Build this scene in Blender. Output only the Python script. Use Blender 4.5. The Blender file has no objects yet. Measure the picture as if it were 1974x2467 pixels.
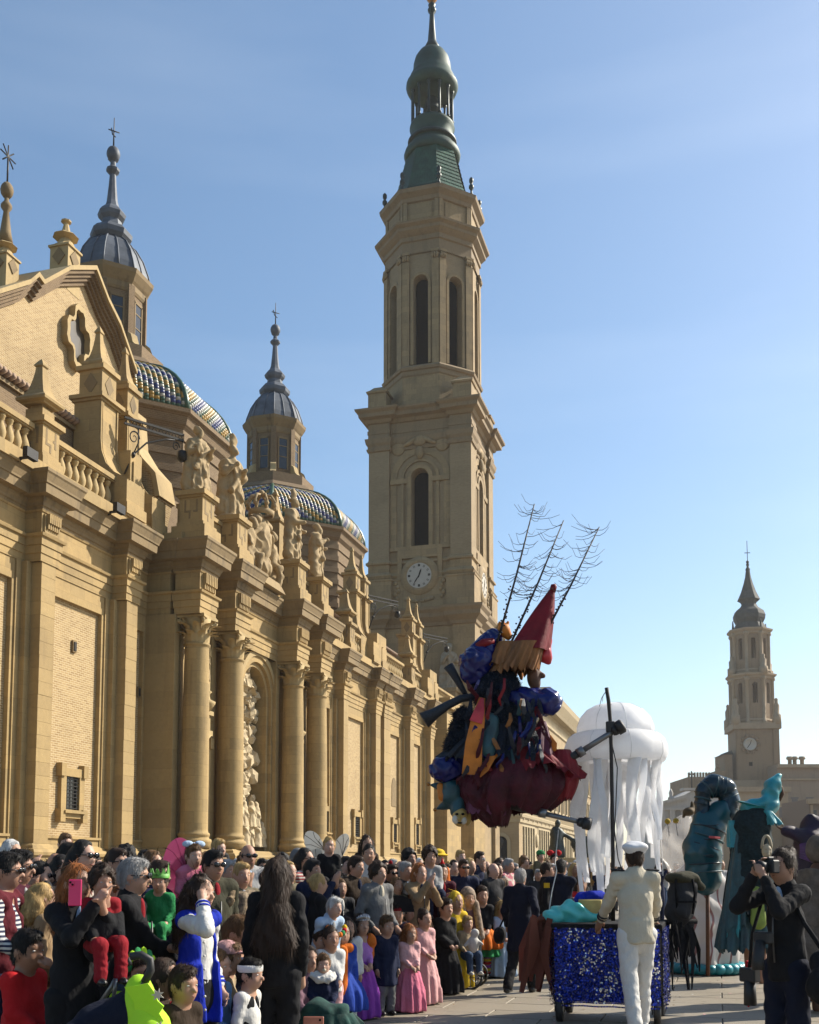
import bpy, math, random
import numpy as np
from mathutils import Matrix, Vector, Quaternion
R = math.radians
rnd = random.Random(7)
C = bpy.context.scene.collection
sc = bpy.context.scene

# ---------------------------------------------------------------- camera
FPX, EYE, HORV, PITCH, VPX = 2560.0, 1.55, 2094.0, R(5.0), 1732.0   # focal length in px of the 1974x2467 photograph
PPV = HORV - FPX*math.tan(PITCH)
YAW = math.atan((VPX-987)*math.cos(PITCH)/FPX)
cam = bpy.data.cameras.new('camera')
cam.sensor_fit = 'HORIZONTAL'; cam.sensor_width = 36.0
cam.lens = 36.0*FPX/1974.0
cam.shift_y = (PPV-1233.5)/1974.0
cam.clip_start = 0.1; cam.clip_end = 6000
camo = bpy.data.objects.new('camera', cam); C.objects.link(camo)
camo.location = (0, 0, EYE); camo.rotation_euler = (R(90)+PITCH, 0, YAW)
sc.camera = camo
_fw = np.array([-math.sin(YAW)*math.cos(PITCH), math.cos(YAW)*math.cos(PITCH), math.sin(PITCH)])
_rt = np.array([math.cos(YAW), math.sin(YAW), 0.0]); _up = np.cross(_rt, _fw)
_O = np.array([0, 0, EYE])
def ray(u, v): return _fw + _rt*((u-987)/FPX) - _up*((v-PPV)/FPX)
def onx(u, v, x): d = ray(u, v); return _O + d*(x/d[0])
def ony(u, v, y): d = ray(u, v); return _O + d*(y/d[1])
def ong(u, v, z=0.0): d = ray(u, v); return _O + d*((z-EYE)/d[2])
def atd(u, v, D):                       # point at depth D (metres along the view's horizontal axis)
    d = ray(u, v); return _O + d*(D/(d@np.array([-math.sin(YAW), math.cos(YAW), 0])))
# ---------------------------------------------------------------- light
SUN_AZ, SUN_EL = R(50), R(38)           # azimuth measured from +Y towards +X
w = bpy.data.worlds.new('World'); sc.world = w; w.use_nodes = True
nt = w.node_tree; nt.nodes.clear()
sky = nt.nodes.new('ShaderNodeTexSky'); sky.sky_type = 'NISHITA'; sky.sun_disc = False
sky.sun_elevation = SUN_EL; sky.sun_rotation = SUN_AZ
sky.air_density = 1.0; sky.dust_density = 1.3; sky.ozone_density = 1.7; sky.altitude = 200
bg = nt.nodes.new('ShaderNodeBackground'); bg.inputs[1].default_value = 0.108
wo = nt.nodes.new('ShaderNodeOutputWorld')
# thin cirrus over the whole sky
tc = nt.nodes.new('ShaderNodeTexCoord'); mp = nt.nodes.new('ShaderNodeMapping'); mp.inputs['Scale'].default_value = (1.0, 1.3, 7.0); mp.inputs['Rotation'].default_value = (0.10, 0.06, 0.4); mp.inputs['Location'].default_value = (.55, .2, 1.35)
nz = nt.nodes.new('ShaderNodeTexNoise'); nz.inputs['Scale'].default_value = 2.1; nz.inputs['Detail'].default_value = 4; nz.inputs['Roughness'].default_value = .45
rp = nt.nodes.new('ShaderNodeValToRGB'); rp.color_ramp.elements[0].position = .52; rp.color_ramp.elements[1].position = .86
rp.color_ramp.elements[1].color = (.07, .07, .07, 1)
mxs = nt.nodes.new('ShaderNodeMix'); mxs.data_type = 'RGBA'; mxs.inputs[7].default_value = (8.5, 8.9, 9.2, 1)
nt.links.new(tc.outputs['Generated'], mp.inputs[0]); nt.links.new(mp.outputs[0], nz.inputs[0]); nt.links.new(nz.outputs[0], rp.inputs[0])
nt.links.new(rp.outputs[0], mxs.inputs[0]); nt.links.new(sky.outputs[0], mxs.inputs[6]); hs = nt.nodes.new('ShaderNodeHueSaturation'); hs.inputs['Saturation'].default_value = 1.08; hs.inputs['Hue'].default_value = .493
nt.links.new(mxs.outputs[2], hs.inputs['Color']); nt.links.new(hs.outputs[0], bg.inputs[0]); nt.links.new(bg.outputs[0], wo.inputs[0])
sl = bpy.data.lights.new('sun', 'SUN'); sl.energy = 5.0; sl.angle = R(0.55); sl.color = (1.0, .93, .80)
so = bpy.data.objects.new('sun', sl); C.objects.link(so)
sd = Vector((math.sin(SUN_AZ)*math.cos(SUN_EL), math.cos(SUN_AZ)*math.cos(SUN_EL), math.sin(SUN_EL)))
so.rotation_euler = sd.to_track_quat('Z', 'Y').to_euler(); so.location = (30, 20, 60)
sc.view_settings.view_transform = 'Standard'; sc.view_settings.look = 'None'; sc.view_settings.gamma = 1.0
sc.view_settings.use_curve_mapping = False
sc.view_settings.exposure = 0.80
sc.cycles.max_bounces = 6; sc.cycles.diffuse_bounces = 3; sc.cycles.glossy_bounces = 2; sc.cycles.transparent_max_bounces = 8
sc.cycles.use_denoising = True; sc.cycles.volume_bounces = 0; sc.cycles.volume_step_rate = 5.0

# ---------------------------------------------------------------- materials
MATS = {}
def _nm(name):
    m = bpy.data.materials.new(name); m.use_nodes = True
    n = m.node_tree.nodes; b = n['Principled BSDF']; return m, n, m.node_tree.links, b
def mix(n, l, a, b, fac):
    x = n.new('ShaderNodeMix'); x.data_type = 'RGBA'
    for k, s in ((6, a), (7, b)):
        if isinstance(s, tuple): x.inputs[k].default_value = (*s, 1) if len(s) == 3 else s
        else: l.new(s, x.inputs[k])
    if isinstance(fac, float): x.inputs[0].default_value = fac
    else: l.new(fac, x.inputs[0])
    return x.outputs[2]
def ramp(n, l, src, p0, p1, v0=0.0, v1=1.0):
    r = n.new('ShaderNodeMapRange'); r.inputs[1].default_value = p0; r.inputs[2].default_value = p1
    r.inputs[3].default_value = v0; r.inputs[4].default_value = v1; r.clamp = True; l.new(src, r.inputs[0]); return r.outputs[0]
def noise(n, l, vec, scale, detail=4, rough=.55):
    t = n.new('ShaderNodeTexNoise'); t.inputs['Scale'].default_value = scale; t.inputs['Detail'].default_value = detail; t.inputs['Roughness'].default_value = rough
    if vec is not None: l.new(vec, t.inputs[0])
    return t.outputs[0]
def gpos(n, l, sc_=(1, 1, 1)):
    g = n.new('ShaderNodeNewGeometry'); m = n.new('ShaderNodeMapping'); m.inputs['Scale'].default_value = sc_; l.new(g.outputs['Position'], m.inputs[0]); return m.outputs[0]
def opos(n, l, sc_=(1, 1, 1)):
    g = n.new('ShaderNodeTexCoord'); m = n.new('ShaderNodeMapping'); m.inputs['Scale'].default_value = sc_; l.new(g.outputs['Object'], m.inputs[0]); return m.outputs[0]
def bump(n, l, b, src, strength, dist=.02):
    x = n.new('ShaderNodeBump'); x.inputs['Strength'].default_value = strength; x.inputs['Distance'].default_value = dist
    l.new(src, x.inputs['Height']); l.new(x.outputs[0], b.inputs['Normal'])
def stone(name, c, dark=None, rough=.85, scale=1.0, randomize=0.0, bmp=.35, blocks=0.0, stain=.45):
    if name in MATS: return MATS[name]
    c = tuple(k*.68 for k in c); dark = tuple(k*.60 for k in dark) if dark else None
    m, n, l, b = _nm(name); dark = dark or tuple(k*.55 for k in c)
    p = gpos(n, l, (1, 1, 1)); big = noise(n, l, p, .35*scale, 5, .6); fine = noise(n, l, p, 6*scale, 6, .65)
    ps = gpos(n, l, (2.2, 2.2, .18)); streak = noise(n, l, ps, .9*scale, 4, .6)
    col = mix(n, l, c, tuple(min(1, k*1.18) for k in c), ramp(n, l, fine, .3, .7))
    col = mix(n, l, col, dark, ramp(n, l, big, .52, .82, 0, .55))
    col = mix(n, l, col, dark, ramp(n, l, streak, .55, .78, 0, stain))
    if blocks:
        g = n.new('ShaderNodeNewGeometry'); s_ = n.new('ShaderNodeSeparateXYZ'); l.new(g.outputs['Position'], s_.inputs[0])
        ad = n.new('ShaderNodeMath'); l.new(s_.outputs[0], ad.inputs[0]); l.new(s_.outputs[1], ad.inputs[1])
        cb = n.new('ShaderNodeCombineXYZ'); l.new(ad.outputs[0], cb.inputs[0]); l.new(s_.outputs[2], cb.inputs[1])
        t = n.new('ShaderNodeTexBrick'); l.new(cb.outputs[0], t.inputs[0]); t.inputs['Scale'].default_value = 1; t.inputs['Brick Width'].default_value = blocks; t.inputs['Row Height'].default_value = blocks*.52; t.inputs['Mortar Size'].default_value = .006
        t.inputs['Color1'].default_value = (.78, .78, .78, 1); t.inputs['Color2'].default_value = (1.08, 1.05, 1.0, 1); t.inputs['Mortar'].default_value = (.62, .58, .52, 1)
        mu = n.new('ShaderNodeMix'); mu.data_type = 'RGBA'; mu.blend_type = 'MULTIPLY'; mu.inputs[0].default_value = .75; l.new(col, mu.inputs[6]); l.new(t.outputs[0], mu.inputs[7]); col = mu.outputs[2]
    if randomize:
        oi = n.new('ShaderNodeObjectInfo'); col = mix(n, l, col, dark, ramp(n, l, oi.outputs['Random'], 0, 1, 0, randomize))
    l.new(col, b.inputs['Base Color']); b.inputs['Roughness'].default_value = rough
    bump(n, l, b, fine, bmp, .03); MATS[name] = m; return m
def brick(name, c1, c2, mortar, bw=.26, bh=.085, ms=.012):
    if name in MATS: return MATS[name]
    c1, c2, mortar = (tuple(k*.68 for k in q) for q in (c1, c2, mortar))
    m, n, l, b = _nm(name); g = n.new('ShaderNodeNewGeometry'); s = n.new('ShaderNodeSeparateXYZ'); l.new(g.outputs['Position'], s.inputs[0])
    ad = n.new('ShaderNodeMath'); l.new(s.outputs[0], ad.inputs[0]); l.new(s.outputs[1], ad.inputs[1])
    cb = n.new('ShaderNodeCombineXYZ'); l.new(ad.outputs[0], cb.inputs[0]); l.new(s.outputs[2], cb.inputs[1])
    t = n.new('ShaderNodeTexBrick'); l.new(cb.outputs[0], t.inputs[0]); t.inputs['Scale'].default_value = 1
    t.inputs['Brick Width'].default_value = bw; t.inputs['Row Height'].default_value = bh; t.inputs['Mortar Size'].default_value = ms
    t.inputs['Color1'].default_value = (*c1, 1); t.inputs['Color2'].default_value = (*c2, 1); t.inputs['Mortar'].default_value = (*mortar, 1); t.inputs['Bias'].default_value = -.1
    big = noise(n, l, gpos(n, l), .5, 5, .6)
    col = mix(n, l, t.outputs[0], tuple(k*.6 for k in c2), ramp(n, l, big, .5, .85, 0, .5))
    l.new(col, b.inputs['Base Color']); b.inputs['Roughness'].default_value = .88
    iv = n.new('ShaderNodeMath'); iv.operation = 'SUBTRACT'; iv.inputs[0].default_value = 1; l.new(t.outputs[1], iv.inputs[1])
    bump(n, l, b, iv.outputs[0], .5, .02); MATS[name] = m; return m
def plain(name, c, rough=.6, metal=0.0, var=.25, scale=8.0, bmp=.15, spec=.5, dist=.01, transm=0.0, alpha=1.0, sheen=0.0, stretch=(1, 1, 1)):
    if name in MATS: return MATS[name]
    c = tuple(k*.75 for k in c)
    m, n, l, b = _nm(name); p = opos(n, l, stretch); f = noise(n, l, p, scale, 5, .6)
    col = mix(n, l, tuple(k*(1-var) for k in c), tuple(min(1, k*(1+var)) for k in c), ramp(n, l, f, .3, .7))
    l.new(col, b.inputs['Base Color']); b.inputs['Roughness'].default_value = rough; b.inputs['Metallic'].default_value = metal
    b.inputs['Specular IOR Level'].default_value = spec
    if transm: b.inputs['Transmission Weight'].default_value = transm
    if alpha < 1: b.inputs['Alpha'].default_value = alpha
    if sheen: b.inputs['Sheen Weight'].default_value = sheen
    if bmp: bump(n, l, b, f, bmp, dist)
    MATS[name] = m; return m
def thincloth(name, c, trans=.4, rough=.7, scale=30, alpha=1.0):
    """fabric that lets part of the light through"""
    if name in MATS: return MATS[name]
    m, n, l, b = _nm(name); f = noise(n, l, opos(n, l), scale, 4)
    col = mix(n, l, tuple(k*.95 for k in c), c, ramp(n, l, f, .3, .7)); l.new(col, b.inputs['Base Color']); b.inputs['Roughness'].default_value = rough
    t = n.new('ShaderNodeBsdfTranslucent'); l.new(col, t.inputs[0]); x = n.new('ShaderNodeMixShader'); x.inputs[0].default_value = trans
    l.new(b.outputs[0], x.inputs[1]); l.new(t.outputs[0], x.inputs[2]); o = n['Material Output']; out = x.outputs[0]
    if alpha < 1:
        tr = n.new('ShaderNodeBsdfTransparent'); y = n.new('ShaderNodeMixShader'); y.inputs[0].default_value = alpha
        l.new(tr.outputs[0], y.inputs[1]); l.new(out, y.inputs[2]); out = y.outputs[0]
    l.new(out, o.inputs[0]); bump(n, l, b, noise(n, l, opos(n, l), scale*.25, 3), .35, .02); MATS[name] = m; return m

# ---------------------------------------------------------------- mesh helpers
U, UB = 0.75, 0.3875           # the buildings are drawn in modules of 0.75 m (z = -0.52 is the pavement)
ZG = -0.52
class MB:
    def __init__(s): s.V = []; s.F = []; s.M = []; s.S = []
    def add(s, v, f, mi=0, sm=False):
        o = len(s.V); s.V += [tuple(map(float, p)) for p in v]; s.F += [tuple(i+o for i in q) for q in f]; s.M += [mi]*len(f); s.S += [sm]*len(f); return s
    def box(s, x0, x1, y0, y1, z0, z1, mi=0, ch=0.0):
        if x0 > x1: x0, x1 = x1, x0
        if y0 > y1: y0, y1 = y1, y0
        if ch <= 0:
            v = [(x, y, z) for z in (z0, z1) for y in (y0, y1) for x in (x0, x1)]
            return s.add(v, [(0, 2, 3, 1), (4, 5, 7, 6), (0, 1, 5, 4), (2, 6, 7, 3), (0, 4, 6, 2), (1, 3, 7, 5)], mi)
        c = ch; pts = {}
        v = []; f = []
        for ix, x in enumerate((x0, x1)):
            for iy, y in enumerate((y0, y1)):
                for iz, z in enumerate((z0, z1)):
                    sx, sy, sz = (1-2*ix)*c, (1-2*iy)*c, (1-2*iz)*c
                    for a, p in enumerate(((x, y+sy, z+sz), (x+sx, y, z+sz), (x+sx, y+sy, z))):
                        pts[ix, iy, iz, a] = len(v); v.append(p)
        for i in (0, 1):
            f.append([pts[i, 0, 0, 0], pts[i, 1, 0, 0], pts[i, 1, 1, 0], pts[i, 0, 1, 0]])
            f.append([pts[0, i, 0, 1], pts[1, i, 0, 1], pts[1, i, 1, 1], pts[0, i, 1, 1]])
            f.append([pts[0, 0, i, 2], pts[1, 0, i, 2], pts[1, 1, i, 2], pts[0, 1, i, 2]])
        for a in (0, 1):
            for b in (0, 1):
                f.append([pts[0, a, b, 1], pts[1, a, b, 1], pts[1, a, b, 2], pts[0, a, b, 2]])
                f.append([pts[a, 0, b, 0], pts[a, 1, b, 0], pts[a, 1, b, 2], pts[a, 0, b, 2]])
                f.append([pts[a, b, 0, 0], pts[a, b, 1, 0], pts[a, b, 1, 1], pts[a, b, 0, 1]])
        for k in [(a, b, c_) for a in (0, 1) for b in (0, 1) for c_ in (0, 1)]:
            f.append([pts[(*k, 0)], pts[(*k, 1)], pts[(*k, 2)]])
        va = np.array(v); ctr = va.mean(0); g = []
        for q in f:
            p = va[q]; nrm = np.cross(p[1]-p[0], p[2]-p[0]); g.append(tuple(q) if nrm@(p.mean(0)-ctr) > 0 else tuple(q[::-1]))
        return s.add(v, g, mi)
    def prism(s, poly, axis, a0, a1, mi=0):
        """poly: 2-D outline; axis: the axis it is extruded along ('x': poly is (y,z), 'y': (x,z), 'z': (x,y))"""
        n = len(poly); mk = {'x': lambda p, a: (a, p[0], p[1]), 'y': lambda p, a: (p[0], a, p[1]), 'z': lambda p, a: (p[0], p[1], a)}[axis]
        v = [mk(p, a0) for p in poly]+[mk(p, a1) for p in poly]
        f = [tuple(range(n))[::-1], tuple(range(n, 2*n))]+[(i, (i+1) % n, n+(i+1) % n, n+i) for i in range(n)]
        va = np.array(v); A = sum(poly[i][0]*poly[(i+1) % n][1]-poly[(i+1) % n][0]*poly[i][1] for i in range(n))
        flip = (A < 0) ^ (a1 < a0) ^ (axis == 'y')
        if flip: f = [q[::-1] for q in f]
        return s.add(v, f, mi)
    def lathe(s, prof, n=24, c=(0, 0), rot=0.0, sm=True, mi=0, sx=1.0, sy=1.0, cap=True):
        v = []; f = []
        for r, z in prof:
            for k in range(n):
                a = rot+2*math.pi*k/n; v.append((c[0]+r*sx*math.cos(a), c[1]+r*sy*math.sin(a), z))
        m = len(prof)
        for i in range(m-1):
            for k in range(n):
                k2 = (k+1) % n; f.append((i*n+k, i*n+k2, (i+1)*n+k2, (i+1)*n+k))
        if cap: f.append(tuple(range(n))[::-1]); f.append(tuple((m-1)*n+k for k in range(n)))
        return s.add(v, f, mi, sm)
    def sweep(s, prof, path, closed=False, mi=0):
        """prof: (outward offset, z) from bottom to top; path: plan points, outside on the right-hand side"""
        n = len(path); offs = []
        for i in range(n):
            p = np.array(path[i], float)
            def nr(a, b):
                d = np.array(b, float)-np.array(a, float); d /= max(1e-9, np.linalg.norm(d)); return np.array([d[1], -d[0]])
            ns = []
            if i > 0 or closed: ns.append(nr(path[i-1], path[i]))
            if i < n-1 or closed: ns.append(nr(path[i], path[(i+1) % n]))
            if len(ns) == 1: o = ns[0]
            else:
                b = ns[0]+ns[1]; o = b/max(.25, (b@b)/2)
            offs.append(o)
        m = len(prof); v = []; f = []
        for i in range(n):
            for d, z in prof: v.append((path[i][0]+offs[i][0]*d, path[i][1]+offs[i][1]*d, z))
        for i in range(n if closed else n-1):
            j = (i+1) % n
            for k in range(m-1): f.append((i*m+k, j*m+k, j*m+k+1, i*m+k+1))
        return s.add(v, f, mi)
    def tube(s, pts, rad, n=8, mi=0, sm=True, flat=1.0):
        pts = [np.array(p, float) for p in pts]; m = len(pts)
        if not hasattr(rad, '__len__'): rad = [rad]*m
        v = []; f = []; ref = None
        for i, p in enumerate(pts):
            t = pts[min(i+1, m-1)]-pts[max(i-1, 0)]; t = t/max(1e-9, np.linalg.norm(t))
            if ref is None: ref = np.array([0, 0, 1.]) if abs(t[2]) < .9 else np.array([1., 0, 0])
            a = np.cross(t, ref); a /= max(1e-9, np.linalg.norm(a)); b = np.cross(a, t); ref = b
            for k in range(n):
                th = 2*math.pi*k/n; v.append(p+rad[i]*(math.cos(th)*a+flat*math.sin(th)*b))
        for i in range(m-1):
            for k in range(n):
                k2 = (k+1) % n; f.append((i*n+k2, i*n+k, (i+1)*n+k, (i+1)*n+k2))
        f.append(tuple(range(n))); f.append(tuple((m-1)*n+k for k in range(n))[::-1])
        return s.add(v, f, mi, sm)
    def ball(s, c, r, n=10, m=6, mi=0):
        r = r if hasattr(r, '__len__') else (r, r, r)
        v = [(c[0], c[1], c[2]-r[2])]; f = []
        for i in range(1, m):
            ph = math.pi*i/m-math.pi/2
            for k in range(n): v.append((c[0]+r[0]*math.cos(ph)*math.cos(2*math.pi*k/n), c[1]+r[1]*math.cos(ph)*math.sin(2*math.pi*k/n), c[2]+r[2]*math.sin(ph)))
        v.append((c[0], c[1], c[2]+r[2])); t = len(v)-1
        for k in range(n):
            k2 = (k+1) % n; f.append((0, 1+k2, 1+k)); f.append((t, t-n+k, t-n+k2))
            for i in range(m-2): f.append((1+i*n+k, 1+i*n+k2, 1+(i+1)*n+k2, 1+(i+1)*n+k))
        return s.add(v, f, mi, True)
    def xf(s, M):
        s.V = [tuple(M @ Vector(p)) for p in s.V]; return s
    def mesh(s, name, mats, unit=False):
        V = s.V
        if unit == 'arch': V = [(x*U, y*U, UB+z*U) for x, y, z in V]
        elif unit: V = [(x*U, y*U, z*U) for x, y, z in V]
        me = bpy.data.meshes.new(name); me.from_pydata(V, [], s.F)
        for m_ in (mats if isinstance(mats, (list, tuple)) else [mats]): me.materials.append(m_)
        me.polygons.foreach_set('material_index', s.M); me.polygons.foreach_set('use_smooth', s.S); me.update(); return me
    def build(s, name, mats, parent=None, unit=False, loc=None):
        return put(name, s.mesh(name, mats, unit), parent, loc)
def put(name, me, parent=None, loc=None, rot=None, scale=None):
    o = bpy.data.objects.new(name, me); C.objects.link(o)
    if loc is not None: o.location = loc
    if rot is not None: o.rotation_euler = rot
    if scale is not None: o.scale = scale if hasattr(scale, '__len__') else (scale,)*3
    if parent is not None: adopt(o, parent)
    return o
def adopt(o, parent):
    o.parent = parent
    r = parent
    while r is not None and 'world_children' not in r: r = r.parent if r.parent else None
    if r is not None and r is parent: o.matrix_parent_inverse = Matrix.Translation(-Vector(parent.location))
    return o
def thing(name, label, cat, loc=(0, 0, 0), rotz=0.0, group=None, scale=1.0, world=True):
    """an Empty at a thing's base; with world=True its parts are drawn in world coordinates"""
    o = bpy.data.objects.new(name, None); C.objects.link(o); o.empty_display_size = .1
    o.location = loc; o.rotation_euler = (0, 0, rotz); o.scale = (scale,)*3
    o['label'] = label; o['category'] = cat
    if group: o['group'] = group
    if world: o['world_children'] = 1
    return o
def tag(o, label, cat, group=None):
    o['label'] = label; o['category'] = cat
    if group: o['group'] = group
    return o
def struct(o): o['kind'] = 'structure'; return o
def W(x, y, z): return (x*U, y*U, UB+z*U)

# ---------------------------------------------------------------- smooth volumes (distance fields -> quads)
def cap(a, b, ra, rb, k=0.03, f=(1, 1, 1), rip=None): return ('c', np.array(a, float), np.array(b, float), ra, rb, k, f, rip)
def ell(c, r, k=0.03, rot=None): return ('e', np.array(c, float), np.array(r, float), k, rot)
def cone(c, z0, z1, r0, r1, k=.03, sx=1.0, sy=1.0, folds=0, amp=0.0, ph=0.0, bulge=0.0): return ('k', np.array(c, float), z0, z1, r0, r1, k, sx, sy, folds, amp, ph, bulge)
def cut(a, nrm): return ('h', np.array(a, float), np.array(nrm, float))          # keep the side away from nrm
def sub(c, r, k=.01): return ('s', np.array(c, float), np.array(r, float), k)
def _pd(p, X, Y, Z):
    t = p[0]
    if t == 'c':
        a, b, ra, rb, f = p[1], p[2], p[3], p[4], p[6]; d = b-a; L = max(1e-9, d@d)
        h = np.clip(((X-a[0])*d[0]+(Y-a[1])*d[1]+(Z-a[2])*d[2])/L, 0, 1)
        q = np.sqrt(((X-a[0]-h*d[0])/f[0])**2+((Y-a[1]-h*d[1])/f[1])**2+((Z-a[2]-h*d[2])/f[2])**2)-(ra+(rb-ra)*h)
        if p[7]: q = q+p[7][0]*np.sin(p[7][1]*h*6.283+2.2*np.sin((X-a[0])*38)+1.7*np.sin((Y-a[1])*33))*(.35+h*(1-h)*2.6)
        return q
    if t in 'es':
        c, r = p[1], p[2]; x, y, z = X-c[0], Y-c[1], Z-c[2]
        if t == 'e' and p[4] is not None:
            m = p[4]; x, y, z = m[0][0]*x+m[1][0]*y+m[2][0]*z, m[0][1]*x+m[1][1]*y+m[2][1]*z, m[0][2]*x+m[1][2]*y+m[2][2]*z
        q = np.sqrt((x/r[0])**2+(y/r[1])**2+(z/r[2])**2)
        return (q-1)*np.minimum(r.min()*1.3, r.mean())
    if t == 'k':
        _, c, z0, z1, r0, r1, k, sx, sy, nf, amp, ph, bul = p
        h = np.clip((Z-c[2]-z0)/(z1-z0), 0, 1); x = (X-c[0])/sx; y = (Y-c[1])/sy
        rr = r0+(r1-r0)*h+bul*np.sin(math.pi*h)
        if nf:
            th = np.arctan2(y, x); rr = rr*(1+amp*(1-h*.75)*(np.sin(nf*th+ph)+.5*np.sin((nf*2-3)*th+1.7*ph+2*h)))
        d = (np.sqrt(x*x+y*y)-rr)*.9
        return np.maximum(d, np.maximum(c[2]+min(z0, z1)-Z, Z-c[2]-max(z0, z1)))
def _bb(p):
    t = p[0]
    if t == 'c':
        r = max(p[3], p[4])*max(p[6]); return np.minimum(p[1], p[2])-r, np.maximum(p[1], p[2])+r
    if t == 'e':
        r = p[2] if p[4] is None else np.array([p[2].max()]*3); return p[1]-r, p[1]+r
    if t == 'k':
        r = max(p[4], p[5])*max(p[7], p[8])*(1+abs(p[10])*1.6)+abs(p[12]); return p[1]+np.array([-r, -r, min(p[2], p[3])]), p[1]+np.array([r, r, max(p[2], p[3])])
    return None
def sdf(prims, h, wob=0.0, wf=18.0, ws=0.0, ridge=False):
    """mesh arrays (V, F) of the smooth union of the primitives, voxel size h"""
    bs = [b for b in map(_bb, prims) if b is not None]
    lo = np.min([b[0] for b in bs], 0)-2.5*h-wob*2; hi = np.max([b[1] for b in bs], 0)+2.5*h+wob*2
    n = np.maximum(4, np.ceil((hi-lo)/h).astype(int)+1)
    g = [lo[i]+h*np.arange(n[i]) for i in range(3)]
    X, Y, Z = np.meshgrid(*g, indexing='ij', sparse=True)
    D = np.full(tuple(n), 1e3)
    for p in prims:
        if p[0] in 'hs': continue
        k = p[5] if p[0] == 'c' else p[3] if p[0] == 'e' else p[6]
        b = _bb(p); pad = k*2+3*h+wob*2
        i0 = np.maximum(0, ((b[0]-pad-lo)/h).astype(int)); i1 = np.minimum(n, ((b[1]+pad-lo)/h).astype(int)+2)
        sl_ = tuple(slice(i0[i], i1[i]) for i in range(3))
        xs, ys, zs = X[sl_[0]], Y[:, sl_[1]], Z[:, :, sl_[2]]
        d = _pd(p, xs, ys, zs); o = D[sl_]
        if k > 0:
            hh = np.maximum(k-np.abs(o-d), 0)/k; D[sl_] = np.minimum(o, d)-hh*hh*k*.25
        else: D[sl_] = np.minimum(o, d)
    if wob and ridge:
        D = D+wob*(1.6*np.abs(np.sin(wf*.5*X+1.5*np.sin(wf*.3*Z+ws)+1.2*np.sin(wf*.22*Y)))-1+.9*np.abs(np.sin(wf*.42*Z+1.9*np.sin(wf*.25*X+ws)+1.3*np.sin(wf*.3*Y)))-.5)
    elif wob:
        D = D+wob*(np.sin(wf*X+3*np.sin(wf*.6*Z+ws))*np.sin(wf*.9*Y+1.3+ws)+.7*np.sin(wf*.7*Z+2.5*np.sin(wf*.5*X+ws)+2*np.sin(wf*.45*Y)))
    for p in prims:
        if p[0] == 'h': D = np.maximum(D, (X-p[1][0])*p[2][0]+(Y-p[1][1])*p[2][1]+(Z-p[1][2])*p[2][2])
        elif p[0] == 's': D = np.maximum(D, -_pd(p, X, Y, Z))
    D[0] = D[-1] = 1; D[:, 0] = D[:, -1] = 1; D[:, :, 0] = D[:, :, -1] = 1
    return nets(D, lo, h)
def nets(D, lo, h):
    I = D < 0; nx, ny, nz_ = D.shape
    cs = np.zeros((nx-1, ny-1, nz_-1), np.int8)
    for a in (0, 1):
        for b in (0, 1):
            for c in (0, 1): cs += I[a:nx-1+a, b:ny-1+b, c:nz_-1+c]
    act = (cs > 0) & (cs < 8); idx = np.full(act.shape, -1); ii = np.argwhere(act); idx[act] = np.arange(len(ii))
    P = np.zeros((len(ii), 3)); cnt = np.zeros(len(ii))
    cor = [(a, b, c) for a in (0, 1) for b in (0, 1) for c in (0, 1)]
    val = {k: D[ii[:, 0]+k[0], ii[:, 1]+k[1], ii[:, 2]+k[2]] for k in cor}
    for k in cor:
        for ax in range(3):
            if k[ax]: continue
            k2 = list(k); k2[ax] = 1; k2 = tuple(k2); a, b = val[k], val[k2]; m = (a < 0) != (b < 0)
            t = np.where(m, a/np.where(m, a-b, 1), 0); e = np.tile(np.array(k, float), (len(ii), 1)); e[:, ax] += t
            P += e*m[:, None]; cnt += m
    V = lo+h*(ii+P/cnt[:, None]); Fs = []
    for ax in range(3):
        s0 = [slice(None)]*3; s1 = [slice(None)]*3; s0[ax] = slice(0, -1); s1[ax] = slice(1, None)
        A, B = I[tuple(s0)], I[tuple(s1)]; e = np.argwhere(A != B); u, v = (ax+1) % 3, (ax+2) % 3
        e = e[(e[:, u] > 0) & (e[:, v] > 0)]
        def gi(du, dv):
            q = e.copy(); q[:, u] -= du; q[:, v] -= dv; return idx[q[:, 0], q[:, 1], q[:, 2]]
        q = np.stack([gi(1, 1), gi(0, 1), gi(0, 0), gi(1, 0)], 1); ins = A[tuple(e.T)]
        q[~ins] = q[~ins][:, ::-1]; Fs.append(q)
    return V, np.concatenate(Fs)
def smesh(name, VF, mats, mi=None, smooth=True):
    V, F = VF; me = bpy.data.meshes.new(name)
    me.vertices.add(len(V)); me.vertices.foreach_set('co', np.asarray(V, np.float32).ravel())
    me.loops.add(F.size); me.loops.foreach_set('vertex_index', F.ravel().astype(np.int32))
    me.polygons.add(len(F)); me.polygons.foreach_set('loop_start', np.arange(0, F.size, 4, dtype=np.int32))
    me.polygons.foreach_set('use_smooth', np.full(len(F), smooth))
    for m_ in (mats if isinstance(mats, (list, tuple)) else [mats]): me.materials.append(m_)
    if mi is not None: me.polygons.foreach_set('material_index', mi.astype(np.int32))
    me.update(calc_edges=True); me.validate(); return me

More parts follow.
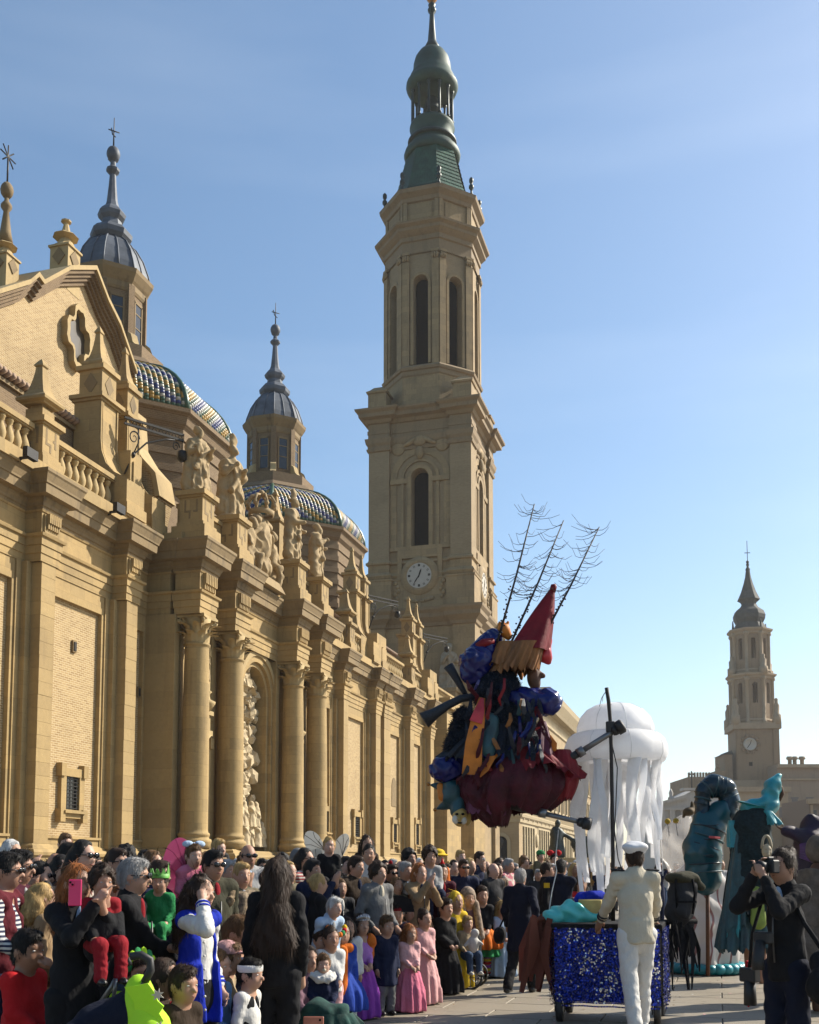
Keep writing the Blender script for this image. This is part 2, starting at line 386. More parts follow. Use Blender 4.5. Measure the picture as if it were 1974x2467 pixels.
def hairy(VF, n, L, wd, rs=1, down=1.0, out=.35, jit=.3):
    """adds n tapered blades standing on the surface"""
    V, F = VF; g = np.random.default_rng(rs); i = g.integers(len(F), size=n); q = V[F[i]]; p = q.mean(1)+g.normal(0, .004, (n, 3)); nm = np.cross(q[:, 2]-q[:, 0], q[:, 3]-q[:, 1]); nm /= np.maximum(1e-9, np.linalg.norm(nm, axis=1))[:, None]
    d = nm*out+np.array([0, 0, -down])+g.normal(0, jit, (n, 3)); d -= nm*np.minimum(0, (d*nm).sum(1)-.12)[:, None]; d /= np.linalg.norm(d, axis=1)[:, None]
    s = np.cross(nm, d); s /= np.maximum(1e-9, np.linalg.norm(s, axis=1))[:, None]; Ls = (L*g.uniform(.5, 1.3, n))[:, None]; t = p+d*Ls; p = p-nm*.004
    B = np.stack([p-s*wd/2, p+s*wd/2, t+s*wd*.12, t-s*wd*.12], 1).reshape(-1, 3); o = len(V)
    return np.concatenate([V, B]), np.concatenate([F, o+np.arange(4*n).reshape(-1, 4)])
# ================================================================ ground and square
def FP(u, v, x): p = onx(u, v, x*U); return p[1]/U, (p[2]-UB)/U       # facade pixel -> (y, z) in modules on the plane x
def FY(u, v, x): return FP(u, v, x)[0]
STONE = stone('sandstone', (.43, .298, .123), (.17, .115, .05), blocks=.95, stain=.6)
STONEB = stone('ashlar', (.43, .298, .123), (.24, .16, .068), randomize=.3)
STONEL = stone('pale_stone', (.47, .34, .155), (.25, .17, .08))
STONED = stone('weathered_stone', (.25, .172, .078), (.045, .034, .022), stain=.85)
STATUE = stone('statue_stone', (.40, .285, .14), (.17, .115, .055), scale=2.0)
RELIEF = stone('relief_stone', (.58, .46, .28), (.34, .25, .14), scale=2.0)
BRICK = brick('buff_brick', (.50, .345, .155), (.34, .215, .085), (.66, .52, .31))
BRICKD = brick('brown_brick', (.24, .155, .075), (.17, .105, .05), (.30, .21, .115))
IRON = plain('wrought_iron', (.03, .028, .026), .55, .6, .2, 20)
GLASS = plain('dark_glass', (.025, .03, .035), .12, 0, .3, 2, 0)
LEAD = plain('lead_sheet', (.11, .125, .15), .62, .15, .35, 1.2, .3, .3)
TILE_ROOF = plain('clay_roof_tile', (.34, .22, .14), .8, 0, .4, 3)
def paving():
    m, n, l, b = _nm('paving_stone'); oi = n.new('ShaderNodeObjectInfo'); f = noise(n, l, gpos(n, l), 1.1, 6, .65); g = noise(n, l, gpos(n, l), 26, 4)
    col = mix(n, l, (.225, .19, .14), (.185, .155, .112), oi.outputs['Random'])
    col = mix(n, l, col, (.12, .10, .074), ramp(n, l, f, .48, .8, 0, .6)); col = mix(n, l, col, (.26, .225, .17), ramp(n, l, g, .45, .75, 0, .35))
    l.new(col, b.inputs['Base Color']); b.inputs['Roughness'].default_value = .62; bump(n, l, b, g, .25, .01); return m
PAVE = paving()
def farpave():
    m, n, l, b = _nm('paving_far'); g = n.new('ShaderNodeNewGeometry')
    t = n.new('ShaderNodeTexBrick'); l.new(g.outputs['Position'], t.inputs[0]); t.inputs['Scale'].default_value = 1; t.inputs['Brick Width'].default_value = 1.2; t.inputs['Row Height'].default_value = .6
    t.inputs['Mortar Size'].default_value = .012; t.inputs['Color1'].default_value = (.225, .19, .14, 1); t.inputs['Color2'].default_value = (.185, .155, .112, 1); t.inputs['Mortar'].default_value = (.16, .135, .1, 1)
    f = noise(n, l, gpos(n, l), 1.1, 6, .65); col = mix(n, l, t.outputs[0], (.12, .10, .074), ramp(n, l, f, .48, .8, 0, .6))
    l.new(col, b.inputs['Base Color']); b.inputs['Roughness'].default_value = .65; return m
gr = MB(); gr.add([(-420, -60, -.02), (420, -60, -.02), (420, 760, -.02), (-420, 760, -.02)], [(0, 1, 2, 3)])
ground = struct(gr.build('ground', farpave()))
# the slabs of the square that the camera sees next to the crowd, each its own stone
slab = MB().box(-.594, .594, -.294, .294, -.03, .002, 0, .006).mesh('paving_slab', PAVE)
slabs = []
for i in range(-8, 9):
    for j in range(14, 64):
        y = j*.6; x = (i+.5*(j % 2))*1.2
        d = np.array([x, y, -EYE]); q = d@_fw
        if q < 4: continue
        uu = 987+FPX*(d@_rt)/q; vv = PPV-FPX*(d@_up)/q
        if 560 < uu < 2060 and 2210 < vv < 2540: slabs.append((q, x, y))
slabs.sort()
for q, x, y in slabs[:295]:
    o = put('paving_slab', slab, ground, (x, y, rnd.uniform(-.0025, .0025))); o.rotation_euler.z = 0

# ================================================================ basilica
bas = thing('basilica', 'long golden stone and brick church front with pilasters, columned portal and balustraded roofline', 'church', W(-30.5, 70, ZG))
ARCH = 'arch'
def part(mb, name, mat, parent=bas, unit=ARCH): return mb.build(name, mat, parent, unit)
PF, WF, PN, BF, CF, CX = -30.0, -30.9, -31.15, -29.1, -27.6, -28.2   # planes: pilaster, wall, brick panel, portal backing, portal entablature, column axis
pil = []                                                             # (y0, y1)
def addp(u0, u1, v): a, b = FY(u0, v, PF), FY(u1, v, PF); pil.append((a, max(b, a+1.1)))
addp(82.6, 114.5, 1960); addp(294, 320, 1960); addp(828, 839, 1856); addp(906, 917, 1856); addp(926, 941, 1856); addp(989, 998, 1856); addp(1038, 1046, 1856)
p1 = pil[0]; dP = pil[1][0]-pil[0][0]
pil = [(p1[0]-2*dP, p1[1]-2*dP), (p1[0]-dP, p1[1]-dP)]+pil
colc = [FY(470.7, 1792, CX), FY(556.6, 1792, CX), FY(705, 1885, CX), FY(763, 1885, CX)]
yc = sum(colc)/4
b0 = FY(403, 2010, BF-.3)-.2; b1 = 2*yc-b0; s0 = FY(429, 2010, BF)-.1; s1 = 2*yc-s0
YEND = 129.0
def plan(pf, wf, bf, cf, m=0.0, cw=.95):
    """plan outline of the front from left to right, stepping forward over pilasters and columns (outside to the right)"""
    pts = [(wf, 15.0)]
    ev = [(a-m, b+m, pf) for a, b in pil]
    for a, b, x in ev:
        if a > b1: continue
        if b < b0: pts += [(wf, a), (x, a), (x, b), (wf, b)]
    pts += [(wf, b0), (bf-.35, b0), (bf-.35, s0), (bf, s0)]
    for c in colc: pts += [(bf, c-cw), (cf, c-cw), (cf, c+cw), (bf, c+cw)]
    pts += [(bf, s1), (bf-.35, s1), (bf-.35, b1), (wf, b1)]
    for a, b, x in ev:
        if a > b1: pts += [(wf, a), (x, a), (x, b), (wf, b)]
    pts.append((wf, YEND)); return pts
CORN = [(.12, 18.3), (.13, 18.42), (.2, 18.46), (.22, 18.6), (.3, 18.72), (.32, 18.84), (.66, 18.88), (.68, 19.3), (.74, 19.33), (.75, 19.42), (.78, 19.5), (.86, 19.72), (.92, 19.8), (.92, 19.95), (-1.2, 20.1)]
ARCHI = [(0, 15.85), (.05, 15.86), (.05, 16.22), (.10, 16.24), (.10, 16.6), (.15, 16.62), (.15, 16.98), (.26, 17.02), (.30, 17.14), (.02, 17.2)]
pl = plan(PF, WF, BF, CF, .12)
part(MB().sweep(ARCHI, pl), 'architrave', STONE)
part(MB().sweep([(.02, 17.18), (.02, 18.2), (.08, 18.22), (.12, 18.32)], pl), 'frieze', STONE)
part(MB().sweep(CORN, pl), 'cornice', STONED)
# base mouldings and plinth
pb = plan(PF, WF, BF, CF+.1, .1, 1.1)
part(MB().sweep([(.35, ZG-.3), (.35, .9), (.28, .98), (.28, 2.1), (.40, 2.18), (.42, 2.32), (.30, 2.46), (.18, 2.5), (.14, 2.62), (0, 2.72)], pb), 'plinth', STONE)
# backing wall
part(MB().box(-36, PN-.25, 15, YEND, ZG, 20.05).box(WF-.6, BF-.6, b0+.05, s0, ZG, 16).box(WF-.6, BF-.6, s1, b1-.05, ZG, 16), 'wall', STONE)
# pilasters of stacked ashlar, with strips behind them
def ashlar(name, x0, x1, y0, y1, z0, z1, n, parent=bas):
    core = part(MB().box(x0-.02, x1-.03, y0+.03, y1-.03, z0, z1), name, STONE, parent)
    h = (z1-z0)/n
    me = MB().box(-(x1-x0)/2, (x1-x0)/2, -(y1-y0)/2, (y1-y0)/2, -h/2+.002, h/2-.002, 0, .008).mesh('stone_block', STONEB, True)
    for i in range(n):
        o = put('stone_block', me, core, W((x0+x1)/2+rnd.uniform(-.008, .008), (y0+y1)/2, z0+h*(i+.5)))
        o.parent = core; o.matrix_parent_inverse = Matrix.Identity(4)
    return core
def strip(y0, y1, x, z0=2.6, z1=15.85, name='wall_strip', mat=STONE): part(MB().box(PN-.3, x, y0, y1, z0, z1), name, mat)
for i, (a, b) in enumerate(pil):
    if i == 0: continue
    n = 21 if i < 4 else 12
    ashlar('pilaster', WF-.2, PF, a, b, 2.72, 15.86, n)
    strip(a-.38, a-.001, WF+.36); strip(b+.001, b+.38, WF+.36)
    strip(a-.75, a-.381, WF+.08); strip(b+.381, b+.75, WF+.08)
    # fluted bracket over the pilaster in the frieze
    br = MB().box(PF, PF+.12, a-.02, b+.02, 17.24, 18.12)
    for k in range(6):
        yy = a+.08+(b-a-.16)*(k+.5)/6; br.box(PF+.1, PF+.30, yy-.055, yy+.055, 17.72, 18.16); br.box(PF+.1, PF+.22, yy-.05, yy+.05, 17.45, 17.72)
    part(br, 'frieze_bracket', STONE)
# brick panels in recessed frames
def panel(ya, yb, z0=3.15, z1=14.9, brickm=BRICK, frame=True):
    part(MB().box(PN-.3, PN, ya, yb, z0, z1), 'brick_panel', brickm)
    f = MB()
    if frame:
        f.box(PN-.3, WF, ya-.9, ya, 2.6, 15.86); f.box(PN-.3, WF, yb, yb+.9, 2.6, 15.86)
        f.box(PN-.3, WF-.002, ya, yb, z1, 15.86); f.box(PN-.3, WF+.02, ya-.3, yb+.3, 2.6, z0-.12); f.box(PN-.3, WF+.12, ya-.32, yb+.32, z0-.12, z0)
    part(f, 'panel_frame', STONE)
gaps = []
lst = [p for p in pil if p[1] < b0]
for q, r in zip(lst[:-1], lst[1:]): gaps.append((q[1], r[0]))
rl = [p for p in pil if p[0] > b1]; gaps.append((b1, rl[0][0]))
for q, r in zip(rl[:-1], rl[1:]): gaps.append((q[1], r[0]))
for a, b in gaps:
    if b-a < 2.0: continue
    m = .95 if b-a > 4 else .7
    panel(a+m, b-m)
panel(lst[-1][1]+.9, b0-.25); panel(rl[-1][1]+.9, YEND-2)
# small barred windows with shouldered stone frames
def barred_window(yc_, zc, w, h, x=PN, grid=(4, 9)):
    f = MB().box(x, x+.22, yc_-w/2-.42, yc_-w/2, zc-h/2-.1, zc+h/2+.1).box(x, x+.22, yc_+w/2, yc_+w/2+.42, zc-h/2-.1, zc+h/2+.1)
    f.box(x, x+.24, yc_-w/2-.44, yc_+w/2+.44, zc+h/2, zc+h/2+.42).box(x, x+.24, yc_-w/2-.44, yc_+w/2+.44, zc-h/2-.42, zc-h/2)
    for s in (-1, 1):
        for t in (-1, 1): f.box(x, x+.34, yc_+s*(w/2+.38)-.2, yc_+s*(w/2+.38)+.2, zc+t*(h/2+.3)-.32, zc+t*(h/2+.3)+.32)
    f.box(x, x+.42, yc_-w/2-.3, yc_+w/2+.3, zc-h/2-.18, zc-h/2-.05)
    wn = part(f, 'window', STONE)
    g = MB().box(x+.012, x+.03, yc_-w/2, yc_+w/2, zc-h/2, zc+h/2).build('pane', GLASS, None, ARCH); g.parent = wn; g.matrix_parent_inverse = Matrix.Identity(4)
    bars = MB()
    for k in range(grid[0]): yy = yc_-w/2+w*(k+.5)/grid[0]; bars.box(x+.10, x+.14, yy-.022, yy+.022, zc-h/2, zc+h/2)
    for k in range(grid[1]): zz = zc-h/2+h*(k+.5)/grid[1]; bars.box(x+.098, x+.142, yc_-w/2, yc_+w/2, zz-.022, zz+.022)
    g = bars.build('grille', IRON, None, ARCH); g.parent = wn; g.matrix_parent_inverse = Matrix.Identity(4)
def bw(u, v0, v1, w, x=PN, **k):
    y, z1 = FP(u, v0, x); z0 = FP(u, v1, x)[1]; barred_window(y, (z0+z1)/2, w, z1-z0, x, **k)
bw(168, 1872, 1952, 1.15)
bw(857, 1968, 2017, 1.3); bw(948, 1985, 2030, 1.1); bw(1002, 1985, 2036, 1.1); bw(786, 1955, 2005, .9)
ya, za = FP(949, 1905, PN)
part(MB().prism([(ya-.75, za-1.6), (ya+.75, za-1.6), (ya+.75, za+.3)]+[(ya+.75*math.cos(t), za+.3+1.0*math.sin(t)) for t in np.linspace(.3, math.pi-.3, 7)]+[(ya-.75, za+.3)], 'x', PN-.01, PN+.05), 'blind_arch', STONED)
y_, z_ = FP(176, 1558, PN)
for (u, v) in ((176, 1558), (332, 1668)):
    y_, z_ = FP(u, v, PN); part(MB().box(PN, PN+.12, y_-.16, y_+.16, z_-.3, z_+.3).box(PN+.12, PN+.16, y_-.1, y_+.1, z_-.22, z_+.22, 1), 'wall_vent', [STONED, IRON])
# ---------------------------------------------------------------- portal
part(MB().box(WF-.3, BF-.02, s0+.02, colc[1]-1.4, 2.6, 15.86).box(WF-.3, BF-.02, colc[2]+1.4, s1-.02, 2.6, 15.86), 'portal_wall', STONE)
for c in colc:
    for s in (-1, 1):                 # responds behind the columns
        ashlar('respond', WF, BF+.06, c+s*.78-.28, c+s*.78+.28, 2.72, 15.86, 12)
shaft = MB().lathe([(.94, 2.72), (.94, 2.95), (.98, 3.0), (1.0, 3.1), (.97, 3.2), (.86, 3.24), (.84, 3.34), (.88, 3.38), (.9, 3.46), (.87, 3.54), (.79, 3.6), (.775, 3.75), (.775, 7.0), (.76, 9), (.735, 11), (.70, 13), (.675, 14.0), (.68, 14.12), (.75, 14.16), (.76, 14.24), (.70, 14.3)], 28)
shaft_me = shaft.mesh('column', STONE, True)
leaf_v = []; 
def leaf_mesh(name, wd, ht, curl, mat):
    mb = MB(); rows = 7; v = []; f = []
    for i in range(rows):
        t = i/(rows-1); ww = wd*(1-.25*t)*(1.0 if i % 2 == 0 else .84)*(.55 if i == rows-1 else 1)
        out = .05+.10*t+curl*max(0, t-.6)**1.5*4; zz = ht*(t-.30*max(0, t-.75)**1.2*4)
        for k, kk in enumerate((-1, -.45, 0, .45, 1)): v.append((out-.05*abs(kk)+.045*(kk == 0), ww/2*kk, zz))
    for i in range(rows-1):
        for k in range(4): f.append((i*5+k, i*5+k+1, (i+1)*5+k+1, (i+1)*5+k))
    o = len(v); v += [(x-.05, y, z) for x, y, z in v]; f += [tuple(o+i for i in q[::-1]) for q in f]
    mb.add(v, f, 0, True); return mb.mesh(name, mat, True)
leafA = leaf_mesh('leaf', .56, .78, .52, STONEL); leafB = leaf_mesh('leaf', .5, 1.28, .62, STONEL)
vol = MB()
for t in np.linspace(0, 4.6*math.pi, 34)[:-1]:
    pass
def spiral(mb, o, ax, up, r0, turns, rad, sgn=1, n=26, taper=.55):
    pts = []; rr = []
    for i in range(n):
        t = i/(n-1); a = sgn*turns*2*math.pi*t; r = r0*(1-.82*t)
        pts.append(np.array(o)+np.array(ax)*(r*math.cos(a))+np.array(up)*(r*math.sin(a))); rr.append(rad*(1-taper*t))
    return mb.tube(pts, rr, 6)
vol = MB(); spiral(vol, (.92, 0, 1.32), (1, 0, 0), (0, 0, 1), .22, 1.6, .085, -1); vol.tube([(.5, 0, .55), (.62, 0, .95), (.78, 0, 1.35), (.92, 0, 1.53)], [.05, .06, .08, .085], 6)
vol_me = vol.mesh('volute', STONEL, True)
bell = MB().lathe([(.62, 0), (.60, .5), (.64, 1.0), (.78, 1.42)], 20)
ab = []
for k in range(4):
    a = math.pi/4+k*math.pi/2
    for t in np.linspace(0, 1, 5)[:-1]:
        p = np.array([math.cos(a), math.sin(a)])*(1-t)+np.array([math.cos(a+math.pi/2), math.sin(a+math.pi/2)])*t
        ab.append(tuple(p*1.22*(1-.16*math.sin(math.pi*t))))
bell.prism(ab, 'z', 1.42, 1.56).prism([(x*.94, y*.94) for x, y in ab], 'z', 1.56, 1.62)
bell_me = bell.mesh('capital', STONEL, True)
for c in colc:
    cm = put('column', shaft_me, bas, W(CX, c, 0))
    cp = put('capital', bell_me, bas, W(CX, c, 14.28))
    for k in range(8):
        for me, dz, off in ((leafA, .0, 0), (leafB, .06, math.pi/8)):
            o = put('leaf', me, None, (.60*U*math.cos(k*math.pi/4+off), .60*U*math.sin(k*math.pi/4+off), dz*U), (0, 0, k*math.pi/4+off)); o.parent = cp
    for k in range(4):
        o = put('volute', vol_me, None, (0, 0, 0), (0, 0, math.pi/4+k*math.pi/2)); o.parent = cp
    if True:
        br = MB().box(CF+.0, CF+.04, c-.80, c+.80, 17.24, 18.22)
        for k in range(7):
            yy = c-.72+1.44*(k+.5)/7; br.box(CF+.02, CF+.28, yy-.06, yy+.06, 17.6, 18.2); br.box(CF+.02, CF+.18, yy-.05, yy+.05, 17.3, 17.6)
    part(br, 'frieze_bracket', STONE)
# arch between the inner columns
aR = FY(671, 1690, BF); aw = 3.0; ac = aR-aw; 
azs = 13.1
def archring(x0, x1, r0, r1, yc_, zs, zb, n=24, mb=None):
    """a stilted arch band between radii r0 < r1, from zb up, in the y-z plane, thickness x0..x1"""
    mb = mb or MB(); v = []; f = []
    pr = [(-1, zb)]+[(math.cos(math.pi-math.pi*i/n), zs, math.sin(math.pi*i/n)) for i in range(n+1)]+[(1, zb)]
    for q in pr:
        cx = q[0]; zz = q[1]; sn = q[2] if len(q) == 3 else 0
        for r in (r0, r1):
            for x in (x0, x1): v.append((x, yc_+cx*r, zz+sn*r))
    m = len(pr)
    for i in range(m-1):
        a = i*4; b = a+4
        f += [(a+1, b+1, b+3, a+3), (a, a+2, b+2, b), (a, b, b+1, a+1), (a+2, a+3, b+3, b+2)]
    f += [(0, 1, 3, 2), ((m-1)*4, (m-1)*4+2, (m-1)*4+3, (m-1)*4+1)]
    return mb.add(v, f)
sp = MB()                               # wall above and beside the arch
ys0, ys1 = colc[1]-1.4, colc[2]+1.4
arcp = [(ac+(aw-.05)*math.cos(t), azs+(aw-.05)*math.sin(t)) for t in np.linspace(0, math.pi, 25)]
for i in range(24):
    (ya, za), (yb, zb) = arcp[i], arcp[i+1]
    sp.add([(BF-.35, ya, za), (BF-.35, yb, zb), (BF-.35, yb, 15.9), (BF-.35, ya, 15.9)], [(0, 1, 2, 3)])
part(sp.box(WF-.4, BF-.35, ys0, ac-aw+.05, 2.6, 15.86).box(WF-.4, BF-.35, ac+aw-.05, ys1, 2.6, 15.86), 'arch_wall', STONE)
part(archring(BF-.4, BF-.10, aw-.35, aw, ac, azs, 2.7), 'arch_moulding', STONEL)
part(archring(BF-.9, BF-.22, aw-.75, aw-.34, ac, azs, 2.7), 'arch_moulding', STONE)
part(archring(BF-2.2, BF-.45, aw-1.05, aw-.74, ac, azs, 2.7), 'arch_moulding', STONE)
part(MB().box(BF-2.6, BF-2.2, ac-3, ac+3, 0, 16), 'niche_wall', STONE)
# expressionist relief of broken rocks and figures inside the arch
def shard(rs, elong=1.0):
    rr = random.Random(rs); v = []; n = 6; mb = MB()
    prof = [(.2, -.5), (rr.uniform(.42, .6), rr.uniform(-.35, -.1)), (rr.uniform(.35, .6), rr.uniform(.05, .3)), (.18, .5)]
    jit = [rr.uniform(.7, 1.25) for _ in range(n)]
    for r, z in prof:
        for k in range(n):
            a = 2*math.pi*k/n+z*.6; v.append((r*jit[k]*math.cos(a), r*jit[(k+2) % n]*math.sin(a), z*elong))
    f = [(i*n+k, i*n+(k+1) % n, (i+1)*n+(k+1) % n, (i+1)*n+k) for i in range(3) for k in range(n)]+[tuple(range(n))[::-1], tuple(3*n+k for k in range(n))]
    return mb.add(v, f).mesh('rock_shard', RELIEF, True)
rel = part(MB().box(BF-2.2, BF-1.6, ac-1.9, ac+1.9, 3.2, 14.2), 'relief', RELIEF)
shd = [shard(k, 1.1 if k % 2 else .8) for k in range(9)]
rr = random.Random(3)
for i in range(150):
    z = rr.uniform(3.4, 15.0); w_ = aw-1.1
    if z > azs: w_ = math.sqrt(max(.05, (aw-1.1)**2-(z-azs)**2))
    lowz = z < 6.6
    o = put('rock_shard', shd[i % 9], None, W(BF-1.35+rr.uniform(-.2, .25)+(.3 if lowz else 0), ac+rr.uniform(-w_, w_), z), (rr.uniform(0, 6), rr.uniform(0, 6), rr.uniform(0, 6)), rr.uniform(.5, 1.05)*(.75 if lowz else 1)); o.parent = rel
for i in range(9):                      # huddled figures at the foot of the relief
    y0 = ac-1.9+3.8*(i % 5)/4; z0 = 3.0+1.3*(i//5)
    VF = sdf([cone((0, 0, 0), 0, 1.1, .42, .26, .1, folds=7, amp=.08, ph=i), ell((0, 0, 1.2), (.34, .3, .3), .12), ell((.06, .05, 1.55), (.19, .2, .23), .08), cap((.1, -.3, 1.15), (.38, .05, .8), .11, .1, .08), cap((.1, .3, 1.15), (.36, .1, .65), .11, .1, .08)], .075, .012, 9)
    o = put('carved_figure', smesh('carved_figure', VF, RELIEF), None, W(BF-.75+.12*(i % 2), y0, z0), (0, 0, rr.uniform(-.7, .7)), U); o.parent = rel
# side bays: tall barred window below a hanging shrine with a figure in a niche
for (ca, cb) in ((colc[0], colc[1]), (colc[2], colc[3])):
    m = (ca+cb)/2; x = BF-.05
    barred_window(m+.1, 5.9, 1.1, 5.6, x, grid=(4, 16))
    q = MB().box(x, x+.5, m-.75, m+.75, 9.4, 9.7).box(x, x+.4, m-.6, m+.6, 9.7, 10.6).box(x, x+.55, m-.75, m+.75, 10.6, 10.85)
    q.lathe([(.12, 8.5), (.35, 8.7), (.3, 9.0), (.6, 9.4)], 14, (x+.15, m))
    q.lathe([(.38, 10.85), (.62, 11.2), (.66, 11.35), (.35, 11.5), (.28, 11.8), (.45, 11.95), (.3, 12.05), (.2, 12.5), (.26, 12.55), (.18, 12.6)], 16, (x+.3, m))
    q.box(x, x+.25, m-.85, m-.55, 11.5, 14.6).box(x, x+.25, m+.55, m+.85, 11.5, 14.6); archring(x, x+.3, .55, .85, m, 14.3, 14.2, 12, q)
    part(q, 'hanging_shrine', STONEL)
    VF = sdf([cone((0, 0, 0), 0, 1.15, .34, .2, .08, folds=8, amp=.1), ell((0, 0, 1.25), (.27, .22, .3), .1), ell((0, .02, 1.72), (.14, .15, .18), .06), cap((-.25, 0, 1.4), (.05, .28, 1.2), .08, .07, .06), cap((.25, 0, 1.4), (-.02, .28, 1.0), .08, .07, .06)], .06, .01, 12)
    o = put('niche_figure', smesh('niche_figure', VF, STATUE), bas, W(x+.3, m, 12.6), (0, 0, -math.pi/2), U)
# ---------------------------------------------------------------- roofline of the front
AT = -30.75                                                         # centre plane of pedestals and balustrade
part(MB().box(-34, AT+.9, 15, b0-.3, 19.9, 20.5).box(-34, AT+.9, b1+.3, YEND, 19.9, 20.5).box(-34, -28.6, b0-.3, b1+.3, 19.9, 20.5), 'parapet_base', STONE)
bal_prof = [(.20, 0), (.20, .12), (.12, .16), (.13, .22), (.22, .5), (.24, .68), (.19, .9), (.11, 1.12), (.10, 1.22), (.17, 1.27), (.17, 1.36), (.2, 1.38), (.2, 1.5)]
bal_me = MB().lathe(bal_prof, 12).mesh('baluster', STONEL, True)
def balustrade(ya, yb, x=AT, n=None):
    b = MB().box(x-.28, x+.28, ya, yb, 20.5, 20.62).box(x-.26, x+.26, ya, yb, 22.12, 22.2).box(x-.34, x+.34, ya, yb, 22.2, 22.42).box(x-.27, x+.27, ya, yb, 22.42, 22.5)
    rl_ = part(b, 'balustrade_rail', STONE); n = n or max(2, int((yb-ya)/.56))
    for k in range(n):
        o = put('baluster', bal_me, None, W(x, ya+(yb-ya)*(k+.5)/n, 20.62)); o.parent = rl_
def pinnacle(x, y, z, h=2.5, s=1.0, name='pinnacle', mat=STONE, parent=bas):
    """square flared obelisk ending in a small point"""
    prof = [(.62, 0), (.66, .06), (.84, .14), (.86, .26), (.80, .34), (.60, .5), (.46, .75), (.36, 1.05), (.28, 1.4), (.22, 1.75), (.19, 2.02), (.26, 2.07), (.26, 2.14), (.12, 2.36), (.01, 2.5)]
    return part(MB().lathe([(r*s*1.32, z+zz*h/2.5) for r, zz in prof], 4, (x, y), math.pi/4, False), name, mat, parent)
def keypanel(x, y, z0, z1, w, mb):
    """sunk key pattern: thin dark grooves"""
    for (a, b, c, d) in ((-.32, -.22, .35, .95), (.22, .32, .35, .95), (-.22, .02, .35, .45), (-.08, .02, .12, .36), (.12, .22, .55, .65)):
        mb.box(x, x+.012, y+a*w, y+b*w, z0+c*(z1-z0), z0+d*(z1-z0), 1)
def pedestal(y, w=1.25, zt=22.9, x=AT, pin=True, ph=2.45, key=True):
    h = w/2; b = MB().box(x-h-.16, x+h+.16, y-h-.16, y+h+.16, 20.45, 20.9).box(x-h-.08, x+h+.08, y-h-.08, y+h+.08, 20.9, 21.06).box(x-h, x+h, y-h, y+h, 21.0, zt-.35)
    b.box(x-h-.08, x+h+.08, y-h-.08, y+h+.08, zt-.35, zt-.25).box(x-h-.2, x+h+.2, y-h-.2, y+h+.2, zt-.25, zt)
    if key:
        keypanel(x+h, y, 21.1, zt-.4, w, b)
        for (a, c, d, e) in ((-.32, -.22, .35, .95), (.22, .32, .35, .95), (-.22, .02, .35, .45), (-.08, .02, .12, .36)):
            b.box(x+a*w, x+c*w, y-h-.012, y-h, 21.1+d*(zt-21.5), 21.1+e*(zt-21.5), 1)
    part(b, 'pedestal', [STONE, STONED])
    if pin:
        part(MB().box(x-h*.72, x+h*.72, y-h*.72, y+h*.72, zt, zt+.55).box(x-h*.5, x+h*.5, y-h*.5, y+h*.5, zt+.55, zt+.8), 'pinnacle_base', STONE)
        pinnacle(x, y, zt+.75, ph, 1.02)
def scroll_pier(ya, yb, x, zt, dx=2.6, pinh=2.6, tip=True, lozenge=True):
    """tall pier whose front sweeps forward in a concave curve at its foot"""
    xf = x
    poly = [(x-1.6, 20.3), (xf+1.75, 20.3), (xf+1.75, 22.3), (xf+1.5, 22.4), (xf+.85, 22.75), (xf+.35, 23.3), (xf+.08, 24.0), (xf, 24.7), (xf, zt-.35), (x-1.6, zt-.35)]
    b = MB().prism(poly, 'y', ya, yb)
    inset = [(a+.05, c) for a, c in poly[4:9]]
    b.box(xf+1.75, xf+1.85, ya-.1, yb+.1, 20.4, 21.0)
    for yy in (ya, ya+.16, yb-.22):
        b.prism([(a+.07, c) for a, c in poly[2:9]]+[(a-.1, c) for a, c in poly[2:9]][::-1], 'y', yy+.02, yy+.12)
    b.box(x-1.7, xf+.12, ya-.12, yb+.12, zt-.35, zt-.22).box(x-1.8, xf+.28, ya-.26, yb+.26, zt-.22, zt)
    part(b, 'scroll_pier', STONE)
    h = (yb-ya)/2*.78; yc_ = (ya+yb)/2; cxx = xf-h-.05
    q = MB().box(cxx-h, cxx+h, yc_-h, yc_+h, zt, zt+1.5).box(cxx-h-.12, cxx+h+.12, yc_-h-.12, yc_+h+.12, zt, zt+.12).box(cxx-h-.16, cxx+h+.16, yc_-h-.16, yc_+h+.16, zt+1.5, zt+1.75)
    for s in ((1, 0), (0, -1)):          # sunk lozenge
        d = [(0, .15), (h*.6, .75), (0, 1.35), (-h*.6, .75)]
        if s[0]: q.prism([(yc_+a, zt+c) for a, c in d], 'x', cxx+h, cxx+h+.03, 1)
        else: q.prism([(cxx+a, zt+c) for a, c in d], 'y', yc_-h-.03, yc_-h, 1)
    part(q, 'lozenge_block', [STONE, STONED]); pinnacle(cxx, yc_, zt+1.75, pinh, h*1.15)
y1a, y1b = p1
ym = (y1a+y1b)/2
pedestal(ym, 1.3, 22.85)
balustrade(ym-6.5, ym-.85); balustrade(ym+.85, FY(280, 1170, AT))
pedestal(ym-7.2, 1.3, 22.85)
sa = FY(306, 1246, -29.7)-.2
scroll_pier(sa+.2, sa+2.0, -31.5, 27.2); scroll_pier(sa+3.0, sa+4.5, -31.6, 27.3)
part(MB().box(-33, -30.6, sa+1.9, sa+3.1, 20.3, 24.6).box(-30.62, -30.5, sa+2.1, sa+2.9, 21.6, 24.0), 'attic_block', STONE)
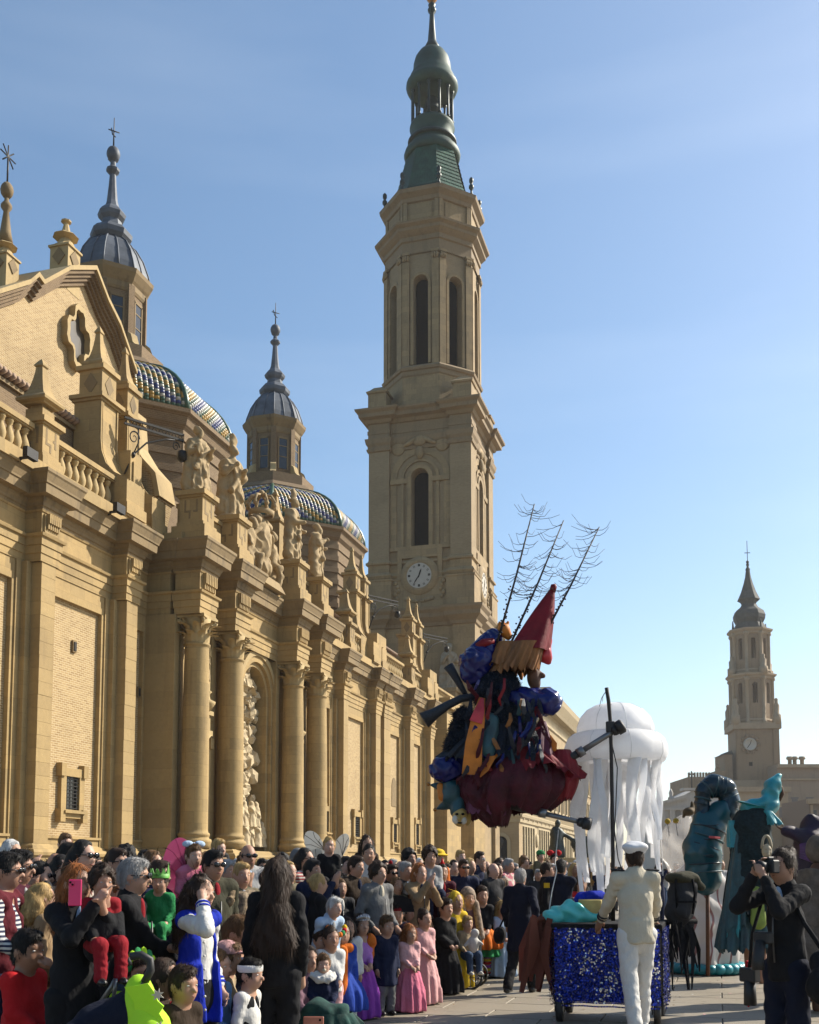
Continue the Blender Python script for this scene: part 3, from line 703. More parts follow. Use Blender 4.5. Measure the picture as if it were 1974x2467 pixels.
# swept brick buttress behind the piers
yb_ = sa+5.6
bp = [(-31.2, 20.3), (-30.6, 23.0), (-30.9, 24.4), (-31.8, 25.4), (-32.5, 26.5), (-32.7, 28.6), (-34.5, 28.6), (-34.5, 20.3)]
part(MB().prism(bp, 'y', yb_-.6, yb_+1.0), 'brick_buttress', BRICK)
part(MB().prism([(a+.15, c+.02) for a, c in bp[1:6]]+[(a-.15, c) for a, c in bp[1:6]][::-1], 'y', yb_-.75, yb_+1.15), 'buttress_coping', STONEL)
# attic over the portal: pedestals carrying statues
PX = -28.35
stat = []
for c in colc:
    h = .72; zt = 23.05
    b = MB().box(PX-h-.35, PX+h+.3, c-h-.3, c+h+.3, 20.0, 20.95).box(PX-h-.12, PX+h+.12, c-h-.12, c+h+.12, 20.95, 21.2).box(PX-h, PX+h, c-h, c+h, 21.2, zt-.4).box(PX-h-.1, PX+h+.1, c-h-.1, c+h+.1, zt-.4, zt-.28).box(PX-h-.22, PX+h+.22, c-h-.22, c+h+.22, zt-.28, zt)
    keypanel(PX+h, c, 21.2, zt-.4, 1.4, b)
    for (a, c2, d, e) in ((-.3, -.22, .4, .9), (.22, .3, .4, .9), (-.22, -.1, .4, .48), (-.1, -.02, .15, .48), (.1, .22, .4, .48)): b.box(PX+a*1.4, PX+c2*1.4, c-h-.014, c-h, 21.2+d*1.45, 21.2+e*1.45, 1)
    part(b, 'pedestal', [STONE, STONED])
part(MB().box(-29.6, -28.75, colc[0], colc[1], 20.4, 22.4).box(-29.7, -28.6, colc[0], colc[1], 22.4, 22.65).box(-29.6, -28.75, colc[2], colc[3], 20.4, 22.4).box(-29.7, -28.6, colc[2], colc[3], 22.4, 22.65).box(-30.2, -29.4, colc[1], colc[2], 20.4, 22.6), 'attic_wall', STONE)
pinnacle(-30.6, FY(664, 1200, -30.6), 26.6, 2.7, .9); part(MB().box(-31.2, -30.0, FY(664, 1200, -30.6)-.6, FY(664, 1200, -30.6)+.6, 20.4, 26.6), 'pinnacle_base', STONE)
# right-hand part of the roofline
def fy(u, v, x=AT): return FY(u, v, x)
r1y = (rl[0][0]+rl[0][1])/2-.5
r1y = fy(833, 1480)
s2 = FY(864, 1405, -31.2)
pedestal(r1y, 1.3, 22.85); balustrade(r1y+.85, s2); balustrade(b1+.5, r1y-.85)
scroll_pier(s2+.1, s2+1.7, -31.5, 27.2); scroll_pier(s2+3.0, s2+4.4, -31.6, 27.3)
part(MB().box(-33, -30.4, s2-1.5, s2+.1, 20.3, 22.6).box(-33, -29.9, s2+1.6, s2+4.4, 20.3, 23.4), 'attic_block', STONE)
balustrade(s2+4.8, fy(967, 1582)); r3 = fy(982, 1560)
s3 = FY(1000, 1500, -31.2)
pedestal(r3, 1.3, 22.85); balustrade(r3+.85, s3)
scroll_pier(s3, s3+1.6, -31.5, 27.2); scroll_pier(s3+3.4, s3+4.8, -31.6, 27.3)
part(MB().box(-33, -29.9, s3+1.5, s3+4.4, 20.3, 23.4), 'attic_block', STONE)
balustrade(s3+4.8, YEND)
# nave wall, lower roof and gable behind the parapet
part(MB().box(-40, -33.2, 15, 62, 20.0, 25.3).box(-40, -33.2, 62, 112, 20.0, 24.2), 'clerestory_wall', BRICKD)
ev = MB().box(-40, -33.0, 15, 51, 25.3, 25.5)
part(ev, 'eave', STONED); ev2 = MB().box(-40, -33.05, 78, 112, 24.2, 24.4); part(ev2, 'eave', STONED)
et = MB().lathe([(.17, 0), (.15, .55)], 8).mesh('roof_tile', TILE_ROOF, True)
for k in range(62):
    o = put('roof_tile', et, bas, W(-33.25, 29+k*.36, 25.62), (0, R(72), 0))
for k in range(50):
    o = put('roof_tile', et, bas, W(-33.3, 88+k*.42, 24.5), (0, R(72), 0))
part(MB().prism([(-33.3, 25.5), (-40, 25.5), (-40, 27.8)], 'y', 15, 51).prism([(-33.3, 24.4), (-40, 24.4), (-40, 26.3)], 'y', 78, 112), 'lean_to_roof', TILE_ROOF)
GX = -36.5
def G(u, v): return FP(u, v, GX)
tops = [G(-120, 760), G(-40, 715), G(40, 690), G(62, 672), G(75, 690), G(140, 655), G(203, 655), G(232, 730), G(262, 790), G(302, 905)]
base = 22.0
part(MB().prism([(tops[0][0], base)]+tops+[(tops[-1][0], base)], 'x', GX-3, GX), 'gable', BRICK)
cop = MB()
for st, (o1, o2, dz0, dz1) in enumerate(((.9, .0, .0, .28), (.75, .0, -.22, .0), (.55, .0, -.44, -.22), (.38, .0, -.66, -.44), (.2, 0, -.9, -.66))):
    for (ya, za), (yb, zb) in zip(tops[:-1], tops[1:]):
        cop.add([(GX-3*(st == 0), ya, za+dz0), (GX+o1, ya, za+dz0), (GX+o1, yb, zb+dz0), (GX-3*(st == 0), yb, zb+dz0), (GX-3*(st == 0), ya, za+dz1), (GX+o1, ya, za+dz1), (GX+o1, yb, zb+dz1), (GX-3*(st == 0), yb, zb+dz1)],
                [(0, 1, 2, 3)[::-1], (4, 5, 6, 7), (1, 5, 6, 2)[::-1], (0, 4, 5, 1)[::-1], (3, 2, 6, 7)[::-1]], 0 if st == 0 else 1)
part(cop, 'gable_coping', [STONEL, BRICKD])
wy, wz = G(178, 815)
wp = []
for k in range(28):
    t = 2*math.pi*k/28; r = 1+.16*math.cos(4*t)-.1*math.cos(8*t); wp.append((math.cos(t)*r*.95, math.sin(t)*r*1.5))
fr = MB(); ring = [(wy+a*1.28, wz+b*1.2) for a, b in wp]; inn = [(wy+a, wz+b) for a, b in wp]
n_ = 28; v = [(GX+.0, *p) for p in ring]+[(GX+.45, *p) for p in ring]+[(GX+.45, *p) for p in inn]+[(GX-.0, *p) for p in inn]
fr.add(v, [(j*n_+k, j*n_+(k+1) % n_, (j+1)*n_+(k+1) % n_, (j+1)*n_+k) for j in range(3) for k in range(n_)])
part(fr, 'gable_window_frame', STONEL); part(MB().prism(inn, 'x', GX, GX+.05), 'gable_window_pane', plain('shaded_pane', (.075, .06, .042), .35, 0, .2, 2))  # pane colour darkened to stand for the shade of its recess
def gable_pin(u, vb, vt, wpx, metal=None):
    y, zb = G(u, vb); zt = G(u, vt)[1]; s = (G(u+wpx/2, vb)[0]-G(u-wpx/2, vb)[0])/2*.62; x = GX-.6; H_ = zt-zb
    b = MB().box(x-s, x+s, y-s, y+s, zb-1.5, zb+.42*H_).box(x-s*1.15, x+s*1.15, y-s*1.15, y+s*1.15, zb+.40*H_, zb+.44*H_)
    d = [(0, .04), (s*.7, .21), (0, .38), (-s*.7, .21)]
    b.prism([(y+a, zb+c*H_) for a, c in d], 'x', x+s, x+s+.06, 1).prism([(x+a, zb+c*H_) for a, c in d], 'y', y-s-.06, y-s, 1)
    b.lathe([(s*1.25, zb+.44*H_), (s*.9, zb+.5*H_), (s*.5, zb+.63*H_), (s*1.25, zb+.67*H_), (s*1.1, zb+.70*H_), (s*.45, zb+.77*H_), (s*.22, zb+.95*H_), (s*.5, zb+.975*H_), (s*.5, zb+H_)], 8, (x, y), math.pi/8, False)
    part(b, 'gable_pinnacle', [STONEL, STONED]); return x, y, zt
gable_pin(177, 652, 525, 48)
x, y, zt = gable_pin(32, 665, 552, 50)
z2_ = G(32, 430)[1]
part(MB().lathe([(.42, zt-.6), (.3, zt), (.15, zt+.42*(z2_-zt)), (.3, zt+.5*(z2_-zt)), (.3, zt+.56*(z2_-zt)), (.13, zt+.64*(z2_-zt)), (.1, zt+.8*(z2_-zt))], 10, (x, y)).ball((x, y, z2_-.4), (.36, .36, .48)), 'finial', STONED)
vn = MB().tube([(x, y, z2_), (x, y, z2_+1.6)], .05, 6)
for k in range(4):
    a = k*math.pi/4; vn.tube([(x, y-.65*math.cos(a), z2_+1.6-.65*math.sin(a)), (x, y+.65*math.cos(a), z2_+1.6+.65*math.sin(a))], .04, 5)
part(vn, 'star_vane', IRON)
# curved bracket lamps on the front
def bracket(u0, v0, u1, v1, x0):
    y0, z0 = FP(u0, v0, x0); L = 4.6; y1 = y0
    x1 = x0+L; z1 = z0
    b = MB()
    for dz in (0, .34):
        b.box(x0, x1, y0-.06, y0+.06, z0-.06-dz, z0+.06-dz)
    for k in range(9):
        xx = x0+L*k/9; b.tube([(xx, y0, z0-.34), (xx+L/18, y0, z0), (xx+L/9, y0, z0-.34)], .03, 5)
    pts = [(x0+.1, y0, z0-3.2), (x0+.7, y0, z0-2.0), (x0+1.7, y0, z0-1.1), (x0+3.2, y0, z0-.55), (x0+3.9, y0, z0-.45)]
    b.tube(pts, .06, 6); spiral(b, (x0+.75, y0, z0-1.0), (1, 0, 0), (0, 0, 1), .42, 1.4, .05); spiral(b, (x0+4.0, y0, z0-.8), (1, 0, 0), (0, 0, 1), .3, 1.4, .045)
    b.tube([(x0+1.05, y0, z0-.4), (x0+1.1, y0, z0-1.2), (x0+.7, y0, z0-2.0)], .045, 6)
    b.ball((x0+.7, y0, z0-2.0), .17); b.tube([(x1-.1, y0, z0-.4), (x1-.1, y0, z0-.9)], .03, 5).lathe([(.05, z0-.9), (.3, z0-1.0), (.34, z0-1.45), (.1, z0-1.6)], 10, (x1-.1, y0))
    a_ = R(58); b.xf(Matrix.Translation((x0, y0, 0)) @ Matrix.Rotation(a_, 4, 'Z') @ Matrix.Scale(.8, 4, (1, 0, 0)) @ Matrix.Translation((-x0, -y0, 0)))
    part(b, 'lamp_bracket', IRON)
bracket(300, 1005, 0, 0, -30.9); bracket(888, 1434, 0, 0, -30.9); bracket(1020, 1527, 0, 0, -30.9)
def floodlight(u, v, x=AT+.95):
    y, z = FP(u, v, x); part(MB().box(x-.5, x+.5, y-.08, y+.08, z-.3, z-.22).box(x+.35, x+.6, y-.4, y+.4, z-.35, z+.1).tube([(x-.4, y, z-.5), (x+.4, y, z-.1)], .05, 5), 'floodlight', IRON)
floodlight(52, 1090); floodlight(268, 1222); floodlight(432, 1312)
# ---------------------------------------------------------------- statues on the portal, each a thing of its own
def saint(kind, sd, h=1.0):
    """robed figure 5 modules tall; local +y forward"""
    r_ = random.Random(sd); tw = r_.uniform(-.2, .2)
    P = [cone((0, 0, 0), 0, 1.9, .78, .55, .2, sy=.8, folds=9, amp=.10, ph=sd), cone((0, 0, 0), 1.7, 3.3, .56, .42, .2, sy=.75, folds=7, amp=.07, ph=sd*2, bulge=.06),
         ell((0, 0, 3.35), (.62, .42, .55), .2), cap((0, .02, 3.7), (0, .06, 4.0), .2, .17, .12), ell((.02+tw*.3, .1, 4.32), (.24, .28, .33), .06),
         ell((0, .32, 4.2), (.12, .14, .2), .08), cap((.02, .36, 4.36), (.02, .4, 4.28), .04, .05, .03)]
    lx, ly, lz = (r_.uniform(.25, .5), .75, r_.uniform(2.7, 3.3)); rx, rz = r_.uniform(-.75, -.2), r_.uniform(2.3, 3.2)
    P += [cap((.52, 0, 3.5), (.78, .15, 2.75), .24, .22, .15), cap((.78, .15, 2.75), (lx, ly, lz), .2, .13, .12), ell((lx, ly+.1, lz), (.12, .15, .13), .06)]
    P += [cap((-.52, 0, 3.5), (-.82, .1, 2.75), .24, .22, .15), cap((-.82, .1, 2.75), (rx, .72, rz), .2, .13, .12), ell((rx, .82, rz), (.12, .15, .13), .06)]
    P += [cap((-.5, -.25, 3.5), (-.75, -.2, .5), .3, .42, .2), cap((.5, -.25, 3.5), (.7, -.25, .4), .3, .38, .2)]    # cloak
    P += [cap((-.45, .35, 3.2), (.5, .5, 1.6), .13, .18, .12), cap((.35, .4, 3.2), (-.35, .5, 1.2), .1, .14, .12)]                # drapery
    if kind == 'bishop': P += [ell((.02, .02, 4.9), (.26, .20, .62), .05), ell((0, -.03, 4.55), (.29, .3, .14), .03), cap((-.25, -.2, 3.9), (-.6, -.3, 2), .1, .2, .1)]
    else: P += [ell((.02, -.04, 4.45), (.29, .31, .28), .05), ell((0, .34, 4.0), (.16, .14, .28), .08)]
    if kind == 'book': P += [ell((lx, ly+.2, lz+.1), (.3, .12, .38), .03)]
    P.append(cone((0, 0, -.12), 0, .2, .95, .9, .03))
    return sdf(P, .055, .045, 11, sd, True)
lab = ['stone saint with flowing robe on the pedestal beside the iron lamp bracket', 'tall stone bishop with pointed mitre and cloak to the left of the coat of arms', 'stone bishop in mitre blessing to the right of the coat of arms', 'stone prophet leaning forward on the last pedestal over the portal']
for k, (c, kd, hh) in enumerate(zip(colc, ('book', 'bishop', 'bishop', 'saint'), (.86, 1.0, 1.0, .92))):
    o = put('statue', smesh('statue', saint(kd, k*3+2), STATUE), None, W(PX, c, 23.05+.02), (0, 0, -math.pi/2+(-.5, -.35, .3, .5)[k]), U*hh)
    tag(o, lab[k], 'statue', 'statues over the church portal')
# coat of arms with crown and two angels
cyo = (colc[1]+colc[2])/2-.2
arms = thing('coat_of_arms', 'carved stone coat of arms under a crown held by two angels on the portal cornice', 'sculpture', W(-28.6, cyo, 20.1), -math.pi/2, None, U, False)
def child(name, VF, mat, parent): o = put(name, smesh(name, VF, mat)); o.parent = parent; return o
RS = None
child('shield', sdf([ell((0, .1, 3.0), (1.0, .45, 1.55), .2), ell((0, .35, 3.0), (.75, .4, 1.2), .1), cap((-.9, .2, 4.2), (-.5, .2, 4.5), .28, .2, .1), cap((.9, .2, 4.2), (.5, .2, 4.5), .28, .2, .1), ell((0, .35, 1.2), (.8, .45, .55), .25), cap((-.8, .2, 1.7), (-.3, .3, 1.0), .3, .25, .1), cap((.8, .2, 1.7), (.3, .3, 1.0), .3, .25, .1), ell((0, 0, 2.4), (1.3, .25, 2.0), .2)], .055, .05, 11, 0, True), STATUE, arms)
for sx in (-1, 1):
    child('angel', sdf([cone((sx*1.9, 0, .6), 0, 1.6, .55, .42, .2, folds=6, amp=.1), ell((sx*1.75, .1, 2.7), (.5, .38, .7), .2), ell((sx*1.55, .3, 3.75), (.26, .29, .33), .08), ell((sx*1.58, .2, 3.9), (.3, .3, .26), .06),
        cap((sx*1.5, .2, 3.1), (sx*.9, .45, 3.6), .18, .13, .1), cap((sx*2.1, 0, 3.1), (sx*2.2, .45, 2.2), .18, .13, .1), cap((sx*1.8, .1, 1.9), (sx*1.5, .8, 1.5), .3, .24, .15), cap((sx*1.5, .8, 1.5), (sx*1.7, .7, .4), .24, .14, .1), cap((sx*2.0, 0, 1.9), (sx*2.4, .5, 1.2), .3, .22, .15), cap((sx*2.4, .5, 1.2), (sx*2.3, .4, .1), .2, .13, .1), ell((sx*2.3, -.35, 3.2), (.25, .18, 1.0), .1)], .055, .045, 11, sx, True), STATUE, arms)
cr = MB()
cr.lathe([(.75, 4.7), (.85, 4.75), (.86, 5.05), (.78, 5.08), (.74, 4.9)], 20, (0, .1), cap=False)
for k in range(8):
    a = k*math.pi/4; cr.tube([(.8*math.cos(a), .1+.8*math.sin(a), 5.05), (1.02*math.cos(a), .1+1.02*math.sin(a), 5.5), (.7*math.cos(a), .1+.7*math.sin(a), 6.0), (0, .1, 6.15)], .09, 6); cr.ball((.95*math.cos(a), .1+.95*math.sin(a), 5.35), .17, 6, 4)
cr.ball((0, .1, 6.3), .2)
o = cr.build('crown', STATUE); o.parent = arms
o = MB().prism([(-2.6, 0), (2.6, 0), (1.6, .5), (-1.6, .5)], 'y', -.7, .8).build('base', STATUE); o.parent = arms
# ================================================================ bell tower
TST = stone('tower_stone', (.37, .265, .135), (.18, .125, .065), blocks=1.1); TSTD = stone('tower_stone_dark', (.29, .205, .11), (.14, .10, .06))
TBR = brick('tower_brick', (.40, .29, .155), (.34, .24, .125), (.43, .33, .2), .3, .09)
COPPER = plain('green_copper', (.022, .062, .044), .6, .2, .35, .8, .2); COPD = plain('dark_copper', (.016, .032, .028), .5, .3, .3, 1, .2)
COPL = plain('copper_shingle', (.035, .105, .062), .5, .2, .35, 1.2, .1)
CLOCKF = plain('clock_face', (.50, .45, .37), .6, 0, .06, 3, 0); BLACK = plain('black_paint_and_shade', (.010, .010, .012), .9, 0, .2, 5, 0, .05)  # the black serves painted parts and also the shade inside openings
TX, TY, TH_ = -36.35, 136.9, 6.75
tow = thing('bell_tower', 'tall square stone bell tower with clock and green copper cupola rising beside the church front', 'tower', W(TX, TY, ZG))
def tp(mb, name, mat, parent=None): return mb.build(name, mat, parent or tow, ARCH)
def sq(h, cx=TX, cy=TY): return [(cx-h, cy-h), (cx+h, cy-h), (cx+h, cy+h), (cx-h, cy+h)]
def sqr(h, pw, pr):
    """square outline with clasping corner pilasters standing forward by pr (counter-clockwise, outside right)"""
    o = []
    for k in range(4):
        a = k*math.pi/2; c, s_ = round(math.cos(a)), round(math.sin(a))
        for (x, y) in ((-h-pr, -h-pr), (-h+pw, -h-pr), (-h+pw, -h), (h-pw, -h), (h-pw, -h-pr)): o.append((TX+c*x-s_*y, TY+s_*x+c*y))
    return o
def octo(r, cx=TX, cy=TY, n=8): return [(cx+r*math.cos(-math.pi/2-math.pi/8+k*2*math.pi/n), cy+r*math.sin(-math.pi/2-math.pi/8+k*2*math.pi/n)) for k in range(n)]
HS = 6.45
OUT = sqr(HS, 2.3, .5)
# stages
tp(MB().prism(sqr(HS+.5, 2.4, .5), 'z', ZG, 33.0), 'base_stage', TST)
LC = [(0, 32.6), (.2, 32.7), (.3, 33.1), (.9, 33.7), (.95, 34.2), (1.25, 34.6), (1.3, 34.95), (-1, 35.2)]
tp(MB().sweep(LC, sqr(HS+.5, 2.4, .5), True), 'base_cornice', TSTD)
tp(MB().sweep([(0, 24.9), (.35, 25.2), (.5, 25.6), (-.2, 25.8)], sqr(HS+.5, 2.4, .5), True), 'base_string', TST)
win = [(-1.17, 43.6), (1.17, 43.6)]+[(1.17*math.cos(t), 52.7+1.17*math.sin(t)) for t in np.linspace(0, math.pi, 13)]
def holed(mb, h0, z0, z1, rad, zb, zs, half, rot, depth, cx=TX, cy=TY, mi=0):
    """one face of a stage with an arched opening: built around the hole, turned by rot about the tower axis"""
    pts = [(-half, z0), (half, z0), (half, z1), (-half, z1)]
    arc = [(rad*math.cos(t), zs+rad*math.sin(t)) for t in np.linspace(0, math.pi, 13)]
    c, s_ = math.cos(rot), math.sin(rot)
    def q(x, y, z): return (cx+c*x-s_*y, cy+s_*x+c*y, z)
    fs = []
    quads = [[(-half, z0), (-rad, z0), (-rad, z1), (-half, z1)], [(rad, z0), (half, z0), (half, z1), (rad, z1)], [(-rad, z0), (rad, z0), (rad, zb), (-rad, zb)]]
    for (a, b) in zip(arc[:-1], arc[1:]): quads.append([b, a, (a[0], z1), (b[0], z1)])
    for qd in quads: mb.add([q(x, -h0, z) for x, z in qd], [(0, 1, 2, 3)], mi)
    rev = [(-rad, zb), (rad, zb)]+arc
    n = len(rev)
    for i in range(n):
        a, b = rev[i], rev[(i+1) % n]; mb.add([q(a[0], -h0, a[1]), q(b[0], -h0, b[1]), q(b[0], -h0+depth, b[1]), q(a[0], -h0+depth, a[1])], [(0, 1, 2, 3)[::-1]], mi)
b = MB()
for k in range(4): holed(b, HS, 35, 60.5, 1.17, 43.6, 52.7, HS, k*math.pi/2, 1.4)
tp(b, 'belfry_wall', TBR)
b = MB()
for k in range(4):
    a = k*math.pi/2; c, s_ = round(math.cos(a)), round(math.sin(a))
    def RQ(x, y): return (TX+c*x-s_*y, TY+s_*x+c*y)
    p = [RQ(-HS-.5, -HS-.5), RQ(-HS+2.3, -HS-.5), RQ(-HS+2.3, -HS-.02), RQ(-HS-.02, -HS-.02), RQ(-HS-.02, -HS+2.3), RQ(-HS-.5, -HS+2.3)]
    b.prism(p, 'z', 35, 60.0)
tp(b, 'corner_pilaster', TBR)
tp(MB().box(TX-HS+1, TX+HS-1, TY-HS+1.4, TY+HS-1, 36, 60), 'belfry_shade_block', BLACK)  # black block behind the openings, standing for the shade inside
tp(MB().sweep([(0, 39.2), (.25, 39.35), (.45, 39.7), (.2, 40.1), (.04, 40.2), (.04, 41.2), (.3, 41.3), (.3, 41.55), (.1, 41.7), (.02, 41.9)], OUT, True), 'string_course', TST)
tp(MB().sweep([(.45, 35), (.45, 38.9), (.55, 39.0), (.55, 39.2), (0, 39.3)], OUT, True), 'plinth', TST)
ENT = [(0, 56.6), (0.2, 56.65), (0.28, 57.0), (0.12, 57.05), (0.14, 57.35), (0.34, 57.7), (0.42, 58.1), (0.46, 58.35), (0.08, 58.4), (0.08, 59.0), (0.16, 59.02), (0.16, 59.5), (0.05, 59.55), (0.05, 60.4), (0.3, 60.5), (0.5, 60.9), (1.1, 61.1), (1.15, 61.6), (1.5, 61.9), (1.55, 62.15), (-1.5, 62.5)]
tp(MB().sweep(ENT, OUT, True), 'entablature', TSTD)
def face_frame(k):
    a = k*math.pi/2; c, s_ = round(math.cos(a)), round(math.sin(a)); M_ = Matrix.Translation((TX, TY, 0)) @ Matrix.Rotation(a, 4, 'Z')
    def ring(x0, x1, r0, r1, zs, zb):
        m = MB(); archring(x0, x1, r0, r1, 0, zs, zb, 20, m); m.V = [(y, -x, z) for x, y, z in m.V]; return m
    tp(ring(HS-.1, HS+.14, 3.2, 4.05, 52.7, 43.4).xf(M_), 'arch_moulding', TST)
    tp(ring(HS-.1, HS+.22, 2.2, 2.6, 52.7, 43.4).xf(M_), 'arch_moulding', TST)
    tp(ring(HS-.1, HS+.3, 1.2, 1.75, 52.7, 43.4).xf(M_), 'arch_moulding', TST)
    m = MB().box(-4.05, -1.24, -HS-.33, -HS, 52.0, 52.66).box(1.24, 4.05, -HS-.33, -HS, 52.0, 52.66)
    m.box(-4.1, 4.1, -HS-.36, -HS, 43.0, 43.5).box(-3.0, 3.0, -HS-.42, -HS, 41.9, 43.0).box(-3.0, -2.4, -HS-.40, -HS, 36.6, 41.9).box(2.4, 3.0, -HS-.40, -HS, 36.6, 41.9)
    tp(m.xf(M_), 'clock_surround', TST)
    # mascaron, swags and discs
    for cc, rr in (((0, -HS-.3, 56.0), (.55, .4, .9)), ((0, -HS-.25, 57.6), (.95, .4, .75)), ((-3.0, -HS-.1, 56.9), (.95, .18, .95)), ((3.0, -HS-.1, 56.9), (.95, .18, .95))): tp(MB().ball(cc, rr, 14, 7).xf(M_), 'carved_ornament', TST)
    for s in (-1, 1):
        tp(MB().tube([(s*.6, -HS-.3, 57.9), (s*1.6, -HS-.3, 57.3), (s*2.2, -HS-.25, 57.1)], [.35, .3, .2], 7).xf(M_), 'swag', TST)
        m = MB()
        for q in range(5): m.ball((s*(3.0+.25*math.sin(q*2)), -HS-.45, 36.6+q*.5), (.32, .27, .36), 7, 5)
        tp(m.xf(M_), 'leaf_scroll', TST); m = MB()
        for q in range(4): m.ball((s*(1.7-.42*q), -HS-.45, 36.4-.1*q), (.38, .27, .28), 7, 5)
        tp(m.xf(M_), 'leaf_scroll', TST)
    # clock
    cz = 39.45
    m = MB().lathe([(1.62, .62), (1.75, .72), (2.0, .74), (2.15, .62), (2.5, .58), (2.6, .3)], 40, cap=False); m.V = [(x, -HS-z, cz+y) for x, y, z in m.V]
    ck = tp(m.xf(M_), 'clock', TST)
    m = MB().prism([(1.66*math.cos(t), cz+1.66*math.sin(t)) for t in np.linspace(0, 2*math.pi, 41)[:-1]], 'y', -HS-.66, -HS-.3); o = tp(m.xf(M_), 'clock_face', CLOCKF, ck)
    m = MB()
    for q in range(12):
        t = q*math.pi/6; L0, L1, w_ = 1.18, 1.5, (.05 if q % 3 else .075)
        for dx in ((-.07, .07) if q % 3 else (-.1, 0, .1)):
            ux, uz = math.sin(t), math.cos(t); px, pz = math.cos(t), -math.sin(t)
            m.prism([(ux*L0+px*(dx-w_/2), cz+uz*L0+pz*(dx-w_/2)), (ux*L1+px*(dx-w_/2), cz+uz*L1+pz*(dx-w_/2)), (ux*L1+px*(dx+w_/2), cz+uz*L1+pz*(dx+w_/2)), (ux*L0+px*(dx+w_/2), cz+uz*L0+pz*(dx+w_/2))], 'y', -HS-.68, -HS-.66)
    tp(m.xf(M_), 'numeral', BLACK, ck)
    for nm, t, L, w_, yy in (('hour_hand', 19, .95, .10, .70), ('minute_hand', 213, 1.4, .06, .73)):
        t = R(t); ux, uz = math.sin(t), math.cos(t); px, pz = math.cos(t), -math.sin(t)
        m = MB().prism([(-ux*.3-px*w_*.6, cz-uz*.3-pz*w_*.6), (-ux*.3+px*w_*.6, cz-uz*.3+pz*w_*.6), (ux*L*.6+px*w_, cz+uz*L*.6+pz*w_), (ux*L, cz+uz*L), (ux*L*.6-px*w_, cz+uz*L*.6-pz*w_)], 'y', -HS-yy, -HS-yy+.02); tp(m.xf(M_), nm, BLACK, ck)
for k in (0, 1): face_frame(k)
# transition with corner pedestals
for sx in (-1, 1):
    for sy in (-1, 1):
        b = MB(); cx, cy = TX+sx*(HS-.65), TY+sy*(HS-.65); b.box(cx-1.25, cx+1.25, cy-1.25, cy+1.25, 62.20, 64.69); b.lathe([(2.0, 64.69), (2.1, 64.93), (1.5, 65.25), (.9, 65.73)], 4, (cx, cy), math.pi/4, False); b.box(cx-1.35, cx+1.35, cy-1.35, cy+1.35, 62.20, 62.68); tp(b, 'corner_pedestal', TST)
RO = 6.6
tp(MB().prism(octo(RO), 'z', 62.20, 68.22), 'octagon_base', TST)
tp(MB().sweep([(0, 66.77), (.15, 66.94), (.15, 67.50), (.35, 67.58), (.45, 67.90), (.2, 68.22), (-.3, 68.30)], octo(RO), True), 'octagon_string', TSTD)
b = MB(); apo = RO*math.cos(math.pi/8); hf = RO*math.sin(math.pi/8)
for k in range(8): holed(b, apo-.15, 68.14, 84.90, 1.0, 68.40, 79.74, hf, k*math.pi/4, 1.2)
tp(b, 'octagon_wall', TBR)
tp(MB().prism(octo(RO-1.35), 'z', 67.90, 84.40), 'octagon_shade_block', BLACK)  # black prism painting the dark interior seen through the windows
b = MB(); ornament = MB()
for k in range(8):
    a = -math.pi/2-math.pi/8+k*math.pi/4; c, s_ = math.cos(a), math.sin(a)
    for d in (-1, 1):
        M_ = Matrix.Translation((TX, TY, 0)) @ Matrix.Rotation(k*math.pi/4, 4, 'Z')
        t = MB().box(d*hf-.95 if d > 0 else d*hf, d*hf if d > 0 else d*hf+.95, -apo-.22, -apo+.2, 68.22, 82.71).xf(M_); b.add(t.V, t.F)
        t = MB()
        for q in range(3): t.ball((d*(hf-.2-.3*q), -apo-.3, 83.17), (.2, .25, .45), 6, 4)
        t.box(d*hf-1.0 if d > 0 else d*hf, d*hf if d > 0 else d*hf+1.0, -apo-.35, -apo, 83.65, 84.00); t.xf(M_); ornament.add(t.V, t.F)
    M_ = Matrix.Translation((TX, TY, 0)) @ Matrix.Rotation(k*math.pi/4, 4, 'Z')
    t = MB(); archring(apo-.2, apo+.1, 1.02, 1.4, 0, 79.74, 68.40, 14, t); t.V = [(y, -x, z) for x, y, z in t.V]; t.xf(M_); b.add(t.V, t.F)
tp(b, 'octagon_pilaster', TST); tp(ornament, 'octagon_capital', TST)
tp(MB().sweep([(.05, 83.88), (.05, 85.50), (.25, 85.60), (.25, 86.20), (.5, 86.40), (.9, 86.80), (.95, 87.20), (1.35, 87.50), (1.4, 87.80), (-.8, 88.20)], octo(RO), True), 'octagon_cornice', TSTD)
b = MB().prism(octo(RO-.2), 'z', 87.90, 91.97)
for k in range(8):
    M_ = Matrix.Translation((TX, TY, 0)) @ Matrix.Rotation(k*math.pi/4, 4, 'Z'); ap2 = (RO-.2)*math.cos(math.pi/8); t = MB().box(-1.5, 1.5, -ap2-.12, -ap2, 88.81, 90.86).xf(M_); b.add(t.V, t.F)
    for d in (-1, 1):
        t = MB().box(d*2.35-.45, d*2.35+.1, -ap2-.2, -ap2, 88.10, 91.46).xf(M_) if d > 0 else MB().box(-2.45, -1.9, -ap2-.2, -ap2, 88.10, 91.46).xf(M_); b.add(t.V, t.F)
tp(b, 'attic', TST)
tp(MB().sweep([(0, 91.16), (.25, 91.26), (.35, 91.77), (.9, 92.28), (1.0, 92.79), (-1.2, 93.20)], octo(RO-.2), True), 'attic_cornice', TSTD)
fin = MB().lathe([(.3, 0), (.35, .2), (.16, .5), (.14, .9), (.34, 1.2), (.36, 1.5), (.14, 1.8), (.3, 2.1), (.3, 2.5), (.08, 2.8)], 8).mesh('finial', COPD, True)
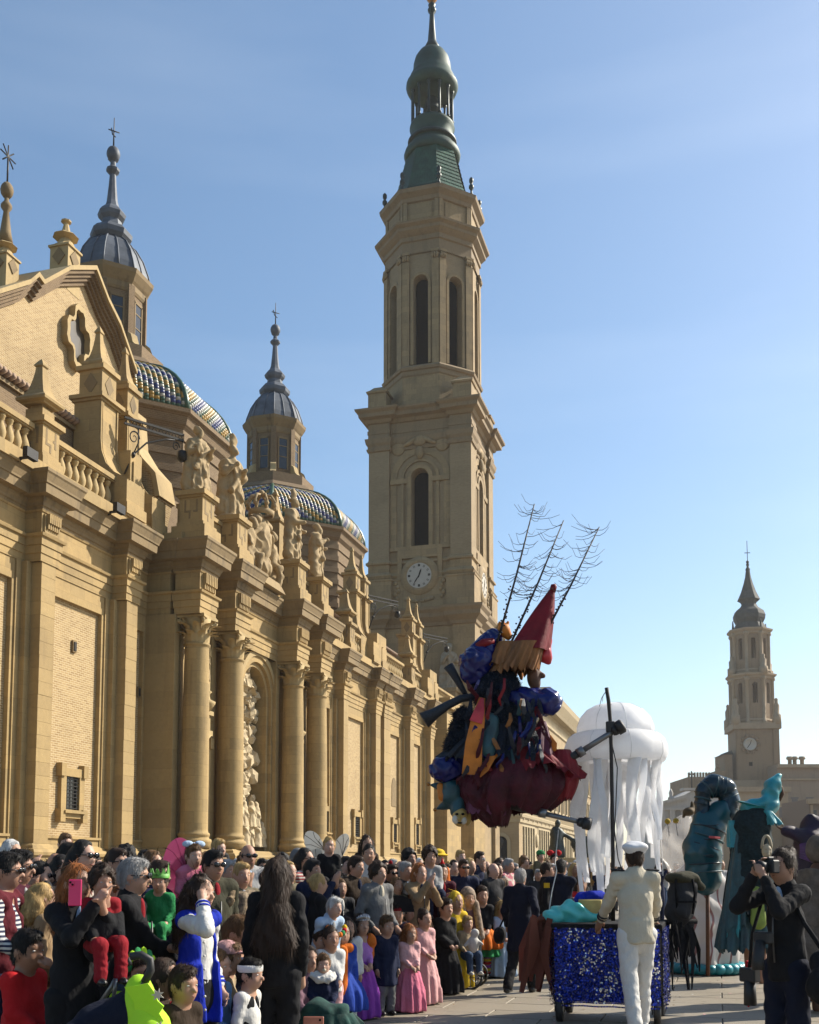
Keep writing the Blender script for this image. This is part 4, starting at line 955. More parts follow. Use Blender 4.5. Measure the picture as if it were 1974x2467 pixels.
for k in range(8):
    a = -math.pi/2-math.pi/8+k*math.pi/4; put('finial', fin, tow, W(TX+6.7*math.cos(a), TY+6.7*math.sin(a), 92.90))
# copper roof: octagonal skirt of shingles, then round drums
sk = MB(); r0, r1, z0, z1 = 6.0, 3.6, 93.0, 101.0
tp(MB().lathe([(r0, z0), (4.95, 95.6), (4.1, 98.6), (r1, z1)], 8, (TX, TY), math.pi/8, False), 'roof_skirt', COPPER)
for k in range(8):
    a0 = -math.pi/2-math.pi/8+k*math.pi/4; a1 = a0+math.pi/4; rows = 13
    prof = lambda t: (6.02+(3.62-6.02)*(t**.74), z0+(z1-z0)*t)
    shm = MB()
    for r_ in range(rows):
        for c_ in range(6):
            t0, t1 = r_/rows, (r_+1.15)/rows; off = .5*(r_ % 2)
            f0, f1 = max(0, (c_+off-.5)/5.5), min(1, (c_+off+.46)/5.5)
            if f1 <= f0: continue
            def P_(t, f, out): rr, zz = prof(min(1, t)); A = np.array([math.cos(a0), math.sin(a0)])*(1-f)+np.array([math.cos(a1), math.sin(a1)])*f; A = A*(rr+out); return (TX+A[0], TY+A[1], zz)
            shm.add([P_(t0, f0, .14), P_(t0, f1, .14), P_(t1, f1, .04), P_(t1, f0, .04)], [(0, 1, 2, 3)])
    tp(shm, 'shingle_face', COPL)
tp(MB().lathe([(3.65, 100.90), (3.87, 101.10), (4.00, 101.60), (3.83, 102.10), (3.47, 102.50), (3.12, 103.00), (2.98, 103.60), (2.98, 105.30), (3.20, 105.60), (3.12, 106.00), (2.85, 106.30), (1.78, 106.40)], 32, (TX, TY)), 'copper_drum', COPPER)
tp(MB().lathe([(3.42, 103.30), (3.46, 103.35), (3.46, 103.60), (3.4, 103.70)], 32, (TX, TY)), 'drum_band', COPD)
cm_ = MB().lathe([(.3, 0), (.3, .2), (.19, .3), (.17, 4.3), (.3, 4.5), (.3, 4.8)], 8).mesh('cupola_column', COPD, True)
for k in range(12):
    a = 2*math.pi*k/12+.1; put('cupola_column', cm_, tow, W(TX+2.85*math.cos(a), TY+2.85*math.sin(a), 106.20))
bell_ = MB().lathe([(1.3, 108.30), (1.25, 108.50), (1.0, 109.20), (.8, 110.20), (.3, 110.60)], 16, (TX, TY)); tp(bell_, 'bell', COPD)
tp(MB().lathe([(2.6, 110.90), (3.1, 111.00), (3.5, 111.40), (3.7, 111.90), (3.65, 112.30), (3.3, 112.60), (3.2, 113.20), (2.9, 113.80), (2.7, 114.40), (2.65, 115.20), (2.4, 116.20), (1.9, 117.00), (1.2, 117.50), (.95, 117.70)], 28, (TX, TY)), 'cupola', COPPER)
tp(MB().lathe([(1.05, 117.60), (1.1, 118.00), (.8, 118.60), (.62, 119.00), (.45, 121.00), (.32, 123.20), (.55, 123.50), (.62, 123.80), (.4, 124.20), (.55, 124.50), (.35, 124.80)], 14, (TX, TY)), 'spire', COPD)
tp(MB().ball((TX, TY, 125.80), .85, 14, 10), 'spire_ball', plain('gilded_ball', (.55, .28, .10), .4, .6, .1, 2))
# statue on the tower's lower ledge
tb_y = TY-HS-1.8
xs_, zs_ = (lambda p: (p[0]/U, (p[2]-UB)/U))(ony(1084, 1660, tb_y*U))
tp(MB().box(xs_-1.0, xs_+1.0, tb_y-1.0, tb_y+1.0, 20, zs_-.5).box(xs_-1.2, xs_+1.2, tb_y-1.2, tb_y+1.2, zs_-.5, zs_).lathe([(1.9, zs_-4.5), (1.1, zs_-3.0)], 4, (xs_, tb_y), math.pi/4, False), 'pedestal', TST)
o = put('statue', smesh('statue', saint('saint', 11), stone('grey_statue_stone', (.34, .28, .19), (.15, .12, .08), scale=2)), None, W(xs_, tb_y, zs_), (0, 0, math.pi+.5), U*1.25)
tag(o, 'dark weathered stone saint on a pedestal at the foot of the tall clock tower', 'statue')
# lower corner of the tower at street level: giant paired pilasters in the line of the front
for (u0, u1, x) in ((1078, 1111, -29.0), (1143, 1169, -28.6)):
    ya, yb = FY(u0, 2005, x), FY(u1, 2005, x); tp(MB().box(x-3, x, ya, yb, ZG, 19.6).box(x-3, x+.5, ya-.5, yb+.5, 19.6, 20.8).box(x-3, x+.25, ya-.25, yb+.25, ZG, 2.4), 'street_pilaster', STONE)
ye = FY(1182, 2005, -29.6); tp(MB().box(-44, -29.6, YEND-.5, ye, ZG, 20.2).box(-44, -29.2, YEND-.5, ye+.4, 20.2, 21.2), 'street_block', STONE)

# ================================================================ tiled domes
TILEC = [plain('tile_'+n, c, .38, 0, .3, 9, .1) for n, c in (('blue', (.018, .032, .15)), ('white', (.42, .40, .33)), ('yellow', (.38, .22, .025)), ('green', (.02, .075, .04)), ('bluegreen', (.012, .05, .075)))]
def dome(u_axis, v_ax, xc, label, pieces, dz=0.0):
    p = onx(u_axis, v_ax, xc*U); cy = p[1]/U; cx = xc
    d = thing('tiled_dome', label, 'dome', W(cx, cy, 20), 0, 'tiled domes behind the church front')
    def dp(mb, name, mat, parent=None): mb.V = [(x, y, dz+(z if z < 50.3 else 50.3+(z-50.3)*.9)) for x, y, z in mb.V]; return mb.build(name, mat, parent or d, ARCH)
    RB = 9.3
    prof = lambda t: (RB-(RB-4.9)*(1-math.cos(t*1.15))/(1-math.cos(1.15)) if False else RB*math.cos(t*.98)**1.0+.0, 34.6+4.4*math.sin(t*.98)/math.sin(.98))
    dp(MB().lathe([(9.0, 20), (9.0, 33.2), (9.3, 33.5), (9.45, 34.0), (9.75, 34.2), (9.75, 34.5), (9.2, 34.6)], 8, (cx, cy), math.pi/8, False), 'drum', BRICKD)
    for k in range(10): dp(MB().lathe([(9.06, 22+k*1.15), (9.12, 22.02+k*1.15), (9.12, 22.5+k*1.15), (9.06, 22.52+k*1.15)], 8, (cx, cy), math.pi/8, False, cap=False), 'drum_band', BRICKD)
    dp(MB().lathe([(9.35*math.cos(t*.98)-.14, 34.55+4.4*math.sin(t*.98)/math.sin(.98)) for t in np.linspace(0, 1, 9)], 8, (cx, cy), math.pi/8, False), 'dome_shell', TILEC[4])
    cam2 = np.array([0-cx, 0-cy]); cam2 = cam2/np.linalg.norm(cam2)
    # barrel tiles laid in courses up each of the eight faces
    rows, cols = 20, 19; order = []
    tile_tri = lambda: None
    meshes = {}
    faces = []
    for k in range(8):
        am = k*math.pi/4; nrm = np.array([math.cos(am), math.sin(am)])
        vis = nrm@cam2
        faces.append((vis, k))
    faces.sort(reverse=True)
    single = 0; pend = [MB() for _ in range(8)]
    for rank, (vis, k) in enumerate(faces):
        if vis < -.55: continue
        a0, a1 = k*math.pi/4-math.pi/8, k*math.pi/4+math.pi/8
        for r_ in range(rows):
            t0, t1 = r_/rows, (r_+1.12)/rows
            R0, Z0 = prof(t0); R1, Z1 = prof(t1); wid0 = 2*R0*math.sin(math.pi/8); nc = cols
            full0 = 2*RB*math.sin(math.pi/8)/cols
            nloc = int(wid0/2/full0)
            for c_ in range(-nloc, nloc+1):
                s0 = c_*full0
                if abs(s0)+full0*.5 > R1*math.sin(math.pi/8)+full0*.4: continue
                ap0, ap1 = R0*math.cos(math.pi/8), R1*math.cos(math.pi/8)
                ex = np.array([math.cos(k*math.pi/4), math.sin(k*math.pi/4), 0]); ey = np.array([-ex[1], ex[0], 0])
                A = np.array([cx, cy, 0])+ex*ap0+ey*s0+np.array([0, 0, Z0]); B = np.array([cx, cy, 0])+ex*ap1+ey*s0+np.array([0, 0, Z1])
                up = B-A; L = np.linalg.norm(up); up /= L; out = np.cross(ey, up)
                if out@ex < 0: out = -out
                q = (c_+r_*1) % 8 if k % 2 else (-c_+r_) % 8
                zz = (c_+80+r_*(1 if k % 2 else -1)) % 8
                band = [0, 0, 1, 3, 2, 2, 3, 1][zz] if r_ > 0 else 3
                w_ = full0*.5
                vs = []
                for (pt, rad) in ((A, w_*1.02), (B, w_*.84)):
                    for j in range(5):
                        th = math.pi*(j/4); vs.append(pt+ey*(-rad*math.cos(th))+out*(rad*.5*math.sin(th)+.02))
                fs = [(j, j+1, 5+j+1, 5+j) for j in range(4)]+[(4, 3, 2, 1, 0)]
                ctr = (A+B)/2
                if pieces and single < 296 and rank < 5 and (ex@np.array([cam2[0], cam2[1], 0]) > -.3) and s0*0+1 and Z0 > 0 and vis_tile(ctr):
                    m = MB().add([v-ctr for v in vs], fs, 0, True).mesh('dome_tile', TILEC[band], True)
                    o = put('dome_tile', m, d, W(ctr[0], ctr[1], ctr[2]+dz)); single += 1
                else: pend[band].add(vs, fs, 0, True)
    for bnd, mb in enumerate(pend):
        if mb.V: o = dp(mb, 'tile_courses', TILEC[bnd]); o['kind'] = 'stuff'
    for k in range(8):
        a = k*math.pi/4+math.pi/8; pts = []
        for t in np.linspace(0, 1, 8): rr, zz = prof(t); pts.append((cx+rr*1.005*math.cos(a), cy+rr*1.005*math.sin(a), zz))
        dp(MB().tube(pts, .2, 7), 'dome_rib', TILEC[3])
    # lantern
    dp(MB().lathe([(4.7, 38.4), (5.0, 38.9), (5.1, 39.25), (4.5, 39.8), (4.1, 39.9), (4.1, 40.9), (3.5, 41.1)], 8, (cx, cy), math.pi/8, False), 'lantern_base', BRICKD)
    rl = 2.62
    dp(MB().lathe([(rl, 41.0), (rl, 46.2)], 8, (cx, cy), math.pi/8, False), 'lantern_body', BRICKD)
    for k in range(8):
        a = k*math.pi/4; M_ = Matrix.Translation((cx, cy, 0)) @ Matrix.Rotation(a, 4, 'Z'); ap = rl*math.cos(math.pi/8)
        f = MB().box(ap, ap+.05, -.44, .44, 41.8, 44.9); f.xf(M_); wn = dp(f, 'window', GLASS)
        f = MB().box(ap, ap+.10, -.54, -.42, 41.7, 45.0).box(ap, ap+.10, .42, .54, 41.7, 45.0).box(ap, ap+.1, -.54, .54, 44.9, 45.1).box(ap+.05, ap+.08, -.5, .5, 43.0, 43.08).box(ap+.05, ap+.08, -.5, .5, 44.1, 44.18); f.xf(M_); dp(f, 'window_frame', STONED, wn)
        f = MB().box(rl-.12, rl+.14, -.26, .26, 41.0, 46.0).xf(Matrix.Translation((cx, cy, 0)) @ Matrix.Rotation(a+math.pi/8, 4, 'Z')); dp(f, 'corner_pier', BRICKD)
        f = MB().prism([(rl+.1, 40.4), (rl+1.25, 40.4), (rl+1.2, 40.9), (rl+.75, 41.3), (rl+.5, 42.0), (rl+.1, 42.3)], 'y', -.28, .28).xf(Matrix.Translation((cx, cy, 0)) @ Matrix.Rotation(a+math.pi/8, 4, 'Z')); dp(f, 'scroll_buttress', STONEL)
    dp(MB().lathe([(rl+.05, 45.5), (rl+.15, 45.7), (rl+.15, 46.1), (rl+.3, 46.3), (rl+.6, 46.8), (rl+.65, 47.1), (rl-.3, 47.3)], 8, (cx, cy), math.pi/8, False), 'lantern_cornice', STONED)
    cp = dp(MB().lathe([(2.95, 47.1), (2.8, 47.8), (2.4, 48.9), (1.85, 49.8), (1.25, 50.3), (1.2, 50.5)], 8, (cx, cy), math.pi/8, False), 'lead_dome', LEAD)
    for k in range(8):
        for off in (0, .5):
            a = (k+off)*math.pi/4+math.pi/8; sc_ = 1 if off == 0 else math.cos(math.pi/8)
            dp(MB().tube([(cx+r*sc_*math.cos(a), cy+r*sc_*math.sin(a), z) for r, z in ((2.98, 47.1), (2.83, 47.8), (2.43, 48.9), (1.88, 49.8), (1.28, 50.3))], .06, 5), 'lead_seam', LEAD, cp)
    dp(MB().lathe([(1.3, 50.3), (1.55, 50.6), (1.6, 51.0), (1.3, 51.4), (.85, 51.7), (.75, 52.2), (1.0, 52.5), (1.08, 52.8), (.9, 53.1), (.55, 53.5), (.42, 54.0), (.3, 55.4), (.24, 56.4), (.5, 56.7), (.52, 56.9), (.22, 57.2), (.2, 57.6), (.42, 57.8)], 8, (cx, cy), math.pi/8, False), 'spire', LEAD)
    dp(MB().ball((cx, cy, 58.3), (.52, .52, .68), 12, 8), 'spire_ball', LEAD)
    dp(MB().tube([(cx, cy, 58.8), (cx, cy, 61.6)], [.07, .03], 5).tube([(cx-.3, cy-.3, 60.4), (cx+.3, cy+.3, 60.4)], .05, 5).tube([(cx+.3, cy-.25, 59.6), (cx-.1, cy, 60.1), (cx-.35, cy+.2, 60.9)], .05, 5), 'weather_vane', IRON)
    return d
def vis_tile(c):
    p = np.array(W(*c))-_O; q = p@_fw; u_ = 987+FPX*(p@_rt)/q; v_ = PPV-FPX*(p@_up)/q
    return 312 < u_ < 560 and v_ < 1040 and (v_ < 700+1.02*(u_-250)+160)
dome(270, 500, -43.4, 'large dome of blue, yellow, white and green tiles under a brick lantern behind the gable', True, -1.15)
dome(662, 950, -43.0, 'tiled dome with grey lead lantern seen above the carved coat of arms', False)

# ================================================================ town hall beyond the church
TH_W = brick('townhall_brick', (.47, .34, .18), (.40, .28, .145), (.5, .38, .22), .3, .09); THS = stone('townhall_stone', (.50, .40, .24), (.30, .22, .13))
hall = thing('town_hall', 'long brick and stone town hall with arcaded ground floor beyond the church', 'building', W(-31, 170, ZG))
def hp(mb, name, mat, parent=None): return mb.build(name, mat, parent or hall, ARCH)
HX = -30.0
hy0 = FY(1251, 2000, HX); hz = FP(1251, 1962, HX)[1]; hy1 = 290.0
hp(MB().box(-48, HX-1.2, hy0, hy1, ZG, hz).box(HX-1.2, HX, hy0, hy0+3.2, ZG, hz), 'ground_floor_wall', TH_W)
hp(MB().sweep([(0, hz-1.3), (.25, hz-1.2), (.3, hz-.7), (.6, hz-.4), (.7, hz), (-.5, hz+.1)], [(-48, hy0), (HX, hy0), (HX, hy1)]), 'string_cornice', THS)
for k in range(30): hp(MB().box(HX+.28, HX+.5, hy0+2+k*4.6, hy0+2.5+k*4.6, hz-.75, hz-.35), 'cornice_block', THS)
# arcade
yy = hy0+3.2; bay = 2.45
n_b = 0
while yy < hy1-3 and n_b < 50:
    g = n_b % 6
    w_ = bay if g < 5 else 4.0
    hp(MB().box(HX-1.2, HX, yy+w_-.62, yy+w_, ZG, hz-.6), 'pier', THS)
    if g < 5:
        m = MB(); archring(HX-.9, HX-.25, (w_-.62)/2-.18, (w_-.62)/2, yy+(w_-.62)/2, 6.4, ZG, 10, m); hp(m, 'arch', THS)
        hp(MB().box(HX-.7, HX-.66, yy, yy+w_-.62, ZG, 8.6), 'pane', GLASS)
        hp(MB().box(HX-1.2, HX, yy, yy+w_-.62, 8.4, hz-.6), 'spandrel', THS)
    else:
        hp(MB().box(HX-1.2, HX-.1, yy, yy+w_-.62, ZG, hz-.6).ball((HX, yy+1.7, 6.4), (.35, 1.1, 1.2), 12), 'medallion_bay', THS)
    yy += w_; n_b += 1
hb = MB().box(HX-.4, HX+.1, hy0, hy1, hz+1.7, hz+2.0).box(HX-.4, HX+.1, hy0, hy1, hz+.1, hz+.35)
k = 0; yy = hy0
while yy < hy0+70: hb.box(HX-.25, HX-.02, yy, yy+.42, hz+.3, hz+1.75); yy += .95
hp(hb, 'terrace_parapet', THS)
uz = FP(1342, 1705, HX-1.5)[1]; hu0 = FY(1300, 1800, HX-1.5)
hp(MB().box(-48, HX-1.5, hu0, hy1, hz, uz-2), 'upper_wall', TH_W)
hp(MB().sweep([(0, uz-6.0), (.3, uz-5.8), (.3, uz-5.5), (.05, uz-5.4), (.05, uz-3.6), (.5, uz-3.2), (1.6, uz-2.4), (2.4, uz-1.0), (2.6, uz), (-1, uz+.6)], [(-48, hu0), (HX-1.5, hu0), (HX-1.5, hy1)]), 'main_cornice', THS)
dn = MB()
for k in range(60): dn.box(HX-1.5, HX+.3, hu0+.6+k*1.5, hu0+1.3+k*1.5, uz-3.4, uz-2.6)
hp(dn, 'cornice_bracket', THS)
for r_, (z0, z1) in enumerate(((hz+3.0, hz+7.6), (hz+10.0, hz+14.5))):
    for k in range(16):
        y0 = hu0+2.2+k*5.2
        wn = hp(MB().box(HX-1.52, HX-1.3, y0-.4, y0, z0, z1+.5).box(HX-1.52, HX-1.3, y0+2.0, y0+2.4, z0, z1+.5).box(HX-1.52, HX-1.2, y0-.6, y0+2.6, z1, z1+.6).box(HX-1.52, HX-1.2, y0-.6, y0+2.6, z0-.4, z0), 'window', THS)
        hp(MB().box(HX-1.52, HX-1.46, y0, y0+2.0, z0, z1), 'pane', GLASS, wn)
# passage arch on its near end wall
ya_ = hy0-.04; xa, za = (lambda p: (p[0]/U, (p[2]-UB)/U))(ony(1207, 2030, ya_*U)); xw = abs(ony(1223, 2030, ya_*U)[0]-ony(1191, 2030, ya_*U)[0])/U/2
hp(MB().prism([(xa-xw, ZG), (xa+xw, ZG)]+[(xa+xw*math.cos(t), za+xw*.9*math.sin(t)) for t in np.linspace(0, math.pi, 12)], 'y', ya_-.02, ya_), 'passage', BLACK)  # flat black sheet on the wall, painted shade of the passage
m = MB(); archring(0, .25, xw, xw+.5, 0, za, ZG, 12, m); m.V = [(xa+y, ya_-x, z) for x, y, z in m.V]; hp(m, 'passage_arch', THS)
lp = MB().tube([(xa+.2, ya_-1.2, ZG), (xa+.2, ya_-1.2, za-.9)], .09, 6).lathe([(.12, za-.9), (.42, za-.4), (.5, za+.35), (.15, za+.7)], 6, (xa+.2, ya_-1.2))
tag(lp.build('street_lamp', IRON, None, ARCH), 'black iron lantern lamp standing in front of the dark passage arch', 'street lamp')

# ================================================================ cathedral tower and far side of the square
CT = stone('cathedral_brick', (.29, .20, .115), (.15, .10, .055)); CTL = stone('cathedral_stone', (.38, .285, .18), (.21, .15, .09)); SLATE = plain('slate', (.060, .062, .058), .75, 0, .3, 1, .1, .2)
GREYW = stone('white_stone', (.50, .46, .41), (.33, .29, .25)); OCHRE = stone('ochre_plaster', (.42, .32, .2), (.27, .2, .12))
CD = 262.0                                                          # metres to the cathedral tower
def cp_(u, v): return atd(u, v, CD)
cb = cp_(1820, 2000); ct = thing('cathedral_tower', 'slender brown cathedral tower with onion spire and clock at the far end of the square', 'tower', (cb[0], cb[1], 0))
ppm = FPX/CD
def zv(v, u=1819): return cp_(u, v)[2]
cz_ = lambda v: zv(v)
def ctp(mb, name, mat, parent=None):
    mb.xf(Matrix.Translation((cb[0], cb[1], 0)) @ Matrix.Rotation(R(10), 4, 'Z')); return mb.build(name, mat, parent or ct)
def px2m(p): return p/ppm
zt0, zt1 = cz_(1885), cz_(1757)
hw = px2m(110)/2/1.12
ctp(MB().box(-hw*1.18, hw*1.18, -hw*1.18, hw*1.18, 0, cz_(1885)).box(-hw, hw, -hw, hw, cz_(1885), zt1), 'shaft', CT)
ctp(MB().box(-hw*1.3, hw*1.3, -hw*1.3, hw*1.3, cz_(1910), cz_(1885)).box(-hw*1.14, hw*1.14, -hw*1.14, hw*1.14, zt1-.6, zt1+.9), 'cornice', CTL)
for s in range(3):
    for q in range(3):
        ctp(MB().box((s-1)*hw*.75-.9+q*.75, (s-1)*hw*.75-.45+q*.75, -hw*1.19, -hw*1.17, cz_(1900), cz_(1890)), 'slot_window', BLACK)
for s in (-1, 1): ctp(MB().box(s*hw*.86-.5, s*hw*.86+.5, -hw-.35, -hw+.2, cz_(1885), zt1), 'corner_strip', CT)
for k in range(4): ctp(MB().box(hw, hw+.3, -hw*.9+k*hw*.6-.35, -hw*.9+k*hw*.6+.35, cz_(1885), zt1), 'side_strip', CT)
czc = cz_(1799); cxx = px2m(1803-1820)
m = MB().lathe([(0.01, .45), (1.25, .45), (1.3, .6), (1.5, .6), (1.6, .2)], 24, cap=False); m.V = [(cxx+x, -hw-z, czc+y) for x, y, z in m.V]; ck = ctp(m, 'clock', CLOCKF)
ctp(MB().prism([(cxx-.06, czc), (cxx+.06, czc), (cxx+.35, czc+1.0), (cxx+.25, czc+1.0)], 'y', -hw-.5, -hw-.46).prism([(cxx+.05, czc+.05), (cxx-.05, czc+.1), (cxx-.75, czc-.85), (cxx-.68, czc-.95)], 'y', -hw-.52, -hw-.48), 'clock_hand', BLACK, ck)
m = MB()
for k in range(10):
    a = k*math.pi/5; m.ball((cxx+2.1*math.cos(a), -hw-.2, czc+2.1*math.sin(a)), (.45, .3, .45), 6, 4)
ctp(m, 'clock_wreath', CT); ctp(MB().box(cxx-.3, cxx+.5, -hw-.05, -hw+.1, cz_(1850), cz_(1841)), 'slot_window', BLACK)
def ctier(v0, v1, r0, r1, wv0, wv1, nm):
    z0, z1 = cz_(v0), cz_(v1); A = math.pi/8
    ap = r0*math.cos(A)
    b = MB()
    hfw = r0*math.sin(A)
    for k in range(8): holed(b, ap, z0, z1, hfw*.33, cz_(wv0), cz_(wv1)-hfw*.33, hfw, k*math.pi/4, 1.0, 0, 0)
    ctp(b, nm+'_wall', CT)
    b = MB()
    for k in range(8):
        a = -math.pi/2-A+k*math.pi/4; b.lathe([(.62, z0), (.62, z0+1), (.42, z0+1.1), (.4, z1-1.2), (.7, z1-.9), (.7, z1-.3)], 8, (r0*1.0*math.cos(a), r0*1.0*math.sin(a)))
    ctp(b, nm+'_column', CTL)
    ctp(MB().sweep([(0, z1-.8), (.4, z1-.6), (.5, z1-.2), (1.0, z1+.2), (1.05, z1+.6), (-1, z1+.9)], octo(r0, 0, 0), True), nm+'_cornice', CTL)
    ctp(MB().sweep([(.15, z0), (.2, z0+.3), (.2, z0+1.0), (.4, z0+1.1), (.3, z0+1.5), (0, z0+1.6)], octo(r0, 0, 0), True), nm+'_base', CTL)
rA = px2m(104)/2; rB = px2m(100)/2; rC = px2m(88)/2
ctier(1752, 1635, rB, rB, 1700, 1650, 'middle'); ctier(1632, 1527, rC, rC, 1594, 1543, 'upper')
for r_, v_, hh in ((hw*1.05, 1752, 6.5), (rB*1.02, 1632, 5.0)):
    for k in range(4):
        a = math.pi/4+k*math.pi/2; z0 = cz_(v_); rad = r_*(1.3 if v_ == 1752 else 1.02); a2 = a if v_ == 1752 else a-math.pi/8
        VF = None
        ctp(MB().lathe([(1.1, z0), (1.1, z0+hh*.35), (.7, z0+hh*.4), (.75, z0+hh*.7), (.4, z0+hh*.82), (.45, z0+hh*.95), (.1, z0+hh)], 8, (rad*math.cos(a2), rad*math.sin(a2))), 'corner_statue', CTL)
for k in range(4):
    a = k*math.pi/2+math.pi/8; ctp(MB().lathe([(.25, cz_(1522)), (.3, cz_(1520)), (.2, cz_(1508)), (.1, cz_(1500))], 6, (rC*1.05*math.cos(a), rC*1.05*math.sin(a))), 'finial', SLATE)
def rr_(w_): return px2m(w_)/2
prof = [(rr_(84), 1520), (rr_(72), 1508), (rr_(66), 1503), (rr_(76), 1493), (rr_(78), 1484), (rr_(70), 1474), (rr_(44), 1464), (rr_(35), 1456), (rr_(40), 1451), (rr_(55), 1446), (rr_(50), 1441), (rr_(36), 1426), (rr_(22), 1405), (rr_(14), 1390), (rr_(10), 1375), (rr_(12), 1372), (rr_(5), 1366), (rr_(8), 1360), (rr_(3), 1355)]
ctp(MB().lathe([(r, cz_(v)) for r, v in prof], 8, (0, 0), math.pi/8, False), 'spire', SLATE)
ctp(MB().ball((0, 0, cz_(1354)), .4).tube([(0, 0, cz_(1354)), (0, 0, cz_(1303))], .09, 5).box(-.7, .7, -.08, .08, cz_(1332)-.08, cz_(1332)+.08), 'cross', IRON)
def bld(name, label, cat, D, u0, u1, v1, mat, depth=14, roof=None, group=None):
    """a block whose front spans u0..u1 at depth D and rises to pixel row v1"""
    a, b_ = atd(u0, 2094, D), atd(u1, 2094, D); wd = np.linalg.norm((b_-a)[:2]); h = atd((u0+u1)/2, v1, D)[2]
    o = thing(name, label, cat, (*((a+b_)/2)[:2], 0), YAW, group, 1, False)
    q = MB().box(-wd/2, wd/2, 0, depth, 0, h).build('wall', mat); q.parent = o
    return o, wd, h, (lambda u: (u-(u0+u1)/2)*D/FPX), (lambda v: atd((u0+u1)/2, v, D)[2])
def cpart(o, mb, name, mat): q = mb.build(name, mat); q.parent = o; return q
# white classical church front left of the tower
o, wd, h, X, Zv = bld('cathedral', 'pale stone cathedral facade with sloping gable, arched niche and cross', 'church', 232, 1592, 1745, 1945, GREYW, 20)
cpart(o, MB().prism([(X(1592), h), (X(1745), h), (X(1745), Zv(1885)), (X(1690), Zv(1898)), (X(1655), Zv(1916)), (X(1598), Zv(1934))], 'y', 0, 16), 'gable', GREYW)
cpart(o, MB().prism([(X(1588), Zv(1941)), (X(1660), Zv(1922)), (X(1660), Zv(1914)), (X(1588), Zv(1934))], 'y', -.9, 1).box(X(1588), X(1745), -.5, .5, Zv(1952), Zv(1946)).box(X(1648), X(1690), -.8, 2, Zv(1905), Zv(1899)), 'cornice', GREYW)
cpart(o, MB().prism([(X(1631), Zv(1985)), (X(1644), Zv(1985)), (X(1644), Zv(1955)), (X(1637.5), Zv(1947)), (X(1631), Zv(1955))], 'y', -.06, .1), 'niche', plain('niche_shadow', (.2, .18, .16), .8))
for u in (1600, 1622, 1656, 1680): cpart(o, MB().box(X(u)-.5, X(u)+.5, -.4, .2, 0, h), 'pilaster', GREYW)
for u, v in ((1595, 1905), (1624, 1900)): cpart(o, MB().lathe([(.8, Zv(1940)), (.7, Zv(v+22)), (.4, Zv(v+18)), (.5, Zv(v+10)), (.15, Zv(v))], 8, (X(u), 1)), 'finial', GREYW)
cpart(o, MB().tube([(X(1675), 1, Zv(1900)), (X(1675), 1, Zv(1857))], .16, 5).box(X(1668), X(1682), .9, 1.1, Zv(1866), Zv(1863)), 'cross', IRON)
o, wd, h, X, Zv = bld('octagonal_drum', 'brown crenellated octagonal lantern drum behind the pale cathedral facade', 'tower', 255, 1664, 1752, 1872, CT, 18)
for k in range(12): cpart(o, MB().box(X(1665+k*7), X(1668.5+k*7), 0, .8, h, h+1.1), 'merlon', CT)
cpart(o, MB().box(X(1730), X(1756), -.3, 8, h, Zv(1858)).box(X(1733), X(1742), 0, 1.4, Zv(1858), Zv(1850)).lathe([(.4, Zv(1850)), (.35, Zv(1842)), (.1, Zv(1838))], 6, (X(1737.5), .7)), 'turret', CT)
o, wd, h, X, Zv = bld('stair_block', 'narrow dark brick block against the left side of the cathedral tower', 'building', 258, 1753, 1772, 1818, CT, 8)
cpart(o, MB().prism([(X(1750), h), (X(1774), h), (X(1770), Zv(1808)), (X(1764), Zv(1812))], 'y', -.3, 8.3), 'roof', SLATE)
# brown palace to the right
o, wd, h, X, Zv = bld('bishops_palace', 'long brown stone palace with low tiled roof behind the cathedral tower', 'building', 250, 1880, 2120, 1842, stone('palace_brick', (.30, .22, .15), (.2, .15, .1)), 16)
cpart(o, MB().box(X(1880), X(2120), -.5, .2, Zv(1880), Zv(1876)).box(X(1880), X(2120), -1.0, .2, h-.8, h), 'string_course', CTL)
for k in range(5): cpart(o, MB().box(X(1912+k*36), X(1930+k*36), -.15, .1, Zv(1925), Zv(1921)).box(X(1914+k*36), X(1928+k*36), -.03, .1, Zv(1950), Zv(1925)), 'window', plain('dim_window', (.12, .10, .09), .4))
for u in (1923, 1935, 1953): cpart(o, MB().lathe([(.5, h), (.5, h+1.4), (.9, h+1.6), (.7, h+2.2)], 8, (X(u), 3)), 'chimney', CTL)
o, wd, h, X, Zv = bld('low_wing', 'low ochre stone wing with flat cornice in front of the palace', 'building', 238, 1720, 1905, 1905, CTL, 10)
cpart(o, MB().box(X(1718), X(1910), -.8, .4, h-.3, h+.8), 'cornice', CTL)
for k in range(8): cpart(o, MB().box(X(1735+k*21), X(1744+k*21), -.05, .2, Zv(1975), Zv(1945)), 'window', plain('dim_window', (.12, .10, .09), .4))
o, wd, h, X, Zv = bld('garden_wall', 'long ochre wall below the palace, behind the teal costume', 'wall', 205, 1840, 2080, 1978, OCHRE, 1.2)
cpart(o, MB().box(X(1838), X(2082), -.4, 1.5, h, h+.6), 'coping', CTL)
o, wd, h, X, Zv = bld('corner_house', 'dark corner house with pale cornice at the right edge of the square', 'house', 190, 1955, 2080, 1925, plain('brown_render', (.2, .15, .11), .8), 14)
cpart(o, MB().box(X(1950), X(2085), -.8, .3, Zv(1937), Zv(1925)).box(X(1958), X(1963), -.3, .1, Zv(2020), Zv(1940)), 'cornice', CTL)
cpart(o, MB().box(X(1966), X(1973), -.05, .1, Zv(1990), Zv(1952)).box(X(1980), X(1990), -.05, .1, Zv(1990), Zv(1952)), 'window', GLASS)
